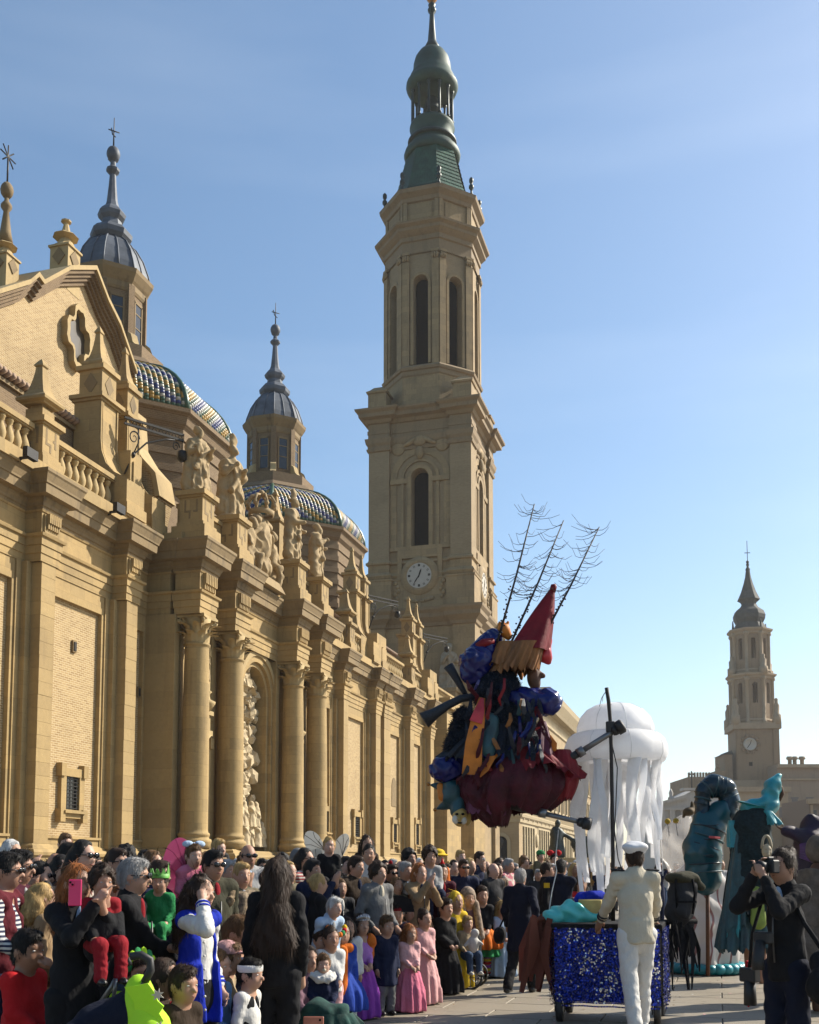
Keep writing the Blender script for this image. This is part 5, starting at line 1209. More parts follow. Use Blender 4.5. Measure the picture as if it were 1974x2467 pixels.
# ================================================================ people
PAT = dict(st_navy=((.015, .02, .06), (.6, .6, .58), 34, 'z'), st_red=((.3, .02, .03), (.55, .5, .45), 30, 'z'), check=((.20, .13, .07), (.05, .03, .02), 26, 'x'), floral=((.45, .12, .16), (.55, .48, .40), 16, 'n'), camo=((.07, .065, .03), (.16, .13, .075), 9, 'n'), quilt=((.03, .05, .10), (.015, .025, .05), 20, 'z'))
COLS = dict(black=(.012, .012, .014), char=(.035, .035, .038), navy=(.012, .018, .05), dnavy=(.008, .011, .026), blue=(.02, .06, .35), royal=(.01, .03, .42), sky=(.22, .42, .75), pale=(.45, .58, .75), white=(.72, .70, .66), cream=(.60, .54, .42), beige=(.42, .32, .20), tan=(.33, .225, .125), brown=(.09, .05, .026), dbrown=(.04, .025, .015), olive=(.05, .047, .028), khaki=(.16, .13, .075), grey=(.17, .17, .17), lgrey=(.38, .38, .38), red=(.52, .015, .02), dred=(.28, .012, .02), maroon=(.11, .012, .02), wine=(.06, .008, .02), pink=(.72, .20, .30), lpink=(.75, .42, .42), hot=(.75, .03, .16), purple=(.30, .06, .42), lilac=(.50, .22, .60), mauve=(.18, .10, .13), green=(.03, .25, .08), lime=(.42, .72, .03), teal=(.01, .12, .12), dteal=(.006, .045, .05), yellow=(.75, .50, .03), orange=(.70, .17, .02), ginger=(.30, .10, .025), blond=(.45, .29, .11), lbrown=(.14, .075, .032), hblack=(.010, .008, .007), hbrown=(.035, .019, .011), hgrey=(.30, .29, .28), hwhite=(.55, .54, .52), denim=(.05, .085, .16))
SKIN = dict(a=(.50, .285, .19), b=(.42, .225, .145), c=(.30, .155, .095), d=(.095, .045, .028), e=(.56, .34, .25))
def cloth(c):
    n_ = 'cloth_'+c
    if n_ in MATS: return MATS[n_]
    m, n, l, b = _nm(n_); f = noise(n, l, opos(n, l), 160, 2); fold = noise(n, l, opos(n, l, (1, 1, .55)), 11, 3, .5); col = tuple(k*.72 for k in COLS.get(c, (.2, .2, .2)))
    if c in PAT:
        c1, c2, fr, ax = PAT[c]
        if ax == 'n': src = noise(n, l, opos(n, l), fr, 2)
        else:
            wv = n.new('ShaderNodeTexWave'); wv.bands_direction = ax.upper(); wv.inputs['Scale'].default_value = fr*.32; wv.inputs['Distortion'].default_value = .6; l.new(opos(n, l), wv.inputs[0]); src = wv.outputs[1]
        l.new(mix(n, l, tuple(k*.72 for k in c1), tuple(k*.72 for k in c2), ramp(n, l, src, .47, .53)), b.inputs['Base Color']); b.inputs['Roughness'].default_value = .9; bump(n, l, b, fold, .55, .045); MATS[n_] = m; return m
    l.new(mix(n, l, tuple(k*.92 for k in col), tuple(min(1, k*1.05) for k in col), ramp(n, l, f, .3, .7)), b.inputs['Base Color']); b.inputs['Roughness'].default_value = .88; b.inputs['Specular IOR Level'].default_value = .18
    bump(n, l, b, fold, .55, .045); MATS[n_] = m; return m
def hairm(c): return plain('hair_'+c, COLS[c], .62, 0, .5, 30, .5, .22, .01, stretch=(1, 1, .15))
def skinm(k):
    n_ = 'skin_'+k
    if n_ in MATS: return MATS[n_]
    m = plain(n_, SKIN[k], .55, 0, .10, 7, .05, .35); b = m.node_tree.nodes['Principled BSDF']; b.inputs['Subsurface Weight'].default_value = .12; b.inputs['Subsurface Radius'].default_value = (.02, .008, .004); return m
EYEM = plain('eye_dark', (.03, .02, .015), .4); LIPM = plain('lip', (.30, .09, .075), .5); SHADE = plain('sunglass', (.008, .008, .01), .12, 0, .1, 2, 0)
LEATHER = plain('shoe_leather', (.015, .013, .012), .45)
ADULT = dict(top=1.70, hc=1.585, hr=(.076, .096, .116), nk=1.43, sh=1.395, shx=.162, hip=.88, hx=.085, kn=.475, an=.085, ua=.285, fa=.25, wr=(.155, .115), ch=1.22, lg=1.0, hand=1.0)
WOMAN = dict(ADULT, shx=.138, wr=(.128, .10), lg=.93, hand=.92)
CHILD = dict(top=1.10, hc=.985, hr=(.072, .088, .107), nk=.86, sh=.83, shx=.105, hip=.52, hx=.058, kn=.285, an=.06, ua=.17, fa=.15, wr=(.105, .085), ch=.70, lg=.68, hand=.68)
def ik(S, Wp, a, b, pole):
    S, Wp = np.array(S, float), np.array(Wp, float); d = Wp-S; L = np.linalg.norm(d)
    if L > (a+b)*.99: Wp = S+d*((a+b)*.99/L); d = Wp-S; L = np.linalg.norm(d)
    x = (a*a-b*b+L*L)/(2*L); h = math.sqrt(max(1e-6, a*a-x*x)); e = d/L; p = np.array(pole, float); p = p-e*(p@e); p /= max(1e-6, np.linalg.norm(p))
    return S+e*x+p*h, Wp
POSES = {   # wrists (left = -x, right = +x) as fractions of (shoulder width, 1, stature/1.7), poles
    'down': ((-.215, .05, .88), (.215, .05, .88)), 'pock': ((-.19, .12, .97), (.19, .12, .97)), 'fold': ((.10, .22, 1.13), (-.10, .24, 1.10)),
    'phone': ((-.03, .30, 1.40), (.06, .32, 1.46)), 'hold': ((.05, .27, 1.12), (-.06, .30, 1.02)), 'ear': ((-.22, .05, .92), (.13, .13, 1.52)), 'front': ((-.08, .22, .98), (.08, .22, .98)),
    'up1': ((-.25, .03, .88), (.25, .30, 1.62)), 'cam': ((-.05, .26, 1.50), (.10, .22, 1.52)), 'push': ((-.27, .34, .98), (.27, .34, .98)), 'walk': ((-.25, .18, .92), (.26, -.12, .92)),
    'sit': ((-.16, .22, .98), (.16, .22, .98)), 'kneel': ((-.05, .34, 1.10), (.10, .36, 1.12)), 'point': ((-.10, .2, 1.0), (.22, .50, 1.30)), 'hip': ((-.30, .02, .98), (.24, .0, 1.0)), 'shoulder': ((-.25, .03, .88), (.30, .30, 1.05))}
_cache = {}
def skeleton(K, pose, lean=0.0):
    s = K['top']/1.7; J = {}
    J['hc'] = np.array([0, .015, K['hc']]); J['nk'] = np.array([0, 0, K['nk']]); J['ch'] = np.array([0, 0, K['ch']]); J['pel'] = np.array([0, 0, K['hip']+.04*s])
    pw = POSES[pose]
    for i, sx in enumerate((-1, 1)):
        S = np.array([sx*K['shx'], 0, K['sh']]); w_ = pw[i]; sw = K['shx']/.17; armr = (K['ua']+K['fa'])/.535
        zt = K['sh']+(w_[2]-1.395)*armr; Wp = np.array([w_[0]*sw, w_[1]*armr, zt]); pole = (sx*.4, -.8, -.5) if w_[2] < 1.3 else (sx*.5, .1, -1)
        E, Wp = ik(S, Wp, K['ua'], K['fa'], pole); J['s%d' % i], J['e%d' % i], J['w%d' % i] = S, E, Wp
        H = np.array([sx*K['hx'], 0, K['hip']])
        if pose == 'sit': kn = H+np.array([sx*.03*s, .36*s, .02*s]); an = kn+np.array([0, .04*s, -.36*s])
        elif pose == 'kneel':
            kn = H+np.array([sx*.04, .34*s if sx > 0 else .12*s, .0 if sx > 0 else -.36*s]); an = kn+(np.array([0, .02, -.38*s]) if sx > 0 else np.array([0, -.38*s, -.02]))
        elif pose == 'walk': kn = H+np.array([0, .12*s*sx+.05*s, -.39*s]); an = np.array([H[0], .28*s*sx-(.1*s if sx < 0 else 0), K['an']+(.05*s if sx < 0 else 0)])
        elif pose == 'push': kn = H+np.array([0, .09*s*sx+.03*s, -.40*s]); an = np.array([H[0], .20*s*sx-.03, K['an']+(.02 if sx < 0 else 0)])
        else: kn = np.array([sx*K['hx']*1.05, .015, K['kn']]); an = np.array([sx*K['hx']*1.1, -.01, K['an']])
        J['h%d' % i], J['k%d' % i], J['a%d' % i] = H, kn, an
    if lean:
        for k in J:
            if k[0] in 'nchsew' : p = J[k]; z = p[2]-K['hip']; c, s_ = math.cos(lean), math.sin(lean); J[k] = np.array([p[0], p[1]*c+z*s_, K['hip']+z*c-p[1]*s_])
    return J
def hand_prims(J, K, i, fingers=True):
    s = K['hand']; w, e = J['w%d' % i], J['e%d' % i]; d = (w-e)/np.linalg.norm(w-e); sx = (-1, 1)[i]
    side = np.cross(d, [0, 0, 1.]); n_ = np.linalg.norm(side); side = side/n_ if n_ > .2 else np.array([1., 0, 0]); nrm = np.cross(side, d)
    if abs(d[2]) > .8: side, nrm = np.array([0, 1., 0]), np.array([sx*1., 0, 0])
    P = [cap(w, w+d*.085*s, .027*s, .036*s, .02, (1, 1, 1))]
    if not fingers: return P+[cap(w+d*.08*s, w+d*.15*s, .032*s, .02*s, .02)]
    for q, L in enumerate((.068, .078, .072, .056)):
        b = w+d*.09*s+side*(.026-.0175*q)*s; m = b+d*L*.55*s-nrm*.010*s; t = m+d*L*.38*s-nrm*.026*s
        P += [cap(b, m, .0095*s, .009*s, .004), cap(m, t, .009*s, .0075*s, .004)]
    b = w+d*.03*s+side*.03*s; m = b+d*.035*s+side*.025*s; P += [cap(b, m, .013*s, .011*s, .008), cap(m, m+d*.032*s+side*.004*s-nrm*.01*s, .011*s, .008*s, .004)]
    return P
def body_prims(K, J, fing):
    s = K['top']/1.7; g = K['lg']; hc = J['hc']; r = K['hr']; x, y = K['wr']
    P = [ell(hc, r, .02), ell(hc+np.array([0, r[1]*.22, -r[2]*.52]), (r[0]*.74, r[1]*.70, r[2]*.52), .03), cap(hc+np.array([0, r[1]*.92, -r[2]*.02]), hc+np.array([0, r[1]*1.2, -r[2]*.28]), .010*s**.5, .017*s**.5, .012),
         ell(hc+np.array([0, r[1]*.90, -r[2]*.56]), (.022, .014, .012), .012), ell(hc+np.array([r[0]*.48, r[1]*.62, -r[2]*.3]), (.022, .02, .02), .02), ell(hc+np.array([-r[0]*.48, r[1]*.62, -r[2]*.3]), (.022, .02, .02), .02), ell(hc+np.array([0, r[1]*.8, r[2]*.2]), (.045, .018, .012), .02),
         sub(hc+np.array([r[0]*.42, r[1]*1.0, r[2]*.02]), (.016, .014, .011)), sub(hc+np.array([-r[0]*.42, r[1]*1.0, r[2]*.02]), (.016, .014, .011))]
    for sx in (-1, 1): P.append(ell(hc+np.array([sx*r[0]*1.02, -.005, -r[2]*.08]), (.012, .024, .034), .008))
    P += [cap(J['nk']+np.array([0, -.01, -.02*s]), hc+np.array([0, -.015, -r[2]*.6]), .056*g, .05*g, .03), cap(J['pel'], J['ch'], x*.82, x*.9, .06, (1, y/x, 1)), cap(J['s0'], J['s1'], .055*g, .055*g, .06), cap(J['ch'], J['nk']-np.array([0, 0, .06*s]), x*.75, .07*g, .06, (1, .7, 1))]
    for i in (0, 1):
        P += [cap(J['s%d' % i], J['e%d' % i], .047*g, .036*g, .03), cap(J['e%d' % i], J['w%d' % i], .036*g, .025*g, .02), cap(J['h%d' % i], J['k%d' % i], .08*g, .052*g, .04), cap(J['k%d' % i], J['a%d' % i], .052*g, .034*g, .03)]
        a = J['a%d' % i]; P.append(cap(a+np.array([0, -.01, -.045*s]), a+np.array([0, .13*s, -.055*s]), .036*g, .028*g, .03)); P += hand_prims(J, K, i, fing)
    return P
def top_prims(K, J, st):
    s = K['top']/1.7; g = K['lg']; x, y = K['wr']; t = dict(shirt=.008, jacket=.016, puffer=.028, coat=.018, robe=.016, vest=.024, parka=.030, tee=.008).get(st, .02)*(.6+.4*s)
    P = [cap(J['pel']+np.array([0, 0, -.03*s]), J['ch'], x*.86+t, x*.92+t, .05, (1, (y+t)/(x+t), 1), (.006*s, 3)), cap(J['s0'], J['s1'], .058*g+t*.7, .058*g+t*.7, .05), cap(J['ch'], J['nk']-np.array([0, 0, .055*s]), x*.78+t, .075*g+t*.4, .05, (1, .75, 1))]
    if st in ('jacket', 'coat', 'puffer', 'parka'): P.append(cap(J['nk']+np.array([0, -.015, -.02*s]), J['nk']+np.array([0, -.005, .025*s]), .085*g, .08*g, .02, (1, 1, 1)))
    if st == 'parka': P.append(cap(J['nk']+np.array([-.08, -.07, .0]), J['nk']+np.array([.08, -.07, .0]), .075, .075, .05))
    L = 0
    if st in ('coat', 'parka'): L = .34*s
    if st == 'robe': L = .72*s
    if L: P.append(cone(J['pel'], -L, .12*s, x*1.15+t, x*.92+t, .05, 1, .85, 7, .05, 1.0))
    elif st != 'vest' and st not in ('shirt', 'tee'): P.append(cone(J['pel'], -.12*s, .1*s, x*1.0+t, x*.9+t, .03, 1, .85, 6, .03))
    for i in (0, 1):
        if st == 'vest': continue
        e = J['e%d' % i]; w = J['w%d' % i]
        if st == 'tee': P.append(cap(J['s%d' % i], J['s%d' % i]*.35+e*.65, .05*g+t, .052*g+t, .03)); continue
        P += [cap(J['s%d' % i], e, .05*g+t, .042*g+t*.85, .03, (1, 1, 1), (.006*s, 3.5)), cap(e, w*.93+e*.07, .042*g+t*.85, .033*g+t*.7, .02, (1, 1, 1), (.006*s, 3.5))]
        if st == 'robe': P.append(cap(e, w, .05*g, .085*g, .03))
    hc = J['hc']; r = K['hr']; P.append(sub(hc+np.array([0, .015, -r[2]*.05]), (r[0]*1.0, r[1]*1.0, r[2]*1.1)))
    return P
def bot_prims(K, J, st):
    s = K['top']/1.7; g = K['lg']; x, y = K['wr']; P = []
    if st in ('trouser', 'jean'):
        t = .018*(.6+.4*s); P.append(cap(J['pel']+np.array([0, 0, -.06*s]), J['pel']+np.array([0, 0, .04*s]), x*.9+t*.5, x*.86+t*.4, .04, (1, (y+.01)/x, 1)))
        for i in (0, 1):
            a = J['a%d' % i]; k = J['k%d' % i]; P += [cap(J['h%d' % i], k, .085*g+t, .058*g+t, .03, (1, 1, 1), (.005*s, 3.5)), cap(k, a*1.0, .058*g+t, .05*g+t, .03, (1, 1, 1), (.007*s, 4.5))]
        return P
    h0 = J['pel'][2]+.10*s; dz = h0-.04*s
    if st == 'gown': return [cone(J['pel']*np.array([1, 1, 0]), .02, h0, x*2.0, x*.85, .04, 1, .95, 11, .09, 1.0, .03)]
    if st == 'dress': return [cone(J['pel']*np.array([1, 1, 0]), .22*s*1.6, h0, x*2.3, x*.85, .04, 1, .95, 12, .10, .5, .06)]
    if st == 'tutu': return [cone(J['pel']*np.array([1, 1, 0]), J['pel'][2]-.30*s, h0, x*2.4, x*.9, .03, 1, 1, 15, .12, .3, .05)]
    if st == 'skirt': return [cone(J['pel']*np.array([1, 1, 0]), .42*s, h0, x*1.7, x*.9, .03, 1, .9, 9, .07)]
def hair_prims(K, J, st):
    hc = J['hc']; r = np.array(K['hr']); V = lambda *a: hc+np.array(a)
    P = [ell(V(0, -.012, .014), (r[0]+.008, r[1]+.006, r[2]+.002), .02)]; face = sub(V(0, r[1]*1.12, -r[2]*.28), (r[0]*1.0, r[1]*.92, r[2]*.92)); low = cut(V(0, 0, -r[2]*.35), (0, .55, -1.0))
    if st == 'short': return P+[ell(V(0, .02, r[2]*.75), (r[0]*.9, r[1]*.85, .035), .02), face, low], .004
    if st == 'curly': return [ell(V(0, -.016, .025), (r[0]+.028, r[1]+.022, r[2]+.014), .02), face, low], .010
    if st == 'bald': return [ell(V(0, -.012, -.005), (r[0]+.006, r[1]+.005, r[2]*.9), .02), sub(V(0, .03, r[2]*.95), (r[0]*1.3, r[1]*1.35, r[2]*.9)), face, low], .002
    if st in ('bun', 'pony'):
        P += [face, low]
        if st == 'bun': P.insert(1, ell(V(0, -r[1]*.75, r[2]*.85), (.045, .045, .042), .015))
        else: P[1:1] = [ell(V(0, -r[1]*1.1, r[2]*.35), (.03, .04, .03), .015)]; P.append(face); return P, .004
        return P, .004
    L = dict(bob=.13, long=.26, vlong=.46, curlylong=.27)[st]; q = 1.25 if st == 'curlylong' else 1.0
    for sx in (-1, 1): P += [cap(V(sx*r[0]*.75, -.03, 0), V(sx*r[0]*1.12*q, -.05, -L*.8), .040, .040*q, .03), cap(V(sx*r[0]*.3, -r[1]*.7, 0), V(sx*.05*q, -r[1]*1.0, -L), .055, .06*q, .04)]
    P += [cap(V(0, -r[1]*.75, 0), V(0, -r[1]*1.05, -L), .06, .07*q, .04)]
    if st == 'vlong': P += [cap(V(0, -r[1]*.9, -.15), V(sx*.09, -r[1]*1.15, -L*1.02), .055, .065, .05) for sx in (-1, 1)]
    return P+[sub(V(0, r[1]*1.02, -r[2]*.36), (r[0]*.92, r[1]*.95, r[2]*1.15))], (.012 if q > 1 else .006)
def gmesh(key, fn, slots=1):
    if key not in _cache:
        me = fn()
        while len(me.materials) < slots: me.materials.append(None)
        _cache[key] = me
    return _cache[key]
def glasses_mesh(K):
    r = K['hr']; m = MB()
    for sx in (-1, 1):
        m.ball((sx*.032, r[1]+.012, .005), (.030, .010, .023), 10, 6); m.tube([(sx*.058, r[1]*.9, .008), (sx*(r[0]+.008), .0, .008)], .004, 5)
    m.tube([(-.01, r[1]+.018, .012), (.01, r[1]+.018, .012)], .004, 5); return m.mesh('sunglasses', SHADE)
BROWD = plain('brow_dark', (.03, .018, .012), .8); BROWL = plain('brow_fair', (.20, .12, .07), .8); EYEW = plain('eye_white', (.55, .50, .46), .3)
def face_mesh(K, fair):
    r = K['hr']; m = MB(); k = r[0]/.076
    for sx in (-1, 1):
        x = sx*r[0]*.42; m.ball((x, r[1]*.865, r[2]*.02), (.0135*k, .007, .0068*k), 10, 6, 3); m.ball((x, r[1]*.872, r[2]*.02), (.0065*k, .0075, .0066*k), 8, 5, 0)
        m.tube([(x-.017*k, r[1]*.865-.002*(sx < 0)*3, r[2]*.18), (x, r[1]*.925, r[2]*.215), (x+.017*k, r[1]*.865-.002*(sx > 0)*3, r[2]*.18)], [.0025*k, .004*k, .0025*k], 5, 1)
    m.tube([(-.022*k, r[1]*.90, -r[2]*.56), (0, r[1]*1.02, -r[2]*.565), (.022*k, r[1]*.90, -r[2]*.56)], [.003*k, .0058*k, .003*k], 6, 2)
    return m.mesh('face', [EYEM, BROWL if fair else BROWD, LIPM, EYEW])
NP = 0
ALU_ = plain('zip_metal', (.10, .10, .10), .4, .5)
def person(label, u, v, D, kind='M', face=20, pose='down', hair='short:hbrown', top='jacket:black', bot='trouser:black', skin='a', ex='', base=None, lean=0.0, h=None, group=None, lod=None, wob=None):
    """someone whose head top is at pixel (u, v) at depth D; base given: seated or carried at that height"""
    global NP; NP += 1
    K = dict(M=ADULT, F=WOMAN, C=CHILD)[kind]; p = atd(u, v, D); ztop = p[2]; lod = lod if lod is not None else (0 if D < 9.5 else 1 if D < 14.5 else 2)
    hb, hf = (.0165, .020, .028)[lod], lod == 0
    if kind == 'C': hb *= .8
    hcl = hb*1.15
    hs, hcq = hair.split(':'); ts, tc_ = top.split(':'); bs, bc = bot.split(':')
    seat = pose in ('sit', 'kneel')
    J0 = skeleton(K, pose, lean); topz = J0['hc'][2]+K['hr'][2]
    if seat:
        sz = h/1.7 if kind != 'C' else h/1.1; bz = ztop-topz*sz
    elif base is not None: sz = (ztop-base)/topz; bz = base
    else: sz = ztop/topz; bz = 0.0
    if pose == 'kneel': bz = -(J0['a0'][2]-.03)*sz if False else bz
    gxy = atd(u, 2094, D); c = -gxy[:2]/np.linalg.norm(gxy[:2]); f = R(face); d = (c[0]*math.cos(f)-c[1]*math.sin(f), c[0]*math.sin(f)+c[1]*math.cos(f)); yaw = math.atan2(-d[0], d[1])
    hx, hy = J0['hc'][0]*sz, J0['hc'][1]*sz
    loc = (gxy[0]-(hx*math.cos(yaw)-hy*math.sin(yaw)), gxy[1]-(hx*math.sin(yaw)+hy*math.cos(yaw)), bz)
    o = thing('person', label, 'person', loc, yaw, group, sz, False)
    kk = (kind, pose, lod, round(lean, 2))
    def bodym():
        return smesh('body', sdf(body_prims(K, J0, hf), hb), [None])
    def addp_(name, me, mats):
        q = put(name, me); q.parent = o
        for i, m_ in enumerate(mats): q.material_slots[i].link = 'OBJECT'; q.material_slots[i].material = m_
        return q
    addp_('body', gmesh(kk+('b',), bodym, 1), [skinm(skin)]); q = put('face', gmesh(('fc', kind, hcq in ('blond', 'ginger', 'hwhite', 'hgrey')), lambda: face_mesh(K, hcq in ('blond', 'ginger', 'hwhite', 'hgrey'))), None, tuple(J0['hc'])); q.parent = o
    addp_({'tee': 'shirt', 'parka': 'jacket', 'puffer': 'jacket'}.get(ts, ts), gmesh(kk+('t', ts), lambda: smesh('top', sdf(top_prims(K, J0, ts), hcl, (.009 if ts == 'puffer' else .005) if lod < 2 else 0, 32 if ts == 'puffer' else 34, 0, ts != 'puffer'), [None])), [cloth(tc_)])
    addp_({'jean': 'trousers', 'trouser': 'trousers', 'gown': 'gown', 'dress': 'dress', 'tutu': 'tutu', 'skirt': 'skirt'}[bs], gmesh(kk+('l', bs), lambda: smesh('legs', sdf(bot_prims(K, J0, bs), hcl*1.1, .005 if lod < 2 else 0, 30, 1, True), [None])), [cloth(bc)])
    if hs != 'none':
        hp_, wb = hair_prims(K, J0, hs); addp_('hair', gmesh(kk+('h', hs), lambda: smesh('hair', hairy(sdf(hp_, hb*.9, wb, 70 if wb > .008 else 45), (2600, 900, 300)[lod], .085 if 'long' in hs else .020, (.005, .007, .012)[lod], 3, 1.0, .06, .16), [None])), [hairm(hcq)])
    for i in (0, 1):
        a = J0['a%d' % i]; s = K['top']/1.7
        addp_('shoe', gmesh(kk+('s', i), lambda: smesh('shoe', sdf([cap(a+np.array([0, -.03*s, -.045*s]), a+np.array([0, .14*s, -.05*s]), .048*s, .042*s, .02), cap(a, a+np.array([0, 0, -.03*s]), .048*s, .048*s, .02), cut(a+np.array([0, 0, -.083*s]), (0, 0, -1))], .022 if lod < 2 else .03), [None])), [cloth('white') if 'w' in ex else LEATHER])
    hc = J0['hc']; r = K['hr']
    if 's' in ex: q = put('sunglasses', gmesh(('gl', kind), lambda: glasses_mesh(K)), None, tuple(hc)); q.parent = o
    if kind != 'C' and ts in ('jacket', 'coat', 'parka') and lod < 2 and abs(((face+180) % 360)-180) < 100:
        q = put('shirt_front', gmesh(('sf', kind), lambda: MB().ball((0, 0, 0), (.038, .028, .10), 10, 8).mesh('shirt_front', [None])), None, tuple(J0['ch']*.35+J0['nk']*.65+np.array([0, .070, -.01]))); q.parent = o; q.material_slots[0].link = 'OBJECT'; q.material_slots[0].material = cloth(('white', 'lgrey', 'pale', 'navy', 'cream', 'dred')[NP % 6])
        if ts != 'coat' or NP % 2: q = put('zip', gmesh(('zp', kind), lambda: MB().tube([(0, .0, .0), (0, .012, -.18), (0, .0, -.36)], .006, 5).mesh('zip', [ALU_])), None, tuple(J0['ch']+np.array([0, K['wr'][1]+.026, .07]))); q.parent = o
    PJ[label] = (o, J0, K, sz)
    return o
PJ = {}
def extra(o, mb, name, mat, at=(0, 0, 0), rot=None):
    q = mb.build(name, mat); q.parent = o; q.location = at
    if rot: q.rotation_euler = rot
    return q
def J_world(label, j):
    o, J, K, sz = PJ[label]; p = Matrix.Translation(o.location) @ Matrix.Rotation(o.rotation_euler.z, 4, 'Z') @ Matrix.Scale(sz, 4) @ Vector(J[j]); return p
# ================================================================ parade: cart, mast, jellyfish, puppet
SATIN = plain('blue_satin', (.005, .010, .11), .25, 0, .3, 5, .5, .35, .03); MAROON = plain('maroon_cloth', (.19, .008, .014), .55, 0, .3, 5, .6, .22, .03); WINE = plain('wine_velvet', (.06, .003, .010), .55, 0, .45, 7, .9, .22, .05)
BRIGHTR = plain('red_satin', (.50, .02, .03), .35, 0, .3, 6, .5); FUR = plain('black_fur', (.006, .013, .028), .6, 0, .8, 42, 1.0, .2, .03); ORANGE = plain('orange_cloth', (.62, .20, .025), .6, 0, .25, 6, .4, .3, .02); STRAW = plain('golden_cloth', (.24, .095, .022), .6, 0, .5, 9, .7, .4, .03, stretch=(1, 1, .3))
BROWNC = plain('brown_cloth', (.12, .045, .018), .7, 0, .4, 7, .5); HORN = plain('speckled_cloth', (.008, .012, .022), .65, 0, .9, 60, .4); MAGENTA = plain('magenta_cloth', (.11, .007, .035), .55, 0, .4, 5, .5); TEALC = plain('teal_cloth', (.008, .06, .075), .5, 0, .5, 5, .5, .5, .03)
TURQ = plain('turquoise_satin', (.012, .26, .30), .38, 0, .35, 5, .5, .5, .02); ALU = plain('grey_tube', (.22, .22, .22), .35, .7, .15, 6, 0); RUBBER = plain('black_rubber', (.012, .012, .013), .6, 0, .2, 8, .1); TWIG = plain('dark_twig', (.022, .016, .014), .7)
NYLON = thincloth('white_nylon', (.88, .88, .89), .55, .6, 14)
BLK = cloth('black')
def scalemat(S, c): return MB
class Frame:
    """drawing board at depth D: photo-zoom pixels -> local metres (x right, y away, z up) about a centre"""
    def __init__(s, x0, y0, zs, cx, cy, D): s.o = (x0, y0, zs); s.c = (cx, cy); s.D = D; s.k = D/FPX/zs; s.loc = atd(x0+cx/zs, y0+cy/zs, D)
    def __call__(s, x, y, d=0.0): return np.array([(x-s.c[0])*s.k, d, (s.c[1]-y)*s.k])
    def r(s, px): return px*s.k
def sp_(o, name, prims, h, mat, wob=0, wf=18, ws=0, tuft=None):
    VF = sdf(prims, h, wob, wf, ws)
    if tuft: VF = hairy(VF, *tuft)
    q = put(name, smesh(name, VF, mat)); q.parent = o; return q
def mp_(o, name, mb, mat): q = mb.build(name, mat); q.parent = o; return q
def ribbon(mb, pts, wid, th=.006, side=None, mi=0):
    """flat strip with thickness along pts; wid per point; side = width direction"""
    pts = [np.array(p, float) for p in pts]; n = len(pts); wid = wid if hasattr(wid, '__len__') else [wid]*n; v = []; f = []
    for i, p in enumerate(pts):
        t = pts[min(i+1, n-1)]-pts[max(0, i-1)]; t = t/np.linalg.norm(t); sd_ = np.array(side[i] if side is not None and hasattr(side[0], '__len__') else (side if side is not None else (1, 0, 0)), float); sd_ = sd_-t*(sd_@t); sd_ /= max(1e-6, np.linalg.norm(sd_)); nn = np.cross(sd_, t)
        for a, b in ((-1, -1), (0, -1.6), (1, -1), (1, 1), (0, 1.6), (-1, 1)): v.append(p+sd_*a*wid[i]/2+nn*b*th/2)
    for i in range(n-1):
        for k in range(6): f.append((i*6+k, i*6+(k+1) % 6, (i+1)*6+(k+1) % 6, (i+1)*6+k))
    f += [tuple(range(6))[::-1], tuple((n-1)*6+k for k in range(6))]
    return mb.add(v, f, mi, False)
def drape(top, bot, n=72, m=14, folds=13, amp=.12, a0=0.0, a1=2*math.pi, ph=0.0, hem=None, rag=.0, rs=1, belly=0.0):
    """cloth sheet hanging from one ellipse to another: (centre, rx, ry) each; folds deepen towards the hem"""
    g = random.Random(rs); v = []; f = []; close = abs(a1-a0-2*math.pi) < 1e-6; jag = [g.uniform(-1, 1)*rag for _ in range(n+1)]
    for i in range(m):
        t = i/(m-1)
        for k in range(n+1):
            a = a0+(a1-a0)*k/n; c = np.array(top[0])*(1-t)+np.array(bot[0])*t; s = 1+amp*t**.7*(math.sin(folds*a+ph+1.2*math.sin(2*a+t))+.45*math.sin(folds*1.9*a+2*ph+2*t))
            rx = (top[1]*(1-t)+bot[1]*t+.10*(bot[1]-top[1])*math.sin(math.pi*t))*s; ry = (top[2]*(1-t)+bot[2]*t)*s; rx *= 1+belly*math.sin(math.pi*t**.9); ry *= 1+belly*.7*math.sin(math.pi*t**.9); p = c+np.array([rx*math.cos(a), ry*math.sin(a), 0]); p[2] += (hem(a)*t if hem else 0)+jag[k]*t*t; v.append(p)
    w_ = n+1
    for i in range(m-1):
        for k in range(n): f.append((i*w_+k, i*w_+k+1, (i+1)*w_+k+1, (i+1)*w_+k))
    return MB().add(v, f, 0, True)
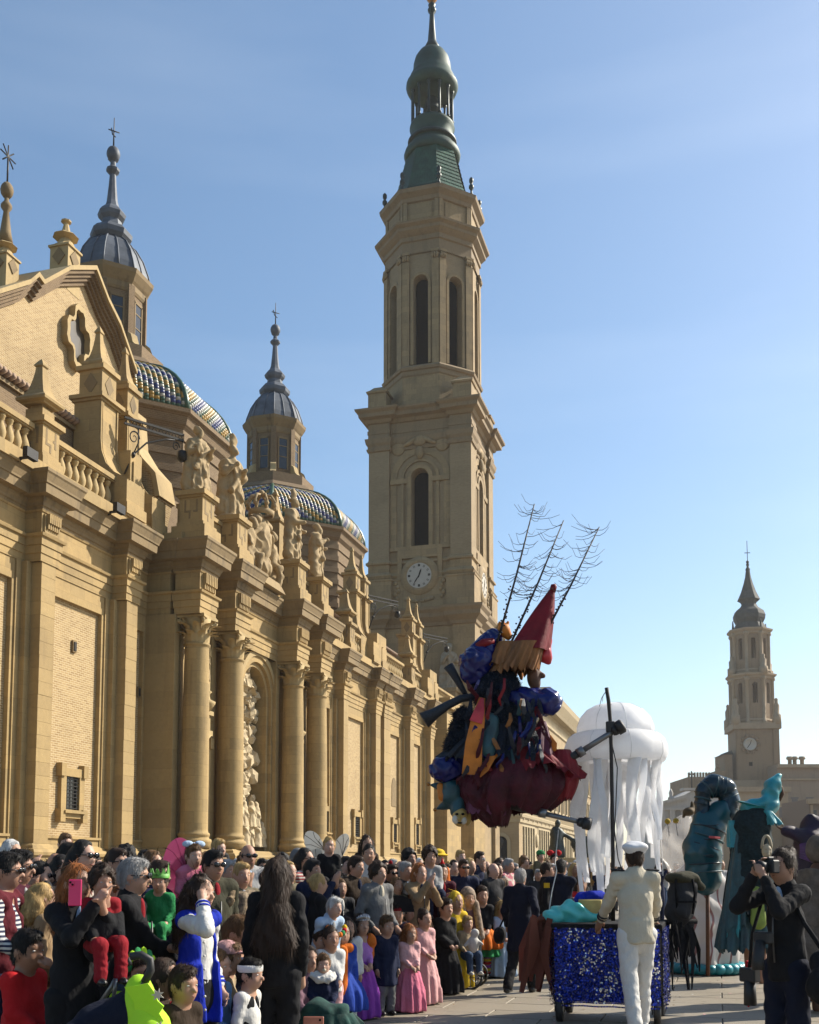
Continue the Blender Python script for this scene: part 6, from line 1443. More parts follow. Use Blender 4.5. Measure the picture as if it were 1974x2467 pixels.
# ---- flying puppet
Z4 = (980, 1150, 2.396)
F = Frame(*Z4, 640, 1400, 11.6)
pup = thing('flying_puppet', 'huge flying puppet in red cone hat, blue satin sleeves, black fur and wine skirts', 'puppet', F.loc, YAW, None, 1, False)
r = F.r
mp_(pup, 'cone_hat', drape((F(862, 600), r(6), r(6)), (F(700, 1000, -.03), r(120), r(110)), 60, 18, 5, .09, ph=1.0), MAROON)
mp_(pup, 'hat_tip', MB().tube([F(852, 640), F(862, 605), F(872, 596)], [r(20), r(20), r(6)], 10), MAROON)
sp_(pup, 'hat_lit_flap', [cap(F(805, 1020), F(815, 930), r(42), r(30), .05), cap(F(830, 820), F(845, 700), r(18), r(14), .02), cap(F(810, 1010), F(825, 1060), r(36), r(18), .03)], .018, BRIGHTR, .006, 30)  # bright red flap; the hat's lit part is put into its colour
sp_(pup, 'glove', [ell(F(565, 870), (r(38), r(34), r(42)), .02), cap(F(545, 860), F(540, 825), r(14), r(9), .01), cap(F(560, 850), F(562, 812), r(14), r(9), .01), cap(F(578, 855), F(590, 822), r(13), r(9), .01), cap(F(590, 880), F(606, 905), r(14), r(9), .01), cap(F(575, 880), F(590, 910), r(26), r(20), .02)], .012, ORANGE)
sp_(pup, 'sleeve', [cap(F(500, 920), F(430, 1000), r(58), r(72), .05), cap(F(395, 1080, -.05), F(380, 1130, -.05), r(98), r(70), .06), cap(F(440, 1040), F(400, 1080), r(88), r(95), .05)], .014, SATIN, .011, 42)
sp_(pup, 'sleeve', [cap(F(640, 1285, -.10), F(805, 1310, -.16), r(66), r(80), .05), cap(F(640, 1400, -.05), F(700, 1390, -.1), r(70), r(55), .06)], .014, SATIN, .011, 42)
mp_(pup, 'sleeve_band', MB().tube([F(390, 985, -.08), F(440, 960, -.13), F(500, 945, -.10)], [r(20), r(26), r(18)], 8), MAROON)
mp_(pup, 'golden_collar', drape((F(690, 955, -.04), r(112), r(100)), (F(610, 1130, -.06), r(135), r(120)), 110, 12, 24, .10, rag=r(22)), STRAW)
mp_(pup, 'golden_collar', drape((F(580, 950, -.04), r(60), r(70)), (F(545, 1095, -.06), r(80), r(90)), 70, 10, 15, .12, ph=1, rag=r(18), rs=2), STRAW)
sp_(pup, 'face', [ell(F(735, 1150, -.05), (r(40), r(52), r(75)), .03), ell(F(745, 1195, -.1), (r(26), r(30), r(38)), .03), cap(F(765, 1130, -.08), F(785, 1150, -.1), r(12), r(16), .02)], .014, BROWNC)
sp_(pup, 'fur_body', [ell(F(520, 1230), (r(140), r(110), r(140)), .08), ell(F(560, 1420), (r(150), r(120), r(190)), .08), ell(F(420, 1560), (r(140), r(90), r(150)), .08), ell(F(640, 1560, -.02), (r(110), r(100), r(160)), .08), cap(F(330, 1380), F(250, 1560), r(55), r(40), .06)], .018, FUR, .013, 50, 0, (14000, .035, .010, 4, .5, .8, .6))
h1 = [F(345, 1262, .0), F(310, 1200), F(270, 1130), F(238, 1080)]
mp_(pup, 'horn', MB().tube(h1, [r(13), r(19), r(24), r(31)], 12), HORN)
h2 = [F(400, 1270, -.08), F(310, 1285, -.12), F(230, 1325, -.12), F(160, 1370, -.12), F(95, 1412, -.12)]
mp_(pup, 'horn', MB().tube(h2, [r(22), r(23), r(25), r(32), r(50)], 12), HORN)
mp_(pup, 'orange_panel', ribbon(MB(), [F(425, 1295, -.28), F(400, 1420, -.32), F(375, 1560, -.33), F(362, 1735, -.30)], [r(36), r(78), r(96), r(112)], .012), ORANGE)
mp_(pup, 'orange_panel', ribbon(MB(), [F(400, 1725, -.28), F(440, 1700, -.31), F(475, 1640, -.31), F(515, 1605, -.28)], [r(60), r(46), r(40), r(20)], .012, (0, .2, 1)), ORANGE)
mp_(pup, 'red_patch', ribbon(MB(), [F(425, 1300, -.31), F(405, 1380, -.35), F(385, 1440, -.355)], [r(18), r(60), r(74)], .01), BRIGHTR)
mp_(pup, 'orange_panel', ribbon(MB(), [F(815, 1500, -.1), F(835, 1555, -.14), F(850, 1590, -.12)], [r(22), r(50), r(16)], .012), ORANGE)
sp_(pup, 'teal_panel', [cap(F(470, 1420, -.22), F(460, 1590, -.22), r(50), r(66), .04)], .02, TEALC, .008, 25)
mp_(pup, 'magenta_scarf', drape((F(775, 1420, -.12), r(24), r(30)), (F(750, 1610, -.16), r(72), r(60)), 60, 14, 7, .2, ph=1, rag=r(14), rs=9), MAGENTA); mp_(pup, 'magenta_scarf', drape((F(760, 1455, -.16), r(20), r(26)), (F(655, 1500, -.20), r(30), r(24)), 40, 8, 5, .2, rag=r(10)), BRIGHTR)
sp_(pup, 'breeches', [ell(F(225, 1690, -.05), (r(100), r(80), r(78)), .05), cap(F(300, 1640), F(240, 1690), r(60), r(70), .05)], .014, SATIN, .011, 42)
lobe = lambda a: -r(170)*math.exp(-((a-4.0)/.45)**2)-r(70)*math.exp(-((a-2.9)/.5)**2)+r(46)*math.sin(3*a+1)+r(26)*math.sin(7*a)
mp_(pup, 'skirt', drape((F(650, 1590, .0), r(160), r(110)), (F(600, 1925, -.02), r(215), r(150)), 170, 26, 15, .085, hem=lambda a: lobe(a)*.5, rag=r(12), belly=.72), WINE)
mp_(pup, 'skirt', drape((F(690, 1570, -.02), r(130), r(110)), (F(770, 1715, -.04), r(225), r(190)), 130, 16, 13, .13, ph=2, rag=r(18), rs=3, hem=lambda a: r(40)*math.sin(3*a)), MAROON)
mp_(pup, 'skirt', drape((F(400, 1740, -.08), r(70), r(70)), (F(515, 2020, -.10), r(52), r(50)), 90, 18, 9, .10, ph=.7, rag=r(14), rs=12, belly=1.25), WINE)
mp_(pup, 'skirt', drape((F(400, 1690, -.05), r(60), r(60)), (F(440, 1950, -.07), r(120), r(110)), 90, 16, 8, .16, ph=.5, rag=r(20), rs=4), MAGENTA)
mp_(pup, 'skirt_frill', drape((F(890, 1580, -.05), r(52), r(50)), (F(880, 1870, -.08), r(56), r(60)), 90, 18, 9, .12, ph=1.5, rag=r(14), rs=5, belly=.85), MAROON)
mp_(pup, 'skirt_frill', drape((F(560, 1440, -.02), r(120), r(110)), (F(520, 1640, -.04), r(190), r(150)), 110, 14, 12, .15, ph=3, rag=r(30), rs=6), FUR)
mp_(pup, 'skirt_frill', drape((F(420, 1480, .0), r(80), r(90)), (F(330, 1640, .0), r(140), r(120)), 90, 14, 9, .18, ph=3, rag=r(30), rs=7), HORN)
mp_(pup, 'skirt_lining', drape((F(640, 1640, .0), r(130), r(90)), (F(640, 1830, .0), r(250), r(150)), 60, 6, 6, .05), BLACK)
rb_ = random.Random(17)
for k in range(64):                      # torn streamers sewn all over the costume
    x = rb_.choice((rb_.uniform(330, 480), rb_.uniform(620, 780), rb_.uniform(380, 760))); y = rb_.uniform(1180, 1720); L = rb_.uniform(70, 190); dx = rb_.uniform(-70, 60); z0 = -.24-rb_.uniform(0, .09)
    mp_(pup, 'streamer', ribbon(MB(), [F(x, y, z0), F(x+dx*.3, y+L*.4, z0-.05), F(x+dx*.8+rb_.uniform(-20, 20), y+L*.75, z0-.03), F(x+dx, y+L, z0+.03)], [r(rb_.uniform(8, 16)), r(rb_.uniform(16, 34)), r(rb_.uniform(14, 30)), r(4)], .006, (1, rb_.uniform(-.8, .8), rb_.uniform(-.3, .3))), rb_.choice((SATIN, SATIN, SATIN, WINE, WINE, MAROON, TEALC, HORN, HORN, STRAW, FUR, FUR)))
# jester head hanging at the hem
sp_(pup, 'jester_cowl', [ell(F(255, 1830, -.05), (r(62), r(60), r(78)), .04), cap(F(215, 1800), F(125, 1778), r(36), r(8), .03), cap(F(230, 1890), F(165, 1922), r(34), r(8), .03), cap(F(300, 1890, -.05), F(290, 1930, -.08), r(48), r(46), .03)], .014, TEALC, .006, 30)
sp_(pup, 'jester_cowl', [cap(F(190, 1790, -.03), F(205, 1850, -.05), r(22), r(30), .03)], .014, ORANGE)
for (x, y) in ((122, 1776), (160, 1925)): mp_(pup, 'bell', MB().ball(F(x, y), r(12), 8, 6), plain('brass_bell', (.35, .16, .04), .35, .8))
sp_(pup, 'mask', [ell(F(300, 1970, -.12), (r(44), r(40), r(56)), .02), cap(F(296, 1965, -.20), F(292, 1985, -.22), r(8), r(11), .01), ell(F(345, 1960, -.06), (r(26), r(30), r(60)), .02)], .009, plain('mask_gold', (.50, .33, .09), .45))
mp_(pup, 'mask_mark', MB().ball(F(280, 1955, -.195), (r(10), .006, r(7))).ball(F(315, 1955, -.195), (r(10), .006, r(7))).ball(F(298, 2005, -.19), (r(14), .006, r(5))), BLACK)
sp_(pup, 'mask_cheek', [ell(F(275, 1985, -.165), (r(22), r(16), r(26)), .01), ell(F(318, 1990, -.165), (r(20), r(16), r(24)), .01)], .009, plain('mask_white', (.62, .58, .50), .5))
# poles with rubber knobs
def pole(a, b, c, R0):
    d = (b-a)/np.linalg.norm(b-a)
    mp_(pup, 'pole', MB().tube([a, c], R0, 12), RUBBER); mp_(pup, 'pole', MB().tube([c, b], R0*.72, 12), ALU); mp_(pup, 'pole_collar', MB().tube([c-d*.03, c+d*.05], R0*1.25, 12), ALU); mp_(pup, 'pole_knob', MB().tube([b-d*.06, b-d*.03, b], [R0*1.1, R0*1.35, R0*1.4], 12).tube([b, b+d*.07, b+d*.085], [R0*1.75, R0*1.8, R0*1.4], 14), RUBBER)
pole(F(900, 1650, -.1), F(1195, 1470, -.22), F(990, 1598, -.13), r(23)); pole(F(540, 1895, -.12), F(985, 2008, -.35), F(760, 1950, -.24), r(20))
# spiny rods
rq = random.Random(5)
for (x0, y0, x1, y1) in ((520, 960, 755, 100), (600, 960, 928, 200), (770, 960, 1140, 240)):
    a, b = F(x0, y0, -.1), F(x1, y1, .05); rd = mp_(pup, 'spiny_rod', MB().tube([a, a*.5+b*.5+np.array([.01, 0, -.01]), b], [.014, .011, .006], 7), TWIG)
    tw = MB(); d = (b-a)/np.linalg.norm(b-a)
    for k in range(44):
        t = rq.uniform(.36, 1.0); p = a+(b-a)*t; s = rq.choice((-1, 1)); L = rq.uniform(.12, .34); q = np.array([s*rq.uniform(.6, 1), rq.uniform(-.6, .6), rq.uniform(-.35, .55)])
        tw.tube([p, p+q*L*.35+np.array([0, 0, -.03]), p+q*L*.7+np.array([0, 0, -.03]), p+q*L+np.array([0, 0, rq.uniform(-.02, .07)])], [.0035, .003, .0025, .002], 4)
    o = mp_(rd, 'twig', tw, TWIG); o['kind'] = 'stuff'
    bd = MB()
    for k in range(22):
        p = a+(b-a)*(.06+.36*k/22); bd.ball(p+np.array([rq.uniform(-.035, .035), rq.uniform(-.03, .03), 0]), .011, 6, 4)
    o = mp_(rd, 'bead', bd, TWIG); o['kind'] = 'stuff'
# ---- cart
ca, cb2 = atd(1337, 2406, 10.95), atd(1575, 2406, 10.95)
cw = cb2[0]-ca[0]; cw = 1.05; cx0 = ca[0]; cy0 = ca[1]
cart = thing('parade_cart', 'wheeled parade cart skirted in blue and silver sequins, loaded with bags', 'cart', (cx0+cw/2, cy0+.45, 0), 0, None, 1, False)
CL = cw/2
mp_(cart, 'deck', MB().box(-CL-.03, CL+.03, -.46, .46, .93, 1.0, 0, .01), BLK)
mp_(cart, 'frame', MB().box(-CL+.01, CL-.01, -.43, .43, .22, .93), BLK)
SEQ = [plain('sequin_blue', (.008, .035, .42), .22, .55, .5, 40, 0), plain('sequin_dark', (.004, .012, .13), .3, .5, .4, 40, 0), plain('sequin_silver', (.75, .76, .80), .25, .7, .2, 40, 0)]
rs = random.Random(9)
def sequins(name, W_, flip):
    m = MB(); nx, nz_ = int(W_/.0145), 52
    v = []; 
    for j in range(nz_+3):
        for i in range(nx):
            x = -W_/2+(i+.5+.5*(j % 2))*W_/nx; z = .19+.75*(j+.5)/(nz_)-(.02 if j == 0 else 0); 
            if z > .95: continue
            fold = .018*math.sin(x*22+.6*math.sin(z*5)); s = .0092
            tx, tz = rs.gauss(0, .28), rs.gauss(-.1, .25); c = 2 if rs.random() < (.03 if math.sin(x*9+z*4)+math.sin(x*17-z*13) < .6 else .22) else (1 if rs.random() < .4 else 0)
            p = np.array([x, -.02+fold, z]); pts = []
            for k in range(6):
                a = math.pi*k/3; dx, dz = s*math.cos(a), s*math.sin(a); pts.append((p[0]+dx, p[1]+dx*tx+dz*tz, p[2]+dz))
            m.add(pts, [(0, 1, 2, 3, 4, 5)], c)
    q = m.build(name, SEQ); return q
q = sequins('sequin_skirt', cw, 0); q.parent = cart; q.location = (0, -.455, 0); q['kind'] = 'stuff'
q = sequins('sequin_skirt', .9, 0); q.parent = cart; q.location = (CL+.02, 0, 0); q.rotation_euler = (0, 0, math.pi/2); q['kind'] = 'stuff'
q = sequins('sequin_skirt', .9, 0); q.parent = cart; q.location = (-CL-.02, 0, 0); q.rotation_euler = (0, 0, -math.pi/2); q['kind'] = 'stuff'
for sx in (-1, 1):
    for sy in (-1, 1):
        wx, wy = sx*(CL-.04), sy*.36
        wh = mp_(cart, 'wheel', MB().tube([(wx-.03, wy, .13), (wx+.03, wy, .13)], .13, 20), RUBBER)
        q = mp_(wh, 'hub', MB().tube([(wx-.036, wy, .13), (wx+.036, wy, .13)], .055, 12), ALU)
        q = mp_(wh, 'fork', MB().box(wx-.055, wx-.043, wy-.02, wy+.02, .1, .27).box(wx+.043, wx+.055, wy-.02, wy+.02, .1, .27).box(wx-.055, wx+.055, wy-.03, wy+.03, .25, .28), BLK)
mast_b = atd(1477, 2150, 11.4); mx, my = mast_b[0], mast_b[1]
def M3(u, v, D=11.4): return atd(u, v, D)
mast = thing('mast', 'thin dark mast on the cart with hooked top and clamp holding the jellyfish', 'pole', (mx, my, 1.0))
o = MB().tube([(mx, my, 1.0), M3(1477, 2026), M3(1473, 1800), M3(1471, 1740), M3(1467, 1690), M3(1462, 1657)], [.022, .021, .02, .02, .022, .022], 10).build('mast_tube', TWIG, mast)
p = M3(1472, 1752); MB().box(p[0]-.05, p[0]+.05, p[1]-.04, p[1]+.04, p[2]-.06, p[2]+.06, 0, .01).build('clamp', RUBBER, mast)
MB().tube([M3(1474, 1790), M3(1488, 1850), M3(1484, 1950), M3(1481, 2000), M3(1490, 2070), M3(1504, 2110)], .006, 5).build('cable', RUBBER, mast)
for (u1, v1) in ((1445, 1702), (1452, 1690), (1475, 1702)): MB().tube([M3(1463, 1662), M3((1463+u1)/2-4, (1662+v1)/2), M3(u1, v1, 11.8)], .004, 4).build('wire', ALU, mast)
# ---- jellyfish
FJ = Frame(*Z4, 1205, 1500, 12.0); r = FJ.r
jel = thing('jellyfish', 'white inflatable jellyfish with puffy ringed bell and long trailing tentacles', 'inflatable', FJ.loc, YAW, None, 1, False)
def lobed(prof, n=64, lobes=8, amp=.022):
    m = MB(); v = []; f = []
    for i, (rr, z) in enumerate(prof):
        for k in range(n):
            a = 2*math.pi*k/n; q = rr*(1+amp*(abs(math.sin(lobes*a/2+.4))**.6-.75)); v.append((q*math.cos(a), q*math.sin(a), z))
    for i in range(len(prof)-1):
        for k in range(n): f.append((i*n+k, i*n+(k+1) % n, (i+1)*n+(k+1) % n, (i+1)*n+k))
    f.append(tuple((len(prof)-1)*n+k for k in range(n))); return m.add(v, f, 0, True)
zz = lambda y: (1500-y)*FJ.k
mp_(jel, 'bell', lobed([(r(170), zz(1500)), (r(222), zz(1480)), (r(222), zz(1440)), (r(204), zz(1390)), (r(165), zz(1345)), (r(110), zz(1315)), (r(40), zz(1301)), (r(8), zz(1300))]), NYLON)
mp_(jel, 'bell_ring', lobed([(r(160), zz(1600)), (r(210), zz(1640)), (r(248), zz(1655)), (r(280), zz(1645)), (r(297), zz(1610)), (r(297), zz(1560)), (r(280), zz(1515)), (r(248), zz(1486)), (r(216), zz(1476)), (r(165), zz(1490))], amp=.03), NYLON)
for k in range(8):
    a = 2*math.pi*k/8+.1; ca_, sa_ = math.cos(a), math.sin(a); mp_(jel, 'seam', MB().tube([(R_*ca_, R_*sa_, zz(y)) for R_, y in ((r(222), 1475), (r(222), 1440), (r(205), 1390), (r(166), 1345), (r(111), 1315), (r(40), 1301))], .003, 4).tube([(R_*ca_, R_*sa_, zz(y)) for R_, y in ((r(280), 1645), (r(298), 1610), (r(298), 1560), (r(281), 1515), (r(249), 1486))], .003, 4), plain('grey_seam', (.8, .8, .8), .7))
rj = random.Random(4)
def tent(x0, x1, yb, wd, dy, ph, taper=.6):
    pts = []; ws = []
    for i in range(13):
        t = i/12; y = 1640+(yb-1640)*t; x = x0+(x1-x0)*t+16*math.sin(ph+t*5); pts.append(FJ(x, y, dy+.05*math.sin(ph*2+t*6))); ws.append(r(wd)*(1-(1-taper)*t))
    a = rj.uniform(-.7, .7)
    mp_(jel, 'tentacle', ribbon(MB(), pts, ws, .012, [(math.cos(a+.4*math.sin(q*.5+ph)), math.sin(a+.4*math.sin(q*.5+ph)), 0) for q in range(13)]), NYLON)
for t in ((1020, 1000, 2400, 40, .1, 1.7), (1180, 1150, 2380, 38, .25, 3.3), (1330, 1300, 2330, 40, .3, .4), (1080, 1075, 2180, 44, -.48, 4.1), (1300, 1290, 2230, 40, -.46, 1.5), (1400, 1395, 2100, 46, -.3, 2.8), (965, 960, 1980, 95, -.20, 0), (1045, 1035, 2280, 62, -.42, 1.2), (1000, 1010, 2340, 84, -.05, 2.1), (1110, 1130, 2300, 120, .2, .5), (1090, 1060, 2440, 70, -.3, 2.6), (1200, 1180, 2100, 150, .3, 1.8), (1160, 1120, 2200, 60, -.45, .2), (1260, 1250, 2300, 78, -.50, 3.0), (1300, 1320, 2060, 150, .2, 2.2), (1350, 1330, 2150, 60, -.3, .8), (1410, 1360, 2120, 76, -.2, 2.0), (1440, 1455, 2280, 52, .0, 1.0), (1230, 1210, 2250, 90, .1, 4.0), (1385, 1420, 2200, 54, .15, 3.5)): tent(*t)
# ---- load of the cart
ld = lambda u, v, D=11.2: atd(u, v, D)
def thing_sdf(name, label, cat, prims, h, mat, wob=0, wf=18, ws=0): return tag(put(name, smesh(name, sdf(prims, h, wob, wf, ws), mat)), label, cat)
q = [ld(1352, 2208), ld(1382, 2200), ld(1405, 2213), ld(1330, 2212)]
for i_, p in enumerate(q): p[2] = 1.06
o = thing_sdf('plastic_bag', 'crumpled turquoise plastic bags heaped on the left of the cart', 'bag', [ell(q[0], (.14, .12, .11), .04), ell(q[1]+np.array([0, 0, .03]), (.15, .13, .13), .04), ell(q[2], (.12, .12, .09), .04), ell(q[3], (.09, .09, .07), .03), ell(q[2]+np.array([.14, .02, 0]), (.10, .1, .07), .03)], .016, thincloth('aqua_plastic', (.12, .62, .60), .3, .3), .022, 28)
p = ld(1424, 2190); tag(MB().box(p[0]-.12, p[0]+.12, p[1]-.09, p[1]+.09, 1.0, 1.23, 0, .008).box(p[0]-.125, p[0]+.125, p[1]-.02, p[1]+.02, .99, 1.234).build('box', plain('manila_card', (.50, .38, .13), .7)), 'small yellow cardboard box standing on the cart beside the bags', 'box')
fr = thing('tulle_fringe', 'rust brown torn tulle hanging off the left end of the cart', 'cloth', (cx0-.2, cy0+.3, .9))
TUL = thincloth('rust_tulle', (.20, .055, .03), .4, .8); rt = random.Random(2)
for k in range(30):
    u0 = rt.uniform(1275, 1340); D0 = rt.uniform(10.9, 11.6); y0 = rt.uniform(2205, 2240); y1 = rt.uniform(2270, 2400); a = ld(u0+8, y0, D0); b = ld(u0+rt.uniform(-26, 12), y1, D0); mid = (a+b)/2+np.array([rt.uniform(-.08, .05), 0, 0])
    ribbon(MB(), [a, mid, b], [.07, rt.uniform(.08, .15), .05], .008, (1, rt.uniform(-1, 1), 0)).build('tulle_strip', TUL, fr)
MB().tube([ld(1340, 2212, 11.2), ld(1300, 2215, 11.2), ld(1276, 2230, 11.2)], .03, 6).build('rail', TUL, fr)
fb = thing('black_fringe', 'shaggy black rag fringe hanging off the right end of the cart', 'cloth', (cx0+cw+.15, cy0+.4, .9))
for k in range(46):
    u0 = rt.uniform(1590, 1672); D0 = rt.uniform(11.3, 12.0); a = ld(u0, rt.uniform(2215, 2240), D0); b = ld(u0+rt.uniform(-6, 22), rt.uniform(2290, 2345) if k % 9 else 2385, D0); mid = (a+b)/2+np.array([rt.uniform(-.06, .06), 0, 0])
    ribbon(MB(), [a, mid, b], [.03, rt.uniform(.02, .05), .012], .006, (1, rt.uniform(-1, 1), 0)).build('rag_strip', BLK, fb)
MB().tube([ld(1582, 2222, 11.6), ld(1680, 2220, 11.6)], .03, 6).build('rail', BLK, fb)
p = ld(1645, 2165, 11.6); bpk = thing('backpack', 'dark grey hiking backpack with olive lid hung on the cart', 'backpack', tuple(p-np.array([0, 0, .24])), YAW, None, 1, False)
sp_(bpk, 'pack_body', [cap((-.04, 0, .10), (.02, 0, .36), .15, .15, .04, (1.05, .8, 1)), cap((-.02, -.1, .12), (.0, -.1, .24), .10, .09, .03)], .018, cloth('char'), .008, 25)
sp_(bpk, 'pack_lid', [ell((0, 0, .46), (.19, .15, .075), .03), cap((.12, 0, .44), (.2, 0, .36), .05, .05, .03)], .018, cloth('olive'), .006, 25)
mp_(bpk, 'strap', MB().tube([(-.10, -.13, .45), (-.11, -.16, .3), (-.09, -.14, .08)], .014, 6).tube([(.08, -.13, .45), (.09, -.17, .3), (.07, -.14, .08)], .014, 6).box(-.12, .1, -.20, -.19, .2, .22), BLACK)
bb = thing('blue_bag', 'small bright blue bag at the foot of the white tentacles', 'bag', tuple(ld(1432, 2160, 11.5)), 0, None, 1, False)
sp_(bb, 'bag_body', [ell((0, 0, 0), (.12, .1, .07), .03), ell((-.14, 0, -.02), (.07, .08, .06), .03)], .015, cloth('royal'), .008, 26)
tag(MB().tube([ld(1346, 2000, 11.8), ld(1338, 2080, 11.6), ld(1342, 2098, 11.5), ld(1330, 2150, 11.4), ld(1322, 2205, 11.2)], .006, 5).build('string', plain('white_string', (.7, .68, .64), .7)), 'thin white string hanging down to the bags on the cart', 'string')
tag(MB().tube([ld(1592, 1940, 13), ld(1594, 2030, 12.6), ld(1598, 2110, 12)], .005, 5).build('string', MATS['white_string']), 'thin white cord on the right of the jellyfish tentacles', 'string')
# ---- teal sea creature carried at the right
Z6 = (1620, 1780, 4.873)
FS = Frame(*Z6, 450, 1000, 15.4); r = FS.r
NYT = thincloth('teal_nylon', (.010, .085, .11), .25, .22, 9); NYD = thincloth('dark_teal_nylon', (.006, .028, .045), .25, .25, 9)
sea = thing('sea_creature', 'dark teal inflatable sea creature with a curled tail held above the crowd', 'inflatable', FS.loc, YAW, None, 1, False)
sp_(sea, 'inflated_body', [cap(FS(370, 1640), FS(350, 1330), r(190), r(215), .05), cap(FS(350, 1320), FS(430, 1080), r(200), r(185), .06), cap(FS(470, 1000), FS(590, 860), r(150), r(150), .06), cap(FS(350, 920), FS(260, 1280), r(100), r(130), .06), cap(FS(300, 1300), FS(300, 1560), r(160), r(140), .06)], .026, NYT, .008, 26)
sp_(sea, 'curled_tail', [cap(FS(640, 860, -.02), FS(690, 730, -.02), r(125), r(105), .04), cap(FS(690, 720), FS(640, 590), r(105), r(118), .03), cap(FS(620, 580), FS(500, 545), r(130), r(132), .03), cap(FS(490, 548), FS(395, 610), r(125), r(110), .03), cap(FS(380, 630), FS(350, 770), r(95), r(80), .03), cap(FS(350, 770), FS(360, 930), r(80), r(95), .03), cap(FS(520, 900, .05), FS(560, 850, .05), r(110), r(120), .05)], .020, NYD, .006, 34)
for (x0, y0, x1, y1, wd) in ((200, 1180, 560, 1150, 22), (180, 1360, 560, 1370, 26), (230, 1010, 590, 1000, 16)):
    mp_(sea, 'seam', MB().tube([FS(x0, y0, -.1), FS((x0+x1)/2, (y0+y1)/2+25, -.29), FS(x1, y1, -.1)], r(wd)*.4, 6), NYD)
def ribs(path, n):
    for k in range(n):
        t = k/(n-1)*(len(path)-1); i = min(int(t), len(path)-2); q = t-i; (x0, y0, r0), (x1, y1, r1) = path[i], path[i+1]; p = FS(x0+(x1-x0)*q, y0+(y1-y0)*q); ax_ = FS(x1, y1)-FS(x0, y0); ax_ /= np.linalg.norm(ax_); u_ = np.array([0, 1., 0]); v_ = np.cross(ax_, u_); R_ = r(r0+(r1-r0)*q)*1.02
        mp_(sea, 'rib', MB().tube([p+R_*(math.cos(a)*u_+math.sin(a)*v_) for a in np.linspace(0, 2*math.pi, 25)], .013, 5), TEALC if k % 2 else NYD)
ribs([(350, 770, 82), (390, 615, 108), (495, 548, 128), (625, 582, 124), (690, 725, 106), (640, 860, 125)], 13); ribs([(440, 1060, 188), (350, 1320, 208), (365, 1560, 198)], 6)
mp_(sea, 'coral_patch', ribbon(MB(), [FS(365, 1160, -.285), FS(430, 1166, -.292), FS(495, 1172, -.262)], r(26), .012, (0, 0, 1)), plain('coral_patch', (.75, .12, .12), .5))
mp_(sea, 'handle', MB().tube([FS(400, 1650), (FS(400, 1650)[0], .1, -FS.loc[2]+.02)], .03, 8), BROWNC)
FP_ = Frame(*Z6, 900, 1200, 14.6); r = FP_.r
per = thing('person', 'costumed performer in black shag cloak raising a turquoise satin arm beside the teal creature', 'person', (FP_.loc[0], FP_.loc[1], 0), YAW, None, 1, False)
gz = lambda *a: FP_(*a)+np.array([0, 0, FP_.loc[2]])
sp_(per, 'body', [ell(gz(960, 900), (.10, .12, .14), .03), cap(gz(960, 1000), (gz(950, 1000)[0], 0, .9), .10, .17, .05), cap((gz(880, 0)[0], 0, .95), (gz(870, 0)[0], 0, .05), .1, .06, .03), cap((gz(1000, 0)[0], 0, .95), (gz(1010, 0)[0], 0, .05), .1, .06, .03), cap(gz(1020, 1040), gz(1120, 860), .07, .05, .03), cap(gz(1120, 860), gz(1180, 720), .05, .04, .03), cap(gz(880, 1060), gz(800, 1300), .07, .05, .03)], .025, skinm('b') if 'skinm' in globals() else BROWNC)
sp_(per, 'shag_cloak', [ell(gz(960, 930, -.02), (.20, .18, .17), .06), cap(gz(930, 1050), (gz(930, 0)[0], 0, 1.0), .27, .30, .08), cap(gz(800, 1150), gz(770, 1500), .10, .12, .06)], .026, plain('dark_knit', (.009, .022, .026), .85, 0, .5, 30, .7, .2, .02), .010, 30); mp_(per, 'cloak_drape', drape((gz(930, 1030), .20, .16), ((gz(900, 0)[0], 0, .95), .34, .28), 100, 16, 12, .12, rag=.05), MATS['dark_knit']); mp_(per, 'teal_train', drape((gz(800, 1050, -.08), .08, .08), ((gz(740, 0)[0], -.1, .75), .20, .16), 70, 16, 7, .2, rag=.08), TEALC)
sp_(per, 'satin_sleeve', [cap(gz(880, 800, -.05), gz(1120, 790, -.05), .09, .12, .05), cap(gz(1150, 760), gz(1190, 560), .135, .115, .05), cap(gz(1200, 540), gz(1265, 440), .10, .055, .05), cap(gz(1100, 870, -.1), gz(1170, 985, -.12), .045, .03, .03)], .02, TURQ, .012, 24)
mp_(per, 'turquoise_skirt', drape(((gz(840, 0)[0], 0, 1.4), .20, .16), ((gz(820, 0)[0], 0, .45), .36, .28), 110, 18, 13, .14, rag=.06), TEALC); mp_(per, 'turquoise_skirt', drape((gz(760, 1300, -.1), .06, .06), ((gz(730, 0)[0], -.12, .7), .14, .1), 50, 12, 6, .22, rag=.08), TURQ)
sp_(per, 'lime_panel', [cap((gz(900, 0)[0], -.28, 1.25), (gz(905, 0)[0], -.3, .85), .08, .11, .03, (1, .4, 1))], .02, plain('lime_cloth', (.22, .30, .04), .7))
mp_(per, 'turquoise_scarf', drape((gz(760, 740, -.12), .04, .05), (gz(1000, 800, -.10), .09, .10), 50, 12, 6, .22), TURQ); mp_(per, 'turquoise_scarf', drape((gz(1080, 850, -.16), .05, .05), (gz(1150, 1010, -.18), .10, .07), 50, 10, 6, .25, rag=.03), TURQ); mp_(per, 'turquoise_scarf', drape((gz(700, 960, -.02), .05, .05), (gz(760, 1260, -.05), .12, .10), 50, 12, 7, .22, rag=.04), TURQ); mp_(per, 'turquoise_scarf', drape((gz(990, 1270, -.25), .02, .03), (gz(1040, 1450, -.28), .06, .05), 40, 10, 5, .25, rag=.03), TURQ)
mp_(per, 'puppet_hook', MB().tube([gz(1240, 540), gz(1300, 570), gz(1310, 650), gz(1270, 730)], [.02, .025, .03, .02], 8), BROWNC)
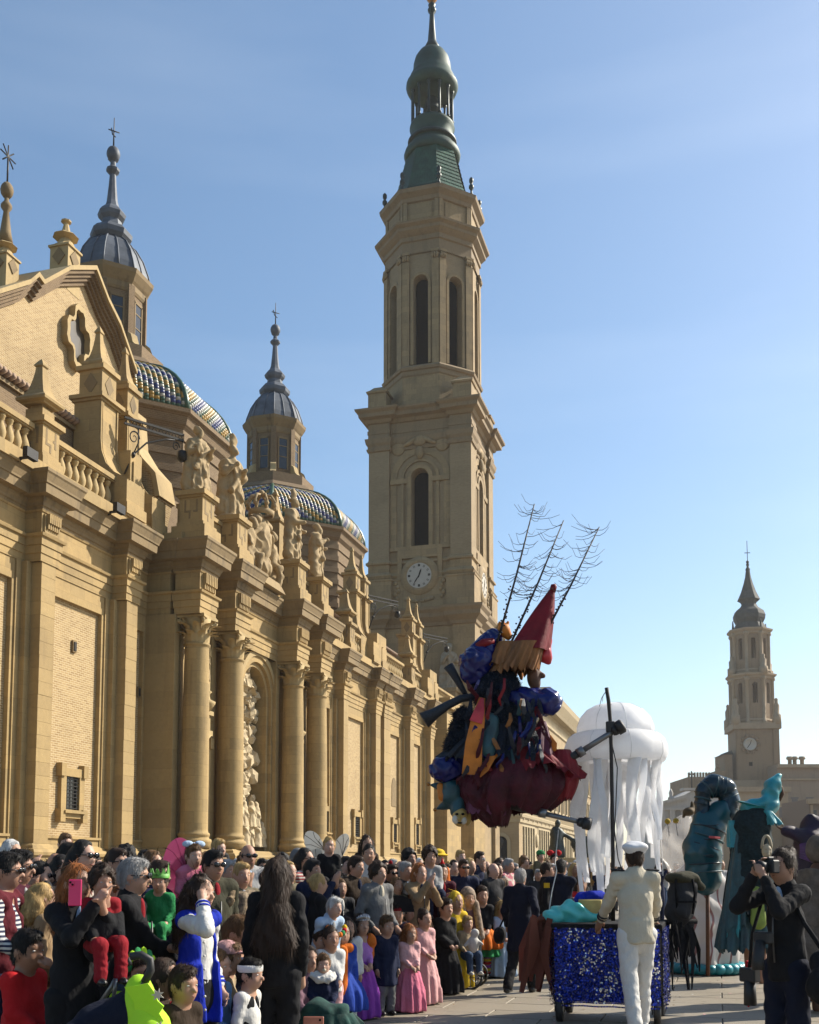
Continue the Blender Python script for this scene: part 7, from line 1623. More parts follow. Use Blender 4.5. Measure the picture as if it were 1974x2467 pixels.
# ---- white lantern fish
FW = Frame(1200, 1850, 2.228, 1130, 850, 16.0); r = FW.r
def fishmat():
    m, n, l, b = _nm('painted_white_film'); p = opos(n, l); wv = n.new('ShaderNodeTexWave'); wv.inputs['Scale'].default_value = 1.6; wv.inputs['Distortion'].default_value = 7; wv.inputs['Detail'].default_value = 2; l.new(p, wv.inputs[0])
    col = mix(n, l, (.62, .58, .54), (.25, .10, .09), ramp(n, l, wv.outputs[1], .90, .96)); col = mix(n, l, col, (.09, .09, .09), ramp(n, l, noise(n, l, p, 2.2, 2), .66, .7, 0, .8)); l.new(col, b.inputs['Base Color']); b.inputs['Roughness'].default_value = .35
    t = n.new('ShaderNodeBsdfTranslucent'); l.new(col, t.inputs[0]); x = n.new('ShaderNodeMixShader'); x.inputs[0].default_value = .3; l.new(b.outputs[0], x.inputs[1]); l.new(t.outputs[0], x.inputs[2]); l.new(x.outputs[0], n['Material Output'].inputs[0]); return m
fish = thing('lantern_float', 'white painted lantern float with netted head, yellow bobbles and turquoise hem', 'float', (FW.loc[0], FW.loc[1], 0), YAW, None, 1, False)
g2 = lambda *a: FW(*a)+np.array([0, 0, FW.loc[2]])
sp_(fish, 'film_skirt', [cone((g2(1120, 0)[0], .1, 0), .12, 1.62, r(175), r(95), .06, 1, .9, 7, .09, .6, .05), ell(g2(1080, 600, .05), (r(130), .3, r(70)), .1)], .035, fishmat(), .02, 11)
hem = MB()
for k in range(26):
    a = 2*math.pi*k/26; x0 = g2(1120, 0)[0]; hem.ball((x0+r(180)*math.cos(a), .1+r(165)*math.sin(a), .09), (.12, .11, .085), 8, 5)
mp_(fish, 'hem_ruffle', hem, TURQ)
FILM = thincloth('clear_film', (.70, .66, .62), .5, .25, 12, .30)
sp_(fish, 'netted_head', [ell(g2(965, 430, .1), (r(75), .3, r(130)), .1), ell(g2(1020, 350, .1), (r(55), .25, r(90)), .1)], .04, FILM, .03, 11)
for (x, y) in ((925, 292), (970, 290)): mp_(fish, 'bobble', MB().ball(g2(x, y, .0), r(16), 10, 8), plain('yellow_felt', (.50, .32, .02), .8)); mp_(fish, 'bobble_stem', MB().tube([g2(x, y+10), g2(x+8, y+80)], .008, 5), TWIG)
sp_(fish, 'brown_flower', [ell(g2(1040, 240), (r(30), .1, r(24)), .03), cap(g2(1060, 225), g2(1058, 190), r(12), r(8), .02), cap(g2(1020, 245), g2(1010, 270), r(12), r(8), .02)], .02, plain('brown_felt', (.10, .06, .02), .8))
for k in range(5): mp_(fish, 'leg_pole', MB().tube([g2(1160+k*14, 640, .1), (g2(1170+k*16, 0)[0], .1, .05)], .02, 6), BROWNC)
# ---- purple performer and drab draped figure at the right edge
FR = Frame(*Z6, 1600, 1250, 12.6); r = FR.r
PUR = plain('purple_velvet', (.016, .004, .022), .6, 0, .5, 6, .6, .4, .02); PURB = plain('violet_satin', (.07, .008, .08), .45, 0, .4, 6, .5)
pz = lambda *a: FR(*a)+np.array([0, 0, FR.loc[2]])
pp = thing('person', 'performer in dark purple velvet stretching a long sleeve towards the teal costume', 'person', (FR.loc[0], FR.loc[1], 0), YAW, None, 1, False)
sp_(pp, 'body', [ell(pz(1700, 1060, .1), (.09, .11, .13), .03), cap(pz(1690, 1200, .1), (pz(1690, 0)[0], .1, .9), .12, .15, .05), cap((pz(1640, 0)[0], .1, .9), (pz(1640, 0)[0], .1, .04), .09, .06, .03), cap((pz(1740, 0)[0], .1, .9), (pz(1740, 0)[0], .1, .04), .09, .06, .03), cap(pz(1650, 1210), pz(1480, 1130), .06, .05, .03), cap(pz(1480, 1130), pz(1320, 1070), .05, .03, .03), cap(pz(1320, 1070), pz(1230, 1030), .025, .012, .02)], .022, BROWNC)
sp_(pp, 'velvet_coat', [cap(pz(1680, 1220), pz(1480, 1140), .10, .085, .04), cap(pz(1480, 1140), pz(1320, 1085), .085, .06, .03), cap(pz(1690, 1250, .08), (pz(1660, 0)[0], .08, 1.1), .22, .30, .08), ell(pz(1690, 1050, .1), (.14, .15, .17), .05)], .024, PUR, .014, 22)
for k in range(5): mp_(pp, 'violet_frill', ribbon(MB(), [pz(1420, 1265+k*28, -.22), pz(1540, 1255+k*40, -.30), pz(1660, 1330+k*36, -.30)], [.05, .09, .06], .02, (0, .3, 1)), PURB)
FD = Frame(1200, 1850, 2.228, 1690, 760, 11.8); r = FD.r; dz = lambda *a: FD(*a)+np.array([0, 0, FD.loc[2]])
dp_ = thing('person', 'figure draped in drab grey brown sackcloth at the right edge behind the photographer', 'person', (FD.loc[0], FD.loc[1], 0), YAW, None, 1, False)
sp_(dp_, 'body', [ell(dz(1740, 430), (.09, .11, .13), .03), cap(dz(1740, 560), (dz(1740, 0)[0], 0, .9), .12, .15, .05), cap((dz(1700, 0)[0], 0, .9), (dz(1700, 0)[0], 0, .04), .09, .06, .03), cap((dz(1780, 0)[0], 0, .9), (dz(1780, 0)[0], 0, .04), .09, .06, .03), cap(dz(1680, 600), dz(1650, 800), .06, .05, .03), cap(dz(1800, 600), dz(1840, 800), .06, .05, .03)], .026, BROWNC)
sp_(dp_, 'sackcloth', [cone((dz(1740, 0)[0], 0, 0), .25, 1.55, .42, .24, .06, 1, .8, 8, .12, 2), ell(dz(1740, 440), (.15, .16, .17), .06), cap(dz(1690, 600), dz(1640, 820), .10, .13, .05)], .028, plain('sackcloth', (.13, .105, .085), .9, 0, .35, 9, .6, .2, .03), .012, 18)
# pale mask on a stick behind the photographer
FM = Frame(*Z6, 1115, 1270, 13.6); r = FM.r
msk = thing('mask_puppet', 'pale grinning mask with hoop held up behind the photographer', 'mask', FM.loc, YAW, None, 1, False)
sp_(msk, 'mask_face', [ell(FM(1110, 1320), (r(58), r(50), r(85)), .02), cap(FM(1110, 1330, -r(45)), FM(1108, 1370, -r(55)), r(10), r(15), .015), sub(FM(1085, 1310, -r(50)), (r(16), r(20), r(13))), sub(FM(1140, 1310, -r(50)), (r(16), r(20), r(13)))], .011, plain('papier_mache', (.45, .37, .24), .6))
mp_(msk, 'hoop', MB().tube([FM(1055+55*(1-math.cos(t)), 1290-150*math.sin(t)) for t in np.linspace(0, math.pi, 14)], .018, 6), MATS['papier_mache'])
mp_(msk, 'stick', MB().tube([FM(1110, 1390), (FM(1110, 0)[0], 0, -FM.loc[2]+.0)], .016, 6), BROWNC)
# dark bronze group in front of the town hall
pb_ = atd(1375, 2000, 62); brz = thing('bronze_monument', 'dark green bronze figure group on a block before the town hall', 'statue', (pb_[0], pb_[1], 0), YAW, None, 1, False)
BRZ = plain('bronze', (.035, .045, .04), .5, .4)
mp_(brz, 'plinth', MB().box(-1.6, 1.6, -.8, .8, 0, 2.2, 0, .05), STONEL)
sp_(brz, 'figures', [cone((-.8, 0, 2.2), 0, 1.3, .5, .35, .1), ell((-.8, 0, 3.6), (.4, .3, .45), .15), ell((-.75, -.1, 4.2), (.18, .2, .23), .05), cap((-.6, 0, 3.7), (.2, -.1, 3.2), .13, .1, .08), ell((.7, 0, 3.0), (.7, .4, .45), .15), ell((1.2, 0, 3.6), (.22, .24, .26), .1), cap((.4, 0, 2.7), (.4, 0, 2.2), .2, .16, .1), cap((1.0, 0, 2.7), (1.1, 0, 2.2), .2, .16, .1)], .09, BRZ, .02, 8)
# ================================================================ the people in the photograph
P = person
def petal(rx, rz):
    """gauze wing: rounded heart outline over wire veins"""
    pts = [(rx*(1-.18*math.cos(2*t))*math.cos(t)*(1.0 if math.cos(t) > 0 else .85), rz*(1-.12*math.sin(3*t))*math.sin(t)) for t in np.linspace(0, 2*math.pi, 33)[:-1]]
    m = MB().prism(pts, 'y', -.003, .003)
    for k in (2, 6, 10, 14): m.tube([(rx*.75, -.004, -rz*.5), (pts[k][0]*.5+.02, -.006, pts[k][1]*.6), (pts[k][0]*.97, -.004, pts[k][1]*.97)], .003, 4, 1)
    return m
# --- performers and people on the pavement
sail = P('man in cream officer jacket, white trousers and white cap pushing the sequin cart', 1530, 2036, 10.35, 'M', -166, 'push', 'short:hbrown', 'jacket:cream', 'trouser:white', 'c', 'w', lod=0)
o, J0, K, sz = PJ['man in cream officer jacket, white trousers and white cap pushing the sequin cart']
hc = J0['hc']
WCAP = plain('white_cotton', (.74, .74, .76), .7, 0, .08, 12, .2)
sp_(o, 'cap', [ell(hc+np.array([0, -.01, .095]), (.120, .13, .055), .03), ell(hc+np.array([0, 0, .05]), (.092, .108, .045), .02), cap(hc+np.array([-.05, .09, .03]), hc+np.array([.05, .09, .03]), .03, .03, .02, (1, 1, .35))], .011, WCAP, .004, 30)
for i in (0, 1):
    s_ = J0['s%d' % i]; sp_(o, 'epaulette', [cap(s_+np.array([-.03, 0, .075]), s_+np.array([.03, 0, .07]), .035, .035, .01, (1, 1.4, .4))], .012, cloth('char'))
    w_ = J0['w%d' % i]; e_ = J0['e%d' % i]; d_ = (w_-e_)/np.linalg.norm(w_-e_); extra(o, MB().tube([w_-d_*.055, w_-d_*.04], .052, 12).tube([w_-d_*.085, w_-d_*.075], .053, 12), 'cuff_band', cloth('char'))
LP_ = 'woman photographer in black jacket holding a camera to her eye, hair in a bun'
ph = P(LP_, 1886, 2046, 7.3, 'F', -38, 'cam', 'bun:hbrown', 'jacket:black', 'jean:dnavy', 'b', '', lod=0)
_, J0, K, sz = PJ[LP_]
cpos = (J0['w0']+J0['w1'])/2+np.array([0, .03, .05])
kam = thing('camera_body', 'black camera with short lens raised to the photographer\'s eye', 'camera', tuple(J_world(LP_, 'hc')), ph.rotation_euler.z, None, sz, False)
kam.name = 'photo_camera'; kam.location = Matrix.Translation(ph.location) @ Matrix.Rotation(ph.rotation_euler.z, 4, 'Z') @ Matrix.Scale(sz, 4) @ Vector((.005, .155, J0['hc'][2]-.005))
mp_(kam, 'camera_case', MB().box(-.07, .07, -.035, .035, -.045, .045, 0, .008).box(-.03, .03, -.03, .03, .045, .068, 0, .006), RUBBER); mp_(kam, 'lens', MB().tube([(0, .03, 0), (0, .11, 0)], [.036, .04], 16), RUBBER)
sg = thing('shoulder_bag', 'large black camera bag hanging at the photographer\'s hip', 'bag', tuple(Matrix.Translation(ph.location) @ Matrix.Rotation(ph.rotation_euler.z, 4, 'Z') @ Vector((-.33, -.02, .74))), ph.rotation_euler.z, None, 1, False)
sp_(sg, 'bag_body', [cap((-.04, -.06, .05), (-.04, .12, .05), .13, .13, .04, (.85, 1, 1)), cap((.02, .0, .2), (.02, .05, .2), .09, .09, .04)], .02, BLK, .006, 20); mp_(sg, 'strap', MB().tube([(0, .0, .2), (.15, .06, .45), (.30, .02, .66)], .016, 6), BLK)
sg = thing('photo_camera', 'second camera dangling on a strap at the photographer\'s side with a red cord', 'camera', tuple(Matrix.Translation(ph.location) @ Matrix.Rotation(ph.rotation_euler.z, 4, 'Z') @ Vector((.30, .02, .60))), ph.rotation_euler.z, None, 1, False)
mp_(sg, 'camera_case', MB().box(-.07, .07, -.035, .035, .16, .26, 0, .01), RUBBER); mp_(sg, 'lens', MB().tube([(0, 0, .17), (0, 0, .0)], [.04, .045], 14), RUBBER); mp_(sg, 'strap', MB().tube([(0, .0, .25), (-.05, .02, .5), (-.16, .02, .78)], .012, 6), BLK); mp_(sg, 'red_cord', MB().tube([(.03, -.03, .30), (.05, -.04, .2), (.05, -.04, -.02)], [.022, .02, .006], 6), cloth('red'))
sg = thing('photo_camera', 'long lens camera hanging at the photographer\'s chest', 'camera', tuple(Matrix.Translation(ph.location) @ Matrix.Rotation(ph.rotation_euler.z, 4, 'Z') @ Vector((.02, .21, 1.0))), ph.rotation_euler.z, None, 1, False)
mp_(sg, 'camera_case', MB().box(-.065, .065, -.03, .03, .05, .13, 0, .01), RUBBER); mp_(sg, 'lens', MB().tube([(0, .03, .07), (0, .06, -.06), (0, .06, -.12)], [.035, .04, .043], 14), RUBBER)
LW = 'man in dark navy sweater with grey hair and shoulder bag walking away along the crowd'
wm = P(LW, 1254, 2094, 13.4, 'M', 165, 'walk', 'short:hgrey', 'coat:dnavy', 'trouser:black', 'b', '', lod=1)
sg = thing('satchel', 'small black satchel on the hip of the man walking away', 'bag', tuple(Matrix.Translation(wm.location) @ Matrix.Rotation(wm.rotation_euler.z, 4, 'Z') @ Vector((-.27, .0, .62))), wm.rotation_euler.z, None, 1, False)
sp_(sg, 'bag_body', [cap((0, -.06, .1), (0, .06, .1), .09, .09, .03, (.7, 1, 1.2))], .02, BLK); mp_(sg, 'strap', MB().tube([(0, 0, .2), (.1, .1, .45), (.3, .05, .66)], .012, 5), BLK)
P('police officer in navy jacket with a yellow shoulder patch seen from behind', 1352, 2072, 15.2, 'M', 160, 'fold', 'short:hblack', 'jacket:dnavy', 'trouser:dnavy', 'b', '', lod=1)
o, J0, K, sz = PJ['police officer in navy jacket with a yellow shoulder patch seen from behind']; extra(o, MB().box(-.20, -.12, -.155, -.13, 1.30, 1.37), 'shoulder_patch', cloth('yellow'))
P('man in black jacket watching in profile beside the police officer', 1318, 2080, 16, 'M', 95, 'down', 'short:hbrown', 'jacket:black', 'trouser:char', 'b')
# --- front and second rows on the left
P('man in sunglasses, burgundy quilted vest over a striped navy shirt', 14, 2056, 6.7, 'M', 72, 'shoulder', 'short:hblack', 'shirt:st_navy', 'jean:navy', 'b', 's')
o, J0, K, sz = PJ['man in sunglasses, burgundy quilted vest over a striped navy shirt']
sp_(o, 'quilted_vest', top_prims(K, J0, 'vest')+[sub((0, .2, 1.25), (.055, .16, .34)), cut((0, 0, .9), (0, 0, -1))], .017, cloth('maroon'), .009, 40)
P('man with sunglasses and open mouth behind the burgundy vest', 44, 2050, 7.4, 'M', 68, 'down', 'short:hblack', 'jacket:wine', 'trouser:black', 'b', 's')
LB = 'boy with black hair in a plain red coat beside the man in the vest'
P(LB, 72, 2244, 6.45, 'C', 48, 'front', 'short:hblack', 'coat:red', 'trouser:dred', 'c', '', lod=0)
P('dark haired woman in sunglasses resting her chin on her hand', 98, 2078, 8.4, 'F', 60, 'ear', 'bob:hblack', 'jacket:char', 'trouser:black', 'a', 's')
P('woman with short platinum hair in a camel coat seen from the side', 104, 2130, 7.3, 'F', 105, 'pock', 'bob:blond', 'coat:tan', 'trouser:brown', 'a')
P('dark skinned man looking up beside the church wall', 162, 2033, 10.6, 'M', 55, 'down', 'short:hblack', 'jacket:black', 'trouser:black', 'd')
P('brown haired boy sitting on shoulders in front of the barred window', 156, 2010, 11.8, 'C', 12, 'sit', 'short:lbrown', 'jacket:navy', 'trouser:navy', 'e', '', h=1.1)
P('man hidden beneath the boy on shoulders near the barred window', 150, 2088, 12.0, 'M', 20, 'down', 'short:hbrown', 'jacket:char', 'trouser:black', 'b')
LPH = 'strawberry blonde woman in long black coat filming with a pink phone'
P(LPH, 187, 2084, 6.25, 'F', 30, 'phone', 'long:ginger', 'coat:black', 'trouser:black', 'a', '', lod=0)
o, J0, K, sz = PJ[LPH]; extra(o, MB().ball((.0, .085, 1.30), (.035, .03, .11), 10, 8), 'white_shirt', cloth('white'))
wp_ = J_world(LPH, 'w1'); pu = atd(181, 2151, 5.85)
tl = thing('mobile_phone', 'hot pink phone held up by the strawberry blonde woman', 'phone', tuple(pu), YAW, None, 1, False)
mp_(tl, 'phone_case', MB().box(-.036, .036, -.005, .005, -.072, .072, 0, .004), plain('pink_plastic', (.80, .03, .16), .4, 0, .05, 3, 0)); mp_(tl, 'lens_block', MB().box(-.032, -.004, -.009, -.005, .034, .066, 0, .003), MATS['pink_plastic'])
mp_(tl, 'camera_lens', MB().tube([(-.024, -.009, .056), (-.024, -.012, .056)], .006, 10).tube([(-.012, -.009, .044), (-.012, -.012, .044)], .006, 10), BLACK)
P('toddler in red and black costume on the phone woman\'s arm', 248, 2092, 6.15, 'C', 18, 'sit', 'curly:hbrown', 'shirt:dred', 'trouser:dred', 'b', '', h=.84, lod=0)
o, J0, K, sz = PJ['toddler in red and black costume on the phone woman\'s arm']; sp_(o, 'black_tabard', [cap((0, .0, .50), (0, .01, .66), .125, .125, .03, (1, .95, 1)), cap(J0['e1']*.6+J0['s1']*.4, J0['w1']*.9+J0['e1']*.1, .052, .045, .02), cap(J0['e0']*.6+J0['s0']*.4, J0['w0']*.9+J0['e0']*.1, .052, .045, .02)], .014, cloth('black'))
P('ginger woman in blue sunglasses and pink top looking at her phone', 289, 2108, 7.2, 'F', 38, 'phone', 'bob:ginger', 'shirt:lpink', 'trouser:char', 'a', 's')
pu = atd(320, 2211, 6.75); tl = thing('mobile_phone', 'silver grey phone held by the ginger woman in blue sunglasses', 'phone', tuple(pu), YAW+.5, None, 1, False); mp_(tl, 'phone_case', MB().box(-.036, .036, -.005, .005, -.072, .072, 0, .004), plain('grey_glass', (.25, .25, .22), .3))
LF = 'man with grey swept hair and glasses in black jacket carrying the child in green'
P(LF, 322, 2070, 6.7, 'M', 78, 'hold', 'short:hgrey', 'jacket:black', 'jean:denim', 'a', 's')
LG = 'toddler in green hooded jacket and green paper crown held by his father'
P(LG, 386, 2100, 6.9, 'C', -14, 'sit', 'short:hbrown', 'jacket:green', 'trouser:green', 'a', '', h=.70, lod=0)
o, J0, K, sz = PJ[LG]; hc = J0['hc']
sp_(o, 'hood', [ell(J0['nk']+np.array([.05, -.06, .0]), (.10, .07, .06), .03)], .014, cloth('green'))
mcr = MB().lathe([(.092, 0), (.097, .05), (.099, .05), (.094, 0)], 24, cap=False)
for k in range(10):
    a = 2*math.pi*k/10; mcr.prism([(-.026, .045), (.026, .045), (0, .045+.055+(.05 if k == 2 else 0))], 'y', .094, .098); n8 = len(mcr.V); mcr.V[-6:] = [(x*math.cos(a)-y*math.sin(a), x*math.sin(a)+y*math.cos(a), z) for x, y, z in mcr.V[-6:]]
extra(o, mcr, 'paper_crown', plain('green_card', (.13, .42, .06), .6), tuple(hc+np.array([0, .0, .04])))
P('person with thick black curls seen from behind by the stone pilaster', 305, 2041, 11.8, 'M', 150, 'down', 'curly:hblack', 'jacket:black', 'trouser:black', 'b')
P('auburn haired girl lifted up behind the green crown', 368, 2051, 9.6, 'F', 40, 'down', 'long:lbrown', 'jacket:tan', 'trouser:brown', 'a')
LPK = 'toddler in pink padded jacket with a pale bow riding on shoulders'
P(LPK, 466, 2036, 8.9, 'C', 22, 'sit', 'short:lbrown', 'puffer:pink', 'trouser:hot', 'e', '', h=.95, lod=0)
o, J0, K, sz = PJ[LPK]; hc = J0['hc']; extra(o, MB().ball((-.06, 0, .115), (.06, .03, .035)).ball((.06, 0, .115), (.06, .03, .035)).ball((0, 0, .112), .022), 'hair_bow', cloth('pale'), tuple(hc))
PW = thincloth('pink_gauze', (.62, .13, .28), .5, .6, 30, .8)
for (du, dv, rx, rz) in ((-42, 26, .13, .14), (-30, 78, .15, .17)):
    pu = atd(466+du, 2040+dv, 8.95); q = put('butterfly_wing', petal(rx*1.1, rz*1.1).mesh('butterfly_wing', [PW, PW]), None, tuple(pu), (0, .3, YAW)); tag(q, 'upper pink gauze butterfly wing behind the pink toddler' if dv < 50 else 'lower pink gauze butterfly wing behind the pink toddler', 'costume wing')
P('man under the pink toddler with dark hair', 440, 2095, 9.3, 'M', 15, 'down', 'short:hblack', 'jacket:char', 'trouser:black', 'b')
P('man in sunglasses wearing an olive parka with fur trimmed hood', 514, 2051, 8.8, 'M', 32, 'pock', 'short:hblack', 'parka:olive', 'trouser:char', 'b', 's')
o, J0, K, sz = PJ['man in sunglasses wearing an olive parka with fur trimmed hood']; sp_(o, 'fur_trim', [cap((-.17, .03, 1.38), (-.11, .10, 1.28), .04, .035, .02), cap((.17, .03, 1.38), (.11, .10, 1.28), .04, .035, .02), cap((-.17, .02, 1.40), (0, -.10, 1.46), .045, .045, .02), cap((.17, .02, 1.40), (0, -.10, 1.46), .045, .045, .02)], .016, plain('fur_trim', (.22, .15, .08), .9, 0, .6, 60, .8), .012, 60)
LV = 'woman in blue and white varsity jacket and white shirt touching her ear'
P(LV, 484, 2110, 6.6, 'F', 48, 'ear', 'curlylong:hbrown', 'tee:white', 'trouser:black', 'a', '', lod=0)
o, J0, K, sz = PJ[LV]
sp_(o, 'varsity_jacket', top_prims(K, J0, 'vest')+[cone((0, 0, .70), 0, .4, .20, .17, .04, 1, .85, 5, .05), sub((0, .22, 1.12), (.085, .20, .62))], .016, cloth('royal'), .005, 20)
for i in (0, 1): sp_(o, 'white_sleeve', [cap(J0['s%d' % i], J0['e%d' % i], .060, .054, .03, (1, 1, 1), (.006, 3.5)), cap(J0['e%d' % i], J0['w%d' % i]*.9+J0['e%d' % i]*.1, .054, .045, .02, (1, 1, 1), (.006, 3.5))], .014, cloth('white'), .003, 30)
for i in (0, 1):
    w_ = J0['w%d' % i]; e_ = J0['e%d' % i]; d_ = (w_-e_)/np.linalg.norm(w_-e_)
    for q_ in (.035, .065): extra(o, MB().tube([w_-d_*q_, w_-d_*(q_-.014)], .051, 12), 'cuff_stripe', cloth('royal'))
for k in range(6): extra(o, MB().ball((.10, .165-.004*k, .80+.09*k), .009, 8, 5), 'button', cloth('white'))
P('elderly woman with fair hair and patterned scarf', 583, 2080, 9.8, 'F', 25, 'down', 'short:blond', 'coat:camo', 'trouser:brown', 'a')
o, J0, K, sz = PJ['elderly woman with fair hair and patterned scarf']; sp_(o, 'scarf', [cap((-.09, .05, 1.38), (.09, .05, 1.38), .06, .06, .03), cap((.04, .12, 1.36), (.08, .14, 1.0), .06, .07, .03)], .016, plain('leopard_print', (.20, .14, .08), .8, 0, .9, 45, .3), .008, 30)
P('bald man in sunglasses and grey hooded top', 597, 2035, 11.3, 'M', 22, 'down', 'bald:hbrown', 'parka:lgrey', 'trouser:char', 'b', 's')
P('boy with blond bowl cut on shoulders between the tall columns', 526, 2023, 11.5, 'C', 40, 'sit', 'short:blond', 'jacket:tan', 'trouser:brown', 'e', '', h=1.0)
P('man under the bowl cut boy in dark jacket', 530, 2092, 11.7, 'M', 25, 'down', 'short:lbrown', 'jacket:brown', 'trouser:black', 'b')
P('young man in sunglasses below the carved relief', 632, 2070, 14.5, 'M', 15, 'down', 'short:hblack', 'jacket:char', 'trouser:black', 'b', 's')
LH = 'woman with very long dark hair in black jacket seen from behind'
P(LH, 668, 2066, 7.2, 'F', 172, 'down', 'vlong:hbrown', 'jacket:black', 'jean:black', 'a', '', lod=0)
P('boy with painted whiskers in a dark hooded coat', 575, 2210, 7.6, 'C', 70, 'down', 'short:lbrown', 'jacket:navy', 'trouser:navy', 'a')
LC = 'child in tan coat and pale pink peaked cap'
P(LC, 553, 2272, 7.25, 'C', 80, 'down', 'short:lbrown', 'coat:beige', 'trouser:brown', 'a')
o, J0, K, sz = PJ[LC]; hc = J0['hc']; sp_(o, 'peaked_cap', [ell(hc+np.array([0, -.01, .045]), (.085, .10, .085), .02), cut(hc+np.array([0, 0, .03]), (0, 0, -1)), ], .012, cloth('lpink')); extra(o, MB().ball((0, .11, .04), (.065, .075, .012), 12, 5), 'cap_peak', cloth('lpink'), tuple(hc))
LD = 'girl in pale blue satin princess gown beside the varsity jacket'
P(LD, 530, 2290, 6.95, 'C', 55, 'front', 'bun:lbrown', 'shirt:sky', 'gown:sky', 'a', '', lod=0)
LE = 'boy in striped black and white shirt with a white headband'
P(LE, 606, 2312, 6.9, 'C', 62, 'down', 'short:hblack', 'shirt:white', 'trouser:black', 'a', '', lod=0)
o, J0, K, sz = PJ[LE]; hc = J0['hc']; extra(o, MB().lathe([(.088, .02), (.094, .03), (.094, .065), (.086, .07)], 20, cap=False), 'headband', cloth('white'), tuple(hc)); sp_(o, 'black_vest', [cap((0, -.02, .55), (0, -.02, .76), .118, .12, .03, (1, .8, 1)), sub((0, .13, .65), (.03, .1, .3))], .014, cloth('black'))
P('kneeling brown haired woman pointing past the little boy', 400, 2312, 6.15, 'F', 62, 'kneel', 'bob:hbrown', 'jacket:dbrown', 'trouser:brown', 'c', '', h=1.55, lod=0)
P('little boy in brown and white costume in front of the kneeling woman', 447, 2330, 5.95, 'C', 42, 'front', 'short:hbrown', 'jacket:dbrown', 'trouser:brown', 'b', '', lod=0)
LL = 'child with green leaf headband in a lime costume behind the pushchair'
P(LL, 333, 2302, 6.3, 'C', 30, 'front', 'short:hbrown', 'coat:lime', 'trouser:green', 'b', '', lod=0)
o, J0, K, sz = PJ[LL]; hc = J0['hc']
for k in range(6): a = -1.2+k*.48; extra(o, MB().ball((.085*math.sin(a), .05, .085*math.cos(a)+.03), (.030, .012, .05), 8, 5), 'leaf', cloth('green' if k % 2 else 'lime'), tuple(hc))
# --- pushchair with a lime cape thrown over it
SF = Frame(0, 1950, 2.464, 760, 1100, 5.7); pc = thing('pushchair', 'folding pushchair with navy padded cover and black curved handle', 'pushchair', (SF.loc[0], SF.loc[1], 0), YAW, None, 1, False)
sz_ = lambda *a: SF(*a)+np.array([0, 0, SF.loc[2]])
mp_(pc, 'handle', MB().tube([sz_(770, 880), sz_(830, 870), sz_(885, 900), sz_(890, 960), sz_(855, 1030)], .022, 10), RUBBER)
mp_(pc, 'handle', MB().tube([sz_(620, 970, .35), sz_(665, 950, .35), sz_(650, 920, .35)], .018, 8), RUBBER)
mp_(pc, 'frame_tube', MB().tube([sz_(855, 1030), sz_(790, 1150), sz_(735, 1290), sz_(700, 1400)], .015, 8), ALU); mp_(pc, 'frame_tube', MB().tube([sz_(615, 985, .35), sz_(560, 1090, .35), sz_(480, 1210, .35)], .014, 8), ALU); mp_(pc, 'frame_tube', MB().tube([sz_(600, 1040, .3), sz_(585, 1160, .3)], .012, 8), ALU)
sp_(pc, 'padded_cover', [cap(sz_(760, 1230, .1), sz_(560, 1290, .1), .13, .12, .05), cap(sz_(560, 1290, .1), sz_(440, 1320, .0), .11, .07, .05), cap(sz_(770, 1230, .1), sz_(740, 1420, .1), .13, .13, .05)], .02, cloth('dnavy'), .008, 24)
for (x, dy) in ((700, 0), (880, .3), (470, .2), (520, -.1)):
    q = sz_(x, 0, dy); wh = mp_(pc, 'wheel', MB().tube([(q[0]-.02, dy, .09), (q[0]+.02, dy, .09)], .09, 16), RUBBER); mp_(wh, 'hub', MB().tube([(q[0]-.025, dy, .09), (q[0]+.025, dy, .09)], .04, 10), ALU)
    mp_(pc, 'wheel_strut', MB().tube([(q[0], dy, .1), (sz_(700, 0)[0], .1, .42)], .012, 6), ALU)
lc = thing('lime_cape', 'bright lime yellow costume cape with leaf cut edge over the pushchair', 'costume', tuple(sz_(870, 1250)*np.array([0, 0, 0])+np.array([SF.loc[0], SF.loc[1], 0])), YAW, None, 1, False)
LIM = thincloth('lime_felt', (.40, .72, .02), .15, .8)
cpz = [(755, 1050), (830, 1040), (890, 1028), (930, 1080), (950, 1130), (985, 1160), (960, 1200), (985, 1240), (960, 1290), (970, 1330), (985, 1400), (880, 1420), (800, 1400), (830, 1250), (810, 1130)]
mp_(lc, 'cape', MB().prism([(sz_(x, y)[0], sz_(x, y)[2]) for x, y in cpz], 'y', -.06, -.045), LIM)
sp_(lc, 'cape_back', [cap(sz_(800, 1070, .06), sz_(880, 1300, .02), .07, .12, .05)], .02, LIM, .008, 20)
for (x, y, s) in ((960, 1090, 1), (975, 1270, .8)):
    c_ = sz_(x, y, -.08); pts = []
    for k in range(14): rr = (.035 if k % 2 else .016)*s; pts.append((c_[0]+rr*math.cos(k*math.pi/7), c_[2]+rr*math.sin(k*math.pi/7)))
    mp_(lc, 'paper_leaf', MB().prism(pts, 'y', -.10, -.095), cloth('cream'))
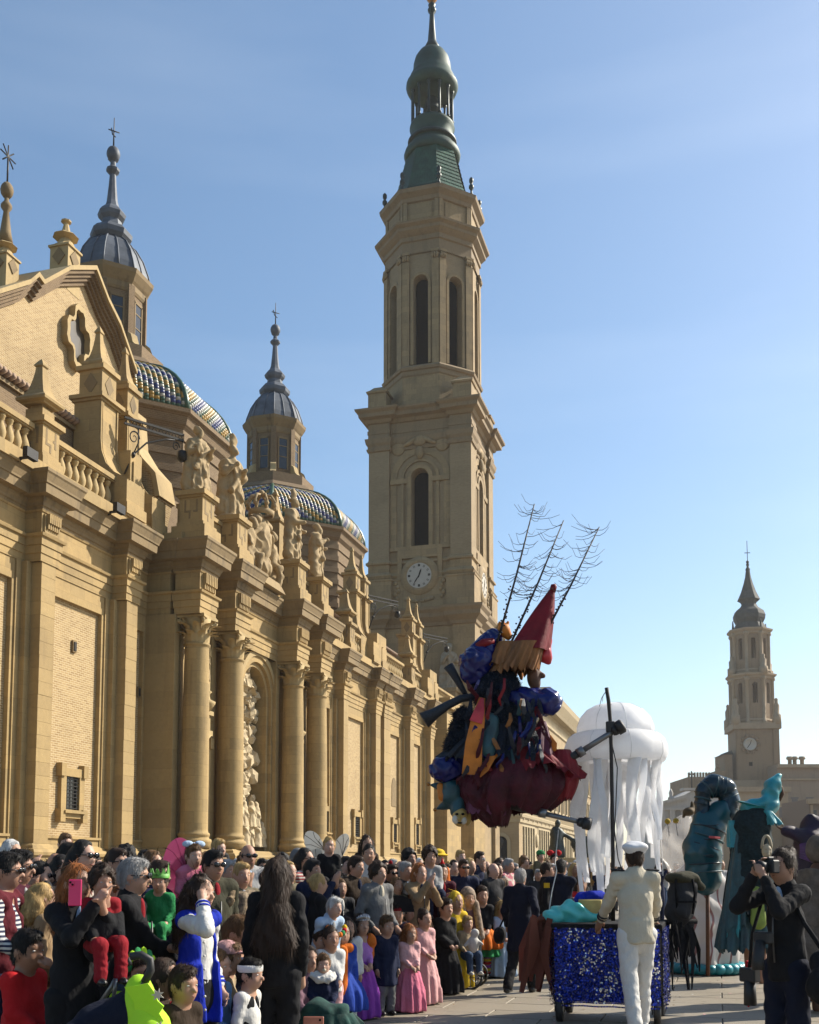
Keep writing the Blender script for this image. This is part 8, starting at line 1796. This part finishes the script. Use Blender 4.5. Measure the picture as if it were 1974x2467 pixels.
# --- middle of the crowd
LW1 = 'small girl in black with white gauze fairy wings riding on shoulders'
P(LW1, 793, 2018, 12.6, 'C', 5, 'sit', 'bun:blond', 'jacket:black', 'trouser:black', 'e', '', h=1.0, lod=0)
WW = thincloth('white_gauze', (.6, .6, .57), .5, .6, 30, .72)
for k, (du, dv, rx, rz) in enumerate(((-36, 22, .13, .15), (-40, 58, .11, .13), (26, 22, .10, .13))):
    pu = atd(793+du, 2018+dv, 12.75); q = put('fairy_wing', petal(rx*1.05, rz*1.2).mesh('fairy_wing', [WW, TWIG]), None, tuple(pu), (0, (-.4, .5, .5)[k], YAW)); tag(q, ('large upper white gauze fairy wing', 'lower white gauze fairy wing', 'far white gauze fairy wing beside the child\'s cheek')[k]+' of the girl in black', 'costume wing')
P('man in black sunglasses carrying the girl with fairy wings', 806, 2064, 12.7, 'M', 22, 'down', 'short:hblack', 'jacket:black', 'trouser:black', 'b', 's')
P('figure in grey knight costume lifted above the crowd', 719, 2049, 12.5, 'C', 30, 'sit', 'none:hgrey', 'robe:grey', 'trouser:grey', 'b', '', h=1.1)
o, J0, K, sz = PJ['figure in grey knight costume lifted above the crowd']; sp_(o, 'hood', [ell(J0['hc']+np.array([0, -.02, .01]), (.095, .105, .13), .02), sub(J0['hc']+np.array([0, .1, -.03]), (.06, .07, .075))], .016, cloth('grey'))
P('man in cap under the grey knight', 722, 2096, 12.8, 'M', 20, 'down', 'short:hgrey', 'jacket:khaki', 'trouser:char', 'b')
P('long haired girl on shoulders in a dark top near the barred windows', 884, 2014, 13.6, 'C', 10, 'sit', 'long:hbrown', 'jacket:dbrown', 'trouser:brown', 'a', '', h=1.1)
P('girl in white costume with hair buns on shoulders', 889, 2037, 13.0, 'C', 2, 'sit', 'bun:hblack', 'puffer:white', 'trouser:white', 'a', '', h=1.1, lod=1)
P('man carrying the girl in the dark top', 880, 2096, 13.8, 'M', 10, 'down', 'short:hbrown', 'jacket:char', 'trouser:black', 'b')
LT = 'smiling tall man in dark brown jacket with a yellow ribbon pinned on'
P(LT, 858, 2064, 12.2, 'M', 46, 'fold', 'short:hbrown', 'coat:dbrown', 'trouser:black', 'a', '', lod=0)
o, J0, K, sz = PJ[LT]; extra(o, MB().tube([(.05, .215, 1.02), (.02, .222, 1.10), (.045, .225, 1.14), (.07, .222, 1.10), (.035, .215, 1.02)], .009, 6), 'ribbon', cloth('yellow'))
P('young man with dark wavy hair and grey sweater beside the yellow ribbon man', 912, 2080, 11.8, 'M', 42, 'pock', 'curly:hbrown', 'jacket:grey', 'trouser:black', 'a')
P('woman with fair hair tied in a bun leaning over children', 768, 2106, 10.9, 'F', 110, 'front', 'pony:blond', 'jacket:black', 'trouser:black', 'a')
P('smiling woman with hair tied back behind the old lady', 821, 2118, 11.9, 'F', 20, 'down', 'bun:lbrown', 'jacket:char', 'trouser:black', 'a')
P('man in sunglasses with a red feather headdress and brown jacket', 943, 2084, 13.8, 'M', 33, 'down', 'short:hbrown', 'jacket:dbrown', 'trouser:black', 'b', 's')
o, J0, K, sz = PJ['man in sunglasses with a red feather headdress and brown jacket']; extra(o, MB().ball((0, -.02, .13), (.02, .05, .05)), 'feather', cloth('red'), tuple(J0['hc']))
P('grey haired man in dark coat with stern face', 977, 2078, 13.6, 'M', 38, 'down', 'short:hgrey', 'coat:char', 'trouser:black', 'b')
P('woman with very long red hair in a camel coat checking her phone', 1012, 2081, 13.0, 'F', 30, 'phone', 'vlong:ginger', 'coat:tan', 'trouser:brown', 'e', '', lod=1)
P('fair teenage girl with loose straight hair between two adults', 957, 2114, 13.0, 'F', 25, 'down', 'long:lbrown', 'jacket:khaki', 'trouser:navy', 'a')
P('woman with red headpiece and dark jacket', 1066, 2082, 14.4, 'F', 15, 'down', 'bun:hbrown', 'jacket:wine', 'trouser:black', 'a')
o, J0, K, sz = PJ['woman with red headpiece and dark jacket']; extra(o, MB().lathe([(.05, 0), (.02, .05), (.004, .10)], 10), 'red_cone', cloth('red'), tuple(J0['hc']+np.array([0, 0, .10])))
P('dark haired child on shoulders in a black top by the last pilasters', 987, 2049, 14.6, 'C', 40, 'sit', 'curly:hblack', 'jacket:black', 'trouser:black', 'b', '', h=1.15)
P('teenage boy on shoulders in a grey hooded top', 1037, 2043, 14.2, 'C', 15, 'sit', 'curly:hbrown', 'jacket:lgrey', 'trouser:navy', 'a', '', h=1.2)
P('child in yellow felt hat and orange costume on shoulders', 1057, 2052, 14.9, 'C', 10, 'sit', 'short:blond', 'jacket:orange', 'trouser:yellow', 'e', '', h=1.1)
o, J0, K, sz = PJ['child in yellow felt hat and orange costume on shoulders']; sp_(o, 'felt_hat', [ell(J0['hc']+np.array([0, 0, .09]), (.09, .1, .06), .02), ell(J0['hc']+np.array([0, 0, .06]), (.15, .16, .018), .02)], .016, cloth('yellow'))
P('man in sunglasses wearing a navy wool coat', 1118, 2072, 15.3, 'M', 18, 'down', 'short:hbrown', 'coat:navy', 'trouser:black', 'b', 's')
P('bald man in dark grey jacket watching sideways', 1189, 2080, 15.6, 'M', 48, 'down', 'bald:hbrown', 'jacket:char', 'trouser:black', 'e')
P('fair boy in white on shoulders before the last church columns', 1110, 2049, 17.5, 'C', 35, 'sit', 'short:blond', 'jacket:white', 'trouser:navy', 'e', '', h=1.1)
P('boy in navy coat on shoulders at the corner of the church', 1156, 2053, 17.5, 'C', 60, 'sit', 'short:hbrown', 'jacket:navy', 'trouser:navy', 'a', '', h=1.1)
LO = 'white haired woman bending down in a pale blue hood and rainbow garland'
P(LO, 806, 2163, 9.9, 'F', 40, 'front', 'short:hwhite', 'jacket:pale', 'trouser:navy', 'e', '', base=0.0, lean=.35, lod=0)
o, J0, K, sz = PJ[LO]
for k in range(8): a = -1.4+2.8*k/7; extra(o, MB().ball(J0['nk']+np.array([.13*math.sin(a), .10+.05*math.cos(a), -.08-.10*math.cos(a)]), (.035, .03, .035), 8, 5), 'garland_flower', cloth(('yellow', 'red', 'green', 'orange')[k % 4]))
P('girl in a cream knitted hood behind the purple gown', 882, 2170, 11.9, 'C', 10, 'front', 'none:blond', 'jacket:cream', 'trouser:grey', 'a')
o, J0, K, sz = PJ['girl in a cream knitted hood behind the purple gown']; sp_(o, 'hood', [ell(J0['hc']+np.array([0, -.015, .01]), (.09, .10, .122), .02), sub(J0['hc']+np.array([0, .1, -.03]), (.06, .07, .08))], .016, cloth('cream'))
LPI = 'boy in black pirate hat and striped navy, white and red padded jacket'
P(LPI, 956, 2178, 12.4, 'C', 8, 'down', 'short:hblack', 'puffer:navy', 'trouser:navy', 'a', '', lod=0)
o, J0, K, sz = PJ[LPI]; hc = J0['hc']
extra(o, MB().prism([(-.19, .02), (.19, .02), (.15, .16), (.06, .20), (-.06, .20), (-.15, .16)], 'y', .06, .075), 'pirate_hat', BLK, tuple(hc)); sp_(o, 'red_bandana', [ell(hc+np.array([0, -.005, .035]), (.082, .098, .075), .02), cut(hc+np.array([0, 0, .03]), (0, 0, -1))], .013, cloth('dred'))
sp_(o, 'white_band', [cap((0, 0, .66), (0, 0, .69), .165, .165, .02, (1, .86, 1)), cut((0, 0, .64), (0, 0, -1)), cut((0, 0, .71), (0, 0, 1))], .014, cloth('white')); sp_(o, 'red_band', [cap((0, 0, .58), (0, 0, .60), .168, .168, .02, (1, .86, 1)), cut((0, 0, .565), (0, 0, -1)), cut((0, 0, .62), (0, 0, 1))], .014, cloth('dred'))
LQ = 'girl with silver tiara in a long purple princess gown'
P(LQ, 872, 2204, 11.2, 'C', 26, 'front', 'long:hbrown', 'shirt:lilac', 'gown:purple', 'a', '', lod=0)
o, J0, K, sz = PJ[LQ]; hc = J0['hc']; mt = MB()
for k in range(9): a = -1.0+2.0*k/8; mt.tube([(.085*math.sin(a), .075*math.cos(a), .05), (.088*math.sin(a), .078*math.cos(a), .085+.035*math.cos(a*1.5))], [.009, .004], 6)
mt.tube([(.086*math.sin(a), .076*math.cos(a), .052) for a in np.linspace(-1.2, 1.2, 12)], .008, 6); extra(o, mt, 'tiara', plain('silver', (.7, .7, .72), .25, .8), tuple(hc))
for i in (0, 1): sp_(o, 'puff_sleeve', [ell(J0['s%d' % i]+np.array([0, 0, -.02]), (.07, .075, .08), .02), cap(J0['s%d' % i]+np.array([0, 0, -.06]), J0['e%d' % i], .05, .045, .02)], .013, cloth('hot' if i else 'orange'), .006, 40)
P('boy in buttoned navy coat and grey trousers in the front row', 932, 2208, 11.45, 'C', 30, 'down', 'short:lbrown', 'coat:navy', 'jean:grey', 'a', '', lod=0)
LR = 'little girl in shiny pink gown and cardigan clasping her hands'
P(LR, 988, 2228, 11.7, 'C', 28, 'front', 'long:ginger', 'jacket:lpink', 'gown:pink', 'a', '', lod=0)
P('girl in pale pink costume with flower headband behind the pink gown', 1023, 2192, 12.4, 'C', 35, 'front', 'bun:hbrown', 'jacket:lpink', 'gown:lpink', 'a')
LS = 'boy in full length black robe holding his hands together'
P(LS, 1074, 2166, 13.4, 'C', 35, 'front', 'short:hbrown', 'robe:black', 'gown:black', 'a', '', lod=0)
P('child with gold headband and dark waistcoat behind the front row', 990, 2178, 13.0, 'C', 20, 'down', 'short:hbrown', 'jacket:brown', 'trouser:brown', 'a')
LY = 'child in yellow hooded gown with a long yellow plait'
P(LY, 1099, 2150, 14.0, 'C', 30, 'down', 'vlong:yellow', 'robe:yellow', 'gown:yellow', 'a')
P('girl in striped woollen hood and long plum jacket', 1128, 2142, 14.5, 'C', 20, 'front', 'none:hbrown', 'coat:mauve', 'trouser:mauve', 'a', '', lod=1)
o, J0, K, sz = PJ['girl in striped woollen hood and long plum jacket']; sp_(o, 'striped_hood', [ell(J0['hc']+np.array([0, -.015, .015]), (.095, .105, .125), .02), cap(J0['hc']+np.array([-.08, .03, -.06]), (-.11, .14, .55), .04, .045, .02), cap(J0['hc']+np.array([.08, .03, -.06]), (.11, .14, .55), .04, .045, .02), sub(J0['hc']+np.array([0, .1, -.03]), (.06, .07, .08))], .016, plain('striped_wool', (.30, .22, .16), .9, 0, .6, 30, .4))
LTU = 'girl in black top, orange and green tutu and striped stockings'
P(LTU, 1161, 2136, 15.3, 'C', 12, 'front', 'short:hbrown', 'jacket:black', 'tutu:orange', 'a', '', lod=1)
o, J0, K, sz = PJ[LTU]; sp_(o, 'green_net', [cone((-.06, .03, 0), .26, .55, .20, .07, .03, .8, 1, 9, .12)], .018, cloth('green'))
for i in (0, 1):
    for k in range(6): extra(o, MB().tube([J0['a%d' % i]*(1-k/6)+J0['k%d' % i]*k/6, J0['a%d' % i]*(1-(k+.55)/6)+J0['k%d' % i]*(k+.55)/6], .050, 10), 'stocking_stripe', cloth(('red', 'yellow', 'purple')[k % 3]))
P('girl in long pale blue tulle gown next to the walking man', 1210, 2172, 15.4, 'C', 25, 'front', 'long:blond', 'shirt:pale', 'gown:pale', 'a', 'w', lod=1)
# kids between the long haired woman and the purple gown
P('small girl with pink headband at the feet of the old lady', 774, 2240, 9.9, 'C', 28, 'front', 'short:hbrown', 'jacket:lpink', 'trouser:pink', 'a')
P('small dark haired girl with topknot leaning on her friend', 799, 2234, 9.8, 'C', 20, 'front', 'bun:hbrown', 'jacket:white', 'trouser:lpink', 'b')
LOS = 'girl in blue dress with a bright orange scarf'
P(LOS, 826, 2222, 10.2, 'C', 18, 'down', 'long:hbrown', 'jacket:blue', 'dress:blue', 'a')
o, J0, K, sz = PJ[LOS]; sp_(o, 'orange_scarf', [cap((-.06, .05, .84), (.06, .05, .84), .05, .05, .03), cap((.02, .13, .82), (.04, .16, .42), .04, .05, .02)], .014, cloth('orange'))
P('child in white padded jacket beside the purple gown', 838, 2212, 10.9, 'C', 15, 'down', 'long:hbrown', 'puffer:white', 'trouser:white', 'a')
P('woman in mauve dress crouching with a baby in her arms', 745, 2280, 8.9, 'F', 30, 'kneel', 'long:hbrown', 'jacket:mauve', 'trouser:mauve', 'a', '', h=1.5, lod=0)
o, J0, K, sz = PJ['woman in mauve dress crouching with a baby in her arms']; sp_(o, 'mauve_skirt', [cap(J0['h1'], J0['k1'], .13, .12, .05), cap(J0['k1'], J0['a1'], .12, .15, .05), cap(J0['h0'], J0['k0'], .13, .12, .05), cap(J0['k1']*.5+J0['k0']*.5, J0['a1'], .12, .16, .05)], .02, cloth('mauve'), .008, 16)
P('baby with dummy in navy suit and white fur collar on the crouching woman\'s knee', 781, 2300, 8.5, 'C', 5, 'sit', 'short:lbrown', 'puffer:navy', 'trouser:navy', 'e', '', h=.78, lod=0)
o, J0, K, sz = PJ['baby with dummy in navy suit and white fur collar on the crouching woman\'s knee']; sp_(o, 'fur_collar', [cap((-.09, .03, .85), (.09, .03, .85), .06, .06, .02), cap((-.06, .10, .83), (.06, .10, .83), .045, .045, .02)], .014, cloth('white'), .01, 60); extra(o, MB().ball((0, .105, -.055), (.022, .012, .018)), 'dummy', cloth('cream'), tuple(J0['hc']))
# green blanket pram and a phone held low
PFm = Frame(580, 1950, 2.464, 520, 1180, 7.6); pr = thing('pram', 'low pram covered with a dark green blanket at the edge of the crowd', 'pram', (PFm.loc[0], PFm.loc[1], 0), YAW, None, 1, False)
pzz = lambda *a: PFm(*a)+np.array([0, 0, PFm.loc[2]])
sp_(pr, 'blanket', [cap(pzz(450, 1200, .1), pzz(570, 1235, .1), .085, .085, .05), cap(pzz(410, 1260, .1), pzz(610, 1285, .1), .10, .09, .05)], .016, plain('green_wool', (.006, .05, .04), .9, 0, .4, 18, .5), .014, 30, 0)
mp_(pr, 'blanket_edge', drape((pzz(510, 1215, .1), .18, .12), (pzz(510, 1330, .1), .27, .18), 90, 10, 11, .09, rag=.03), MATS['green_wool'])
for (x, dy) in ((660, -.05), (640, .35), (430, .0), (450, .35)):
    q = pzz(x, 0, dy); wh = mp_(pr, 'wheel', MB().tube([(q[0]-.015, dy, .11), (q[0]+.015, dy, .11)], .11, 18), RUBBER); wh.rotation_euler = (0, 0, 0); mp_(wh, 'hub', MB().tube([(q[0]-.02, dy, .11), (q[0]+.02, dy, .11)], .06, 10), ALU); mp_(pr, 'strut', MB().tube([(q[0], dy, .11), (pzz(520, 0)[0], .15, .34)], .012, 6), ALU)
tl = thing('mobile_phone', 'coral orange phone held low in front of the green pram', 'phone', tuple(pzz(500, 1235, -.22)+np.array([PFm.loc[0], PFm.loc[1], 0])), YAW, None, 1, False); mp_(tl, 'phone_case', MB().box(-.07, .07, -.005, .005, -.035, .035, 0, .004), plain('coral_plastic', (.62, .22, .14), .4)); mp_(tl, 'camera_lens', MB().tube([(.045, -.006, .012), (.045, -.01, .012)], .008, 10), BLACK)
tl.rotation_euler.z = YAW
# wheelchair style buggy with a child and white doll
WF_ = Frame(580, 1950, 2.464, 1370, 900, 14.0); bg_ = thing('buggy', 'three wheeled buggy with spoked wheels beside the black robe', 'pushchair', (WF_.loc[0], WF_.loc[1], 0), YAW, None, 1, False)
wz = lambda *a: WF_(*a)+np.array([0, 0, WF_.loc[2]])
for (x, y, dy) in ((1360, 1005, -.1), (1405, 998, .3)):
    c_ = wz(x, y, dy); c_[2] = .155; wh = mp_(bg_, 'wheel', MB().tube([c_+np.array([.15*math.cos(t), 0, .15*math.sin(t)]) for t in np.linspace(0, 2*math.pi, 25)], .018, 6), RUBBER); sk = MB()
    for k in range(8): sk.tube([c_, c_+np.array([.14*math.cos(k*math.pi/4), 0, .14*math.sin(k*math.pi/4)])], .005, 4)
    mp_(wh, 'spokes', sk, ALU)
sp_(bg_, 'seat', [cap(wz(1340, 880, .05), wz(1390, 900, .05), .12, .12, .05), cap(wz(1390, 880, .1), wz(1400, 780, .15), .10, .08, .04)], .022, BLK); mp_(bg_, 'frame_tube', MB().tube([wz(1400, 780, .1), wz(1380, 960, .1), wz(1320, 1040, .1)], .014, 6), ALU); mp_(bg_, 'frame_tube', MB().tube([wz(1400, 1000, .1), wz(1360, 930, .1)], .014, 6), ALU)
P('small child with pink bow seated in the spoked wheel buggy', 1126, 2208, 13.9, 'C', 25, 'sit', 'short:blond', 'jacket:beige', 'trouser:denim', 'a', 'w', h=.95, lod=1)
dl = thing('doll', 'white rag doll lying on the lap of the child in the buggy', 'doll', tuple(atd(1141, 2275, 13.6)), YAW, None, 1, False); sp_(dl, 'doll_body', [ell((0, 0, 0), (.07, .06, .11), .03), ell((.02, 0, .14), (.055, .05, .055), .02), cap((-.05, 0, .04), (-.11, -.02, -.02), .025, .02, .02), cap((.05, 0, .04), (.11, -.02, 0), .025, .02, .02)], .016, cloth('white'))
P('child in red costume under the tentacles', 1400, 2110, 19, 'C', 20, 'down', 'long:hbrown', 'robe:red', 'gown:red', 'a')
P('child in green cap riding on shoulders before the town hall', 1303, 2050, 22, 'C', 30, 'sit', 'short:hbrown', 'jacket:khaki', 'trouser:navy', 'a', '', h=1.1)
o, J0, K, sz = PJ['child in green cap riding on shoulders before the town hall']; extra(o, MB().ball((0, 0, .06), (.09, .10, .07)), 'green_cap', cloth('green'), tuple(J0['hc']))
P('child with big red bow riding on shoulders before the town hall', 1336, 2058, 21, 'C', 20, 'sit', 'short:hblack', 'jacket:black', 'trouser:black', 'a', '', h=1.1)
o, J0, K, sz = PJ['child with big red bow riding on shoulders before the town hall']; extra(o, MB().ball((-.08, 0, .13), (.08, .03, .06)).ball((.08, 0, .13), (.08, .03, .06)), 'red_bow', cloth('red'), tuple(J0['hc']))
# --- packed crowd behind: each its own person; the labels name hair, coat and neighbours
hairs = [('short', 'hblack', 'short black hair'), ('short', 'hbrown', 'short brown hair'), ('long', 'hbrown', 'long brown hair'), ('bob', 'hblack', 'a black bob'), ('short', 'hgrey', 'grey hair'), ('long', 'blond', 'long fair hair'), ('bald', 'hbrown', 'a shaved head'), ('curly', 'lbrown', 'light brown curls'), ('bun', 'hbrown', 'pinned up hair'), ('bob', 'hwhite', 'white hair')]
coats = [('jacket', 'black', 'black jacket'), ('coat', 'navy', 'navy coat'), ('jacket', 'char', 'charcoal jacket'), ('coat', 'tan', 'camel coat'), ('puffer', 'dred', 'red padded jacket'), ('jacket', 'olive', 'olive jacket'), ('jacket', 'denim', 'denim jacket'), ('jacket', 'lgrey', 'pale grey top'), ('coat', 'brown', 'brown coat'), ('jacket', 'cream', 'cream jacket'), ('jacket', 'lpink', 'pink jacket'), ('jacket', 'dteal', 'teal jacket'), ('jacket', 'st_navy', 'navy striped top'), ('coat', 'check', 'checked coat'), ('jacket', 'floral', 'floral top'), ('jacket', 'camo', 'camouflage jacket'), ('jacket', 'st_red', 'red striped top')]
rc = random.Random(21); used = set()
def fill(n, u0, u1, D0, D1, vj, where, grp, hairs=hairs):
    for i in range(n):
        D = D0+(D1-D0)*((i*.618) % 1); u = u0+(u1-u0)*(i+rc.uniform(.15, .85))/n; ht = rc.gauss(1.66, .07); v = 2094-(ht-EYE)/D*FPX
        for _ in range(60):
            a, b = rc.choice(hairs), rc.choice(coats); sg_ = rc.random() < .3
            if (a, b, where) not in used: break
        used.add((a, b, where)); k = 'M' if a[0] in ('short', 'bald', 'curly') else 'F'
        P('onlooker with %s%s in %s %s' % (a[2], ' and sunglasses' if sg_ else '', b[2], where), u, v, D, k, rc.gauss(46, 20), rc.choice(('down', 'down', 'fold', 'phone', 'pock')), a[0]+':'+a[1], b[0]+':'+b[1], 'trouser:'+rc.choice(('black', 'navy', 'char', 'denim')), rc.choice('aabbce'), 's' if sg_ else '', group=grp, lod=2)
GRP = 'packed crowd of onlookers'
fill(5, 30, 420, 8.2, 9.4, 0, 'close behind the phone woman', GRP, hairs[:4])
fill(13, 20, 300, 9.5, 13.5, 0, 'below the barred window', GRP)
fill(16, 300, 600, 10.0, 15.5, 0, 'below the first columns', GRP)
fill(20, 600, 900, 13.5, 19.0, 0, 'under the carved relief', GRP)
fill(26, 900, 1230, 15.0, 22.0, 0, 'before the far pilasters', GRP)
fill(26, 1180, 1470, 18.0, 30.0, 0, 'before the town hall', GRP)
fill(14, 1380, 1760, 26.0, 42.0, 0, 'behind the cart', GRP)
fill(6, 640, 760, 11.0, 13.0, 0, 'beyond the long haired woman', GRP)

# ---- confetti and scraps trodden onto the paving
cf = MB(); rk = random.Random(31)
for k in range(260):
    p = ong(rk.uniform(1000, 2000), rk.uniform(2330, 2500)); s = rk.uniform(.008, .022); t = rk.uniform(0, 3.1)
    cf.add([(p[0]+s*math.cos(t+q), p[1]+s*math.sin(t+q), .0075+.003*math.sin(q+k)) for q in (0, 1.4, 3.1, 4.5)], [(0, 1, 2, 3)], k % 3)
o = cf.build('confetti', [cloth('white'), cloth('lpink'), cloth('tan')]); tag(o, 'scattered paper confetti trodden onto the pale paving', 'confetti'); o['kind'] = 'stuff'
# ---- dry winter haze over the square
hz_ = MB().box(-430, 430, -70, 770, -1.0, 97.0).build('haze', None); hz_.data.materials.clear()
hm = bpy.data.materials.new('haze_air'); hm.use_nodes = True; hn = hm.node_tree.nodes; hn.clear(); ho = hn.new('ShaderNodeOutputMaterial'); hv = hn.new('ShaderNodeVolumePrincipled')
hv.inputs['Color'].default_value = (1.0, .97, .93, 1); hv.inputs['Density'].default_value = .00020; hv.inputs['Anisotropy'].default_value = .15; hm.node_tree.links.new(hv.outputs[0], ho.inputs['Volume'])
hz_.data.materials.append(hm); hz_['kind'] = 'stuff'
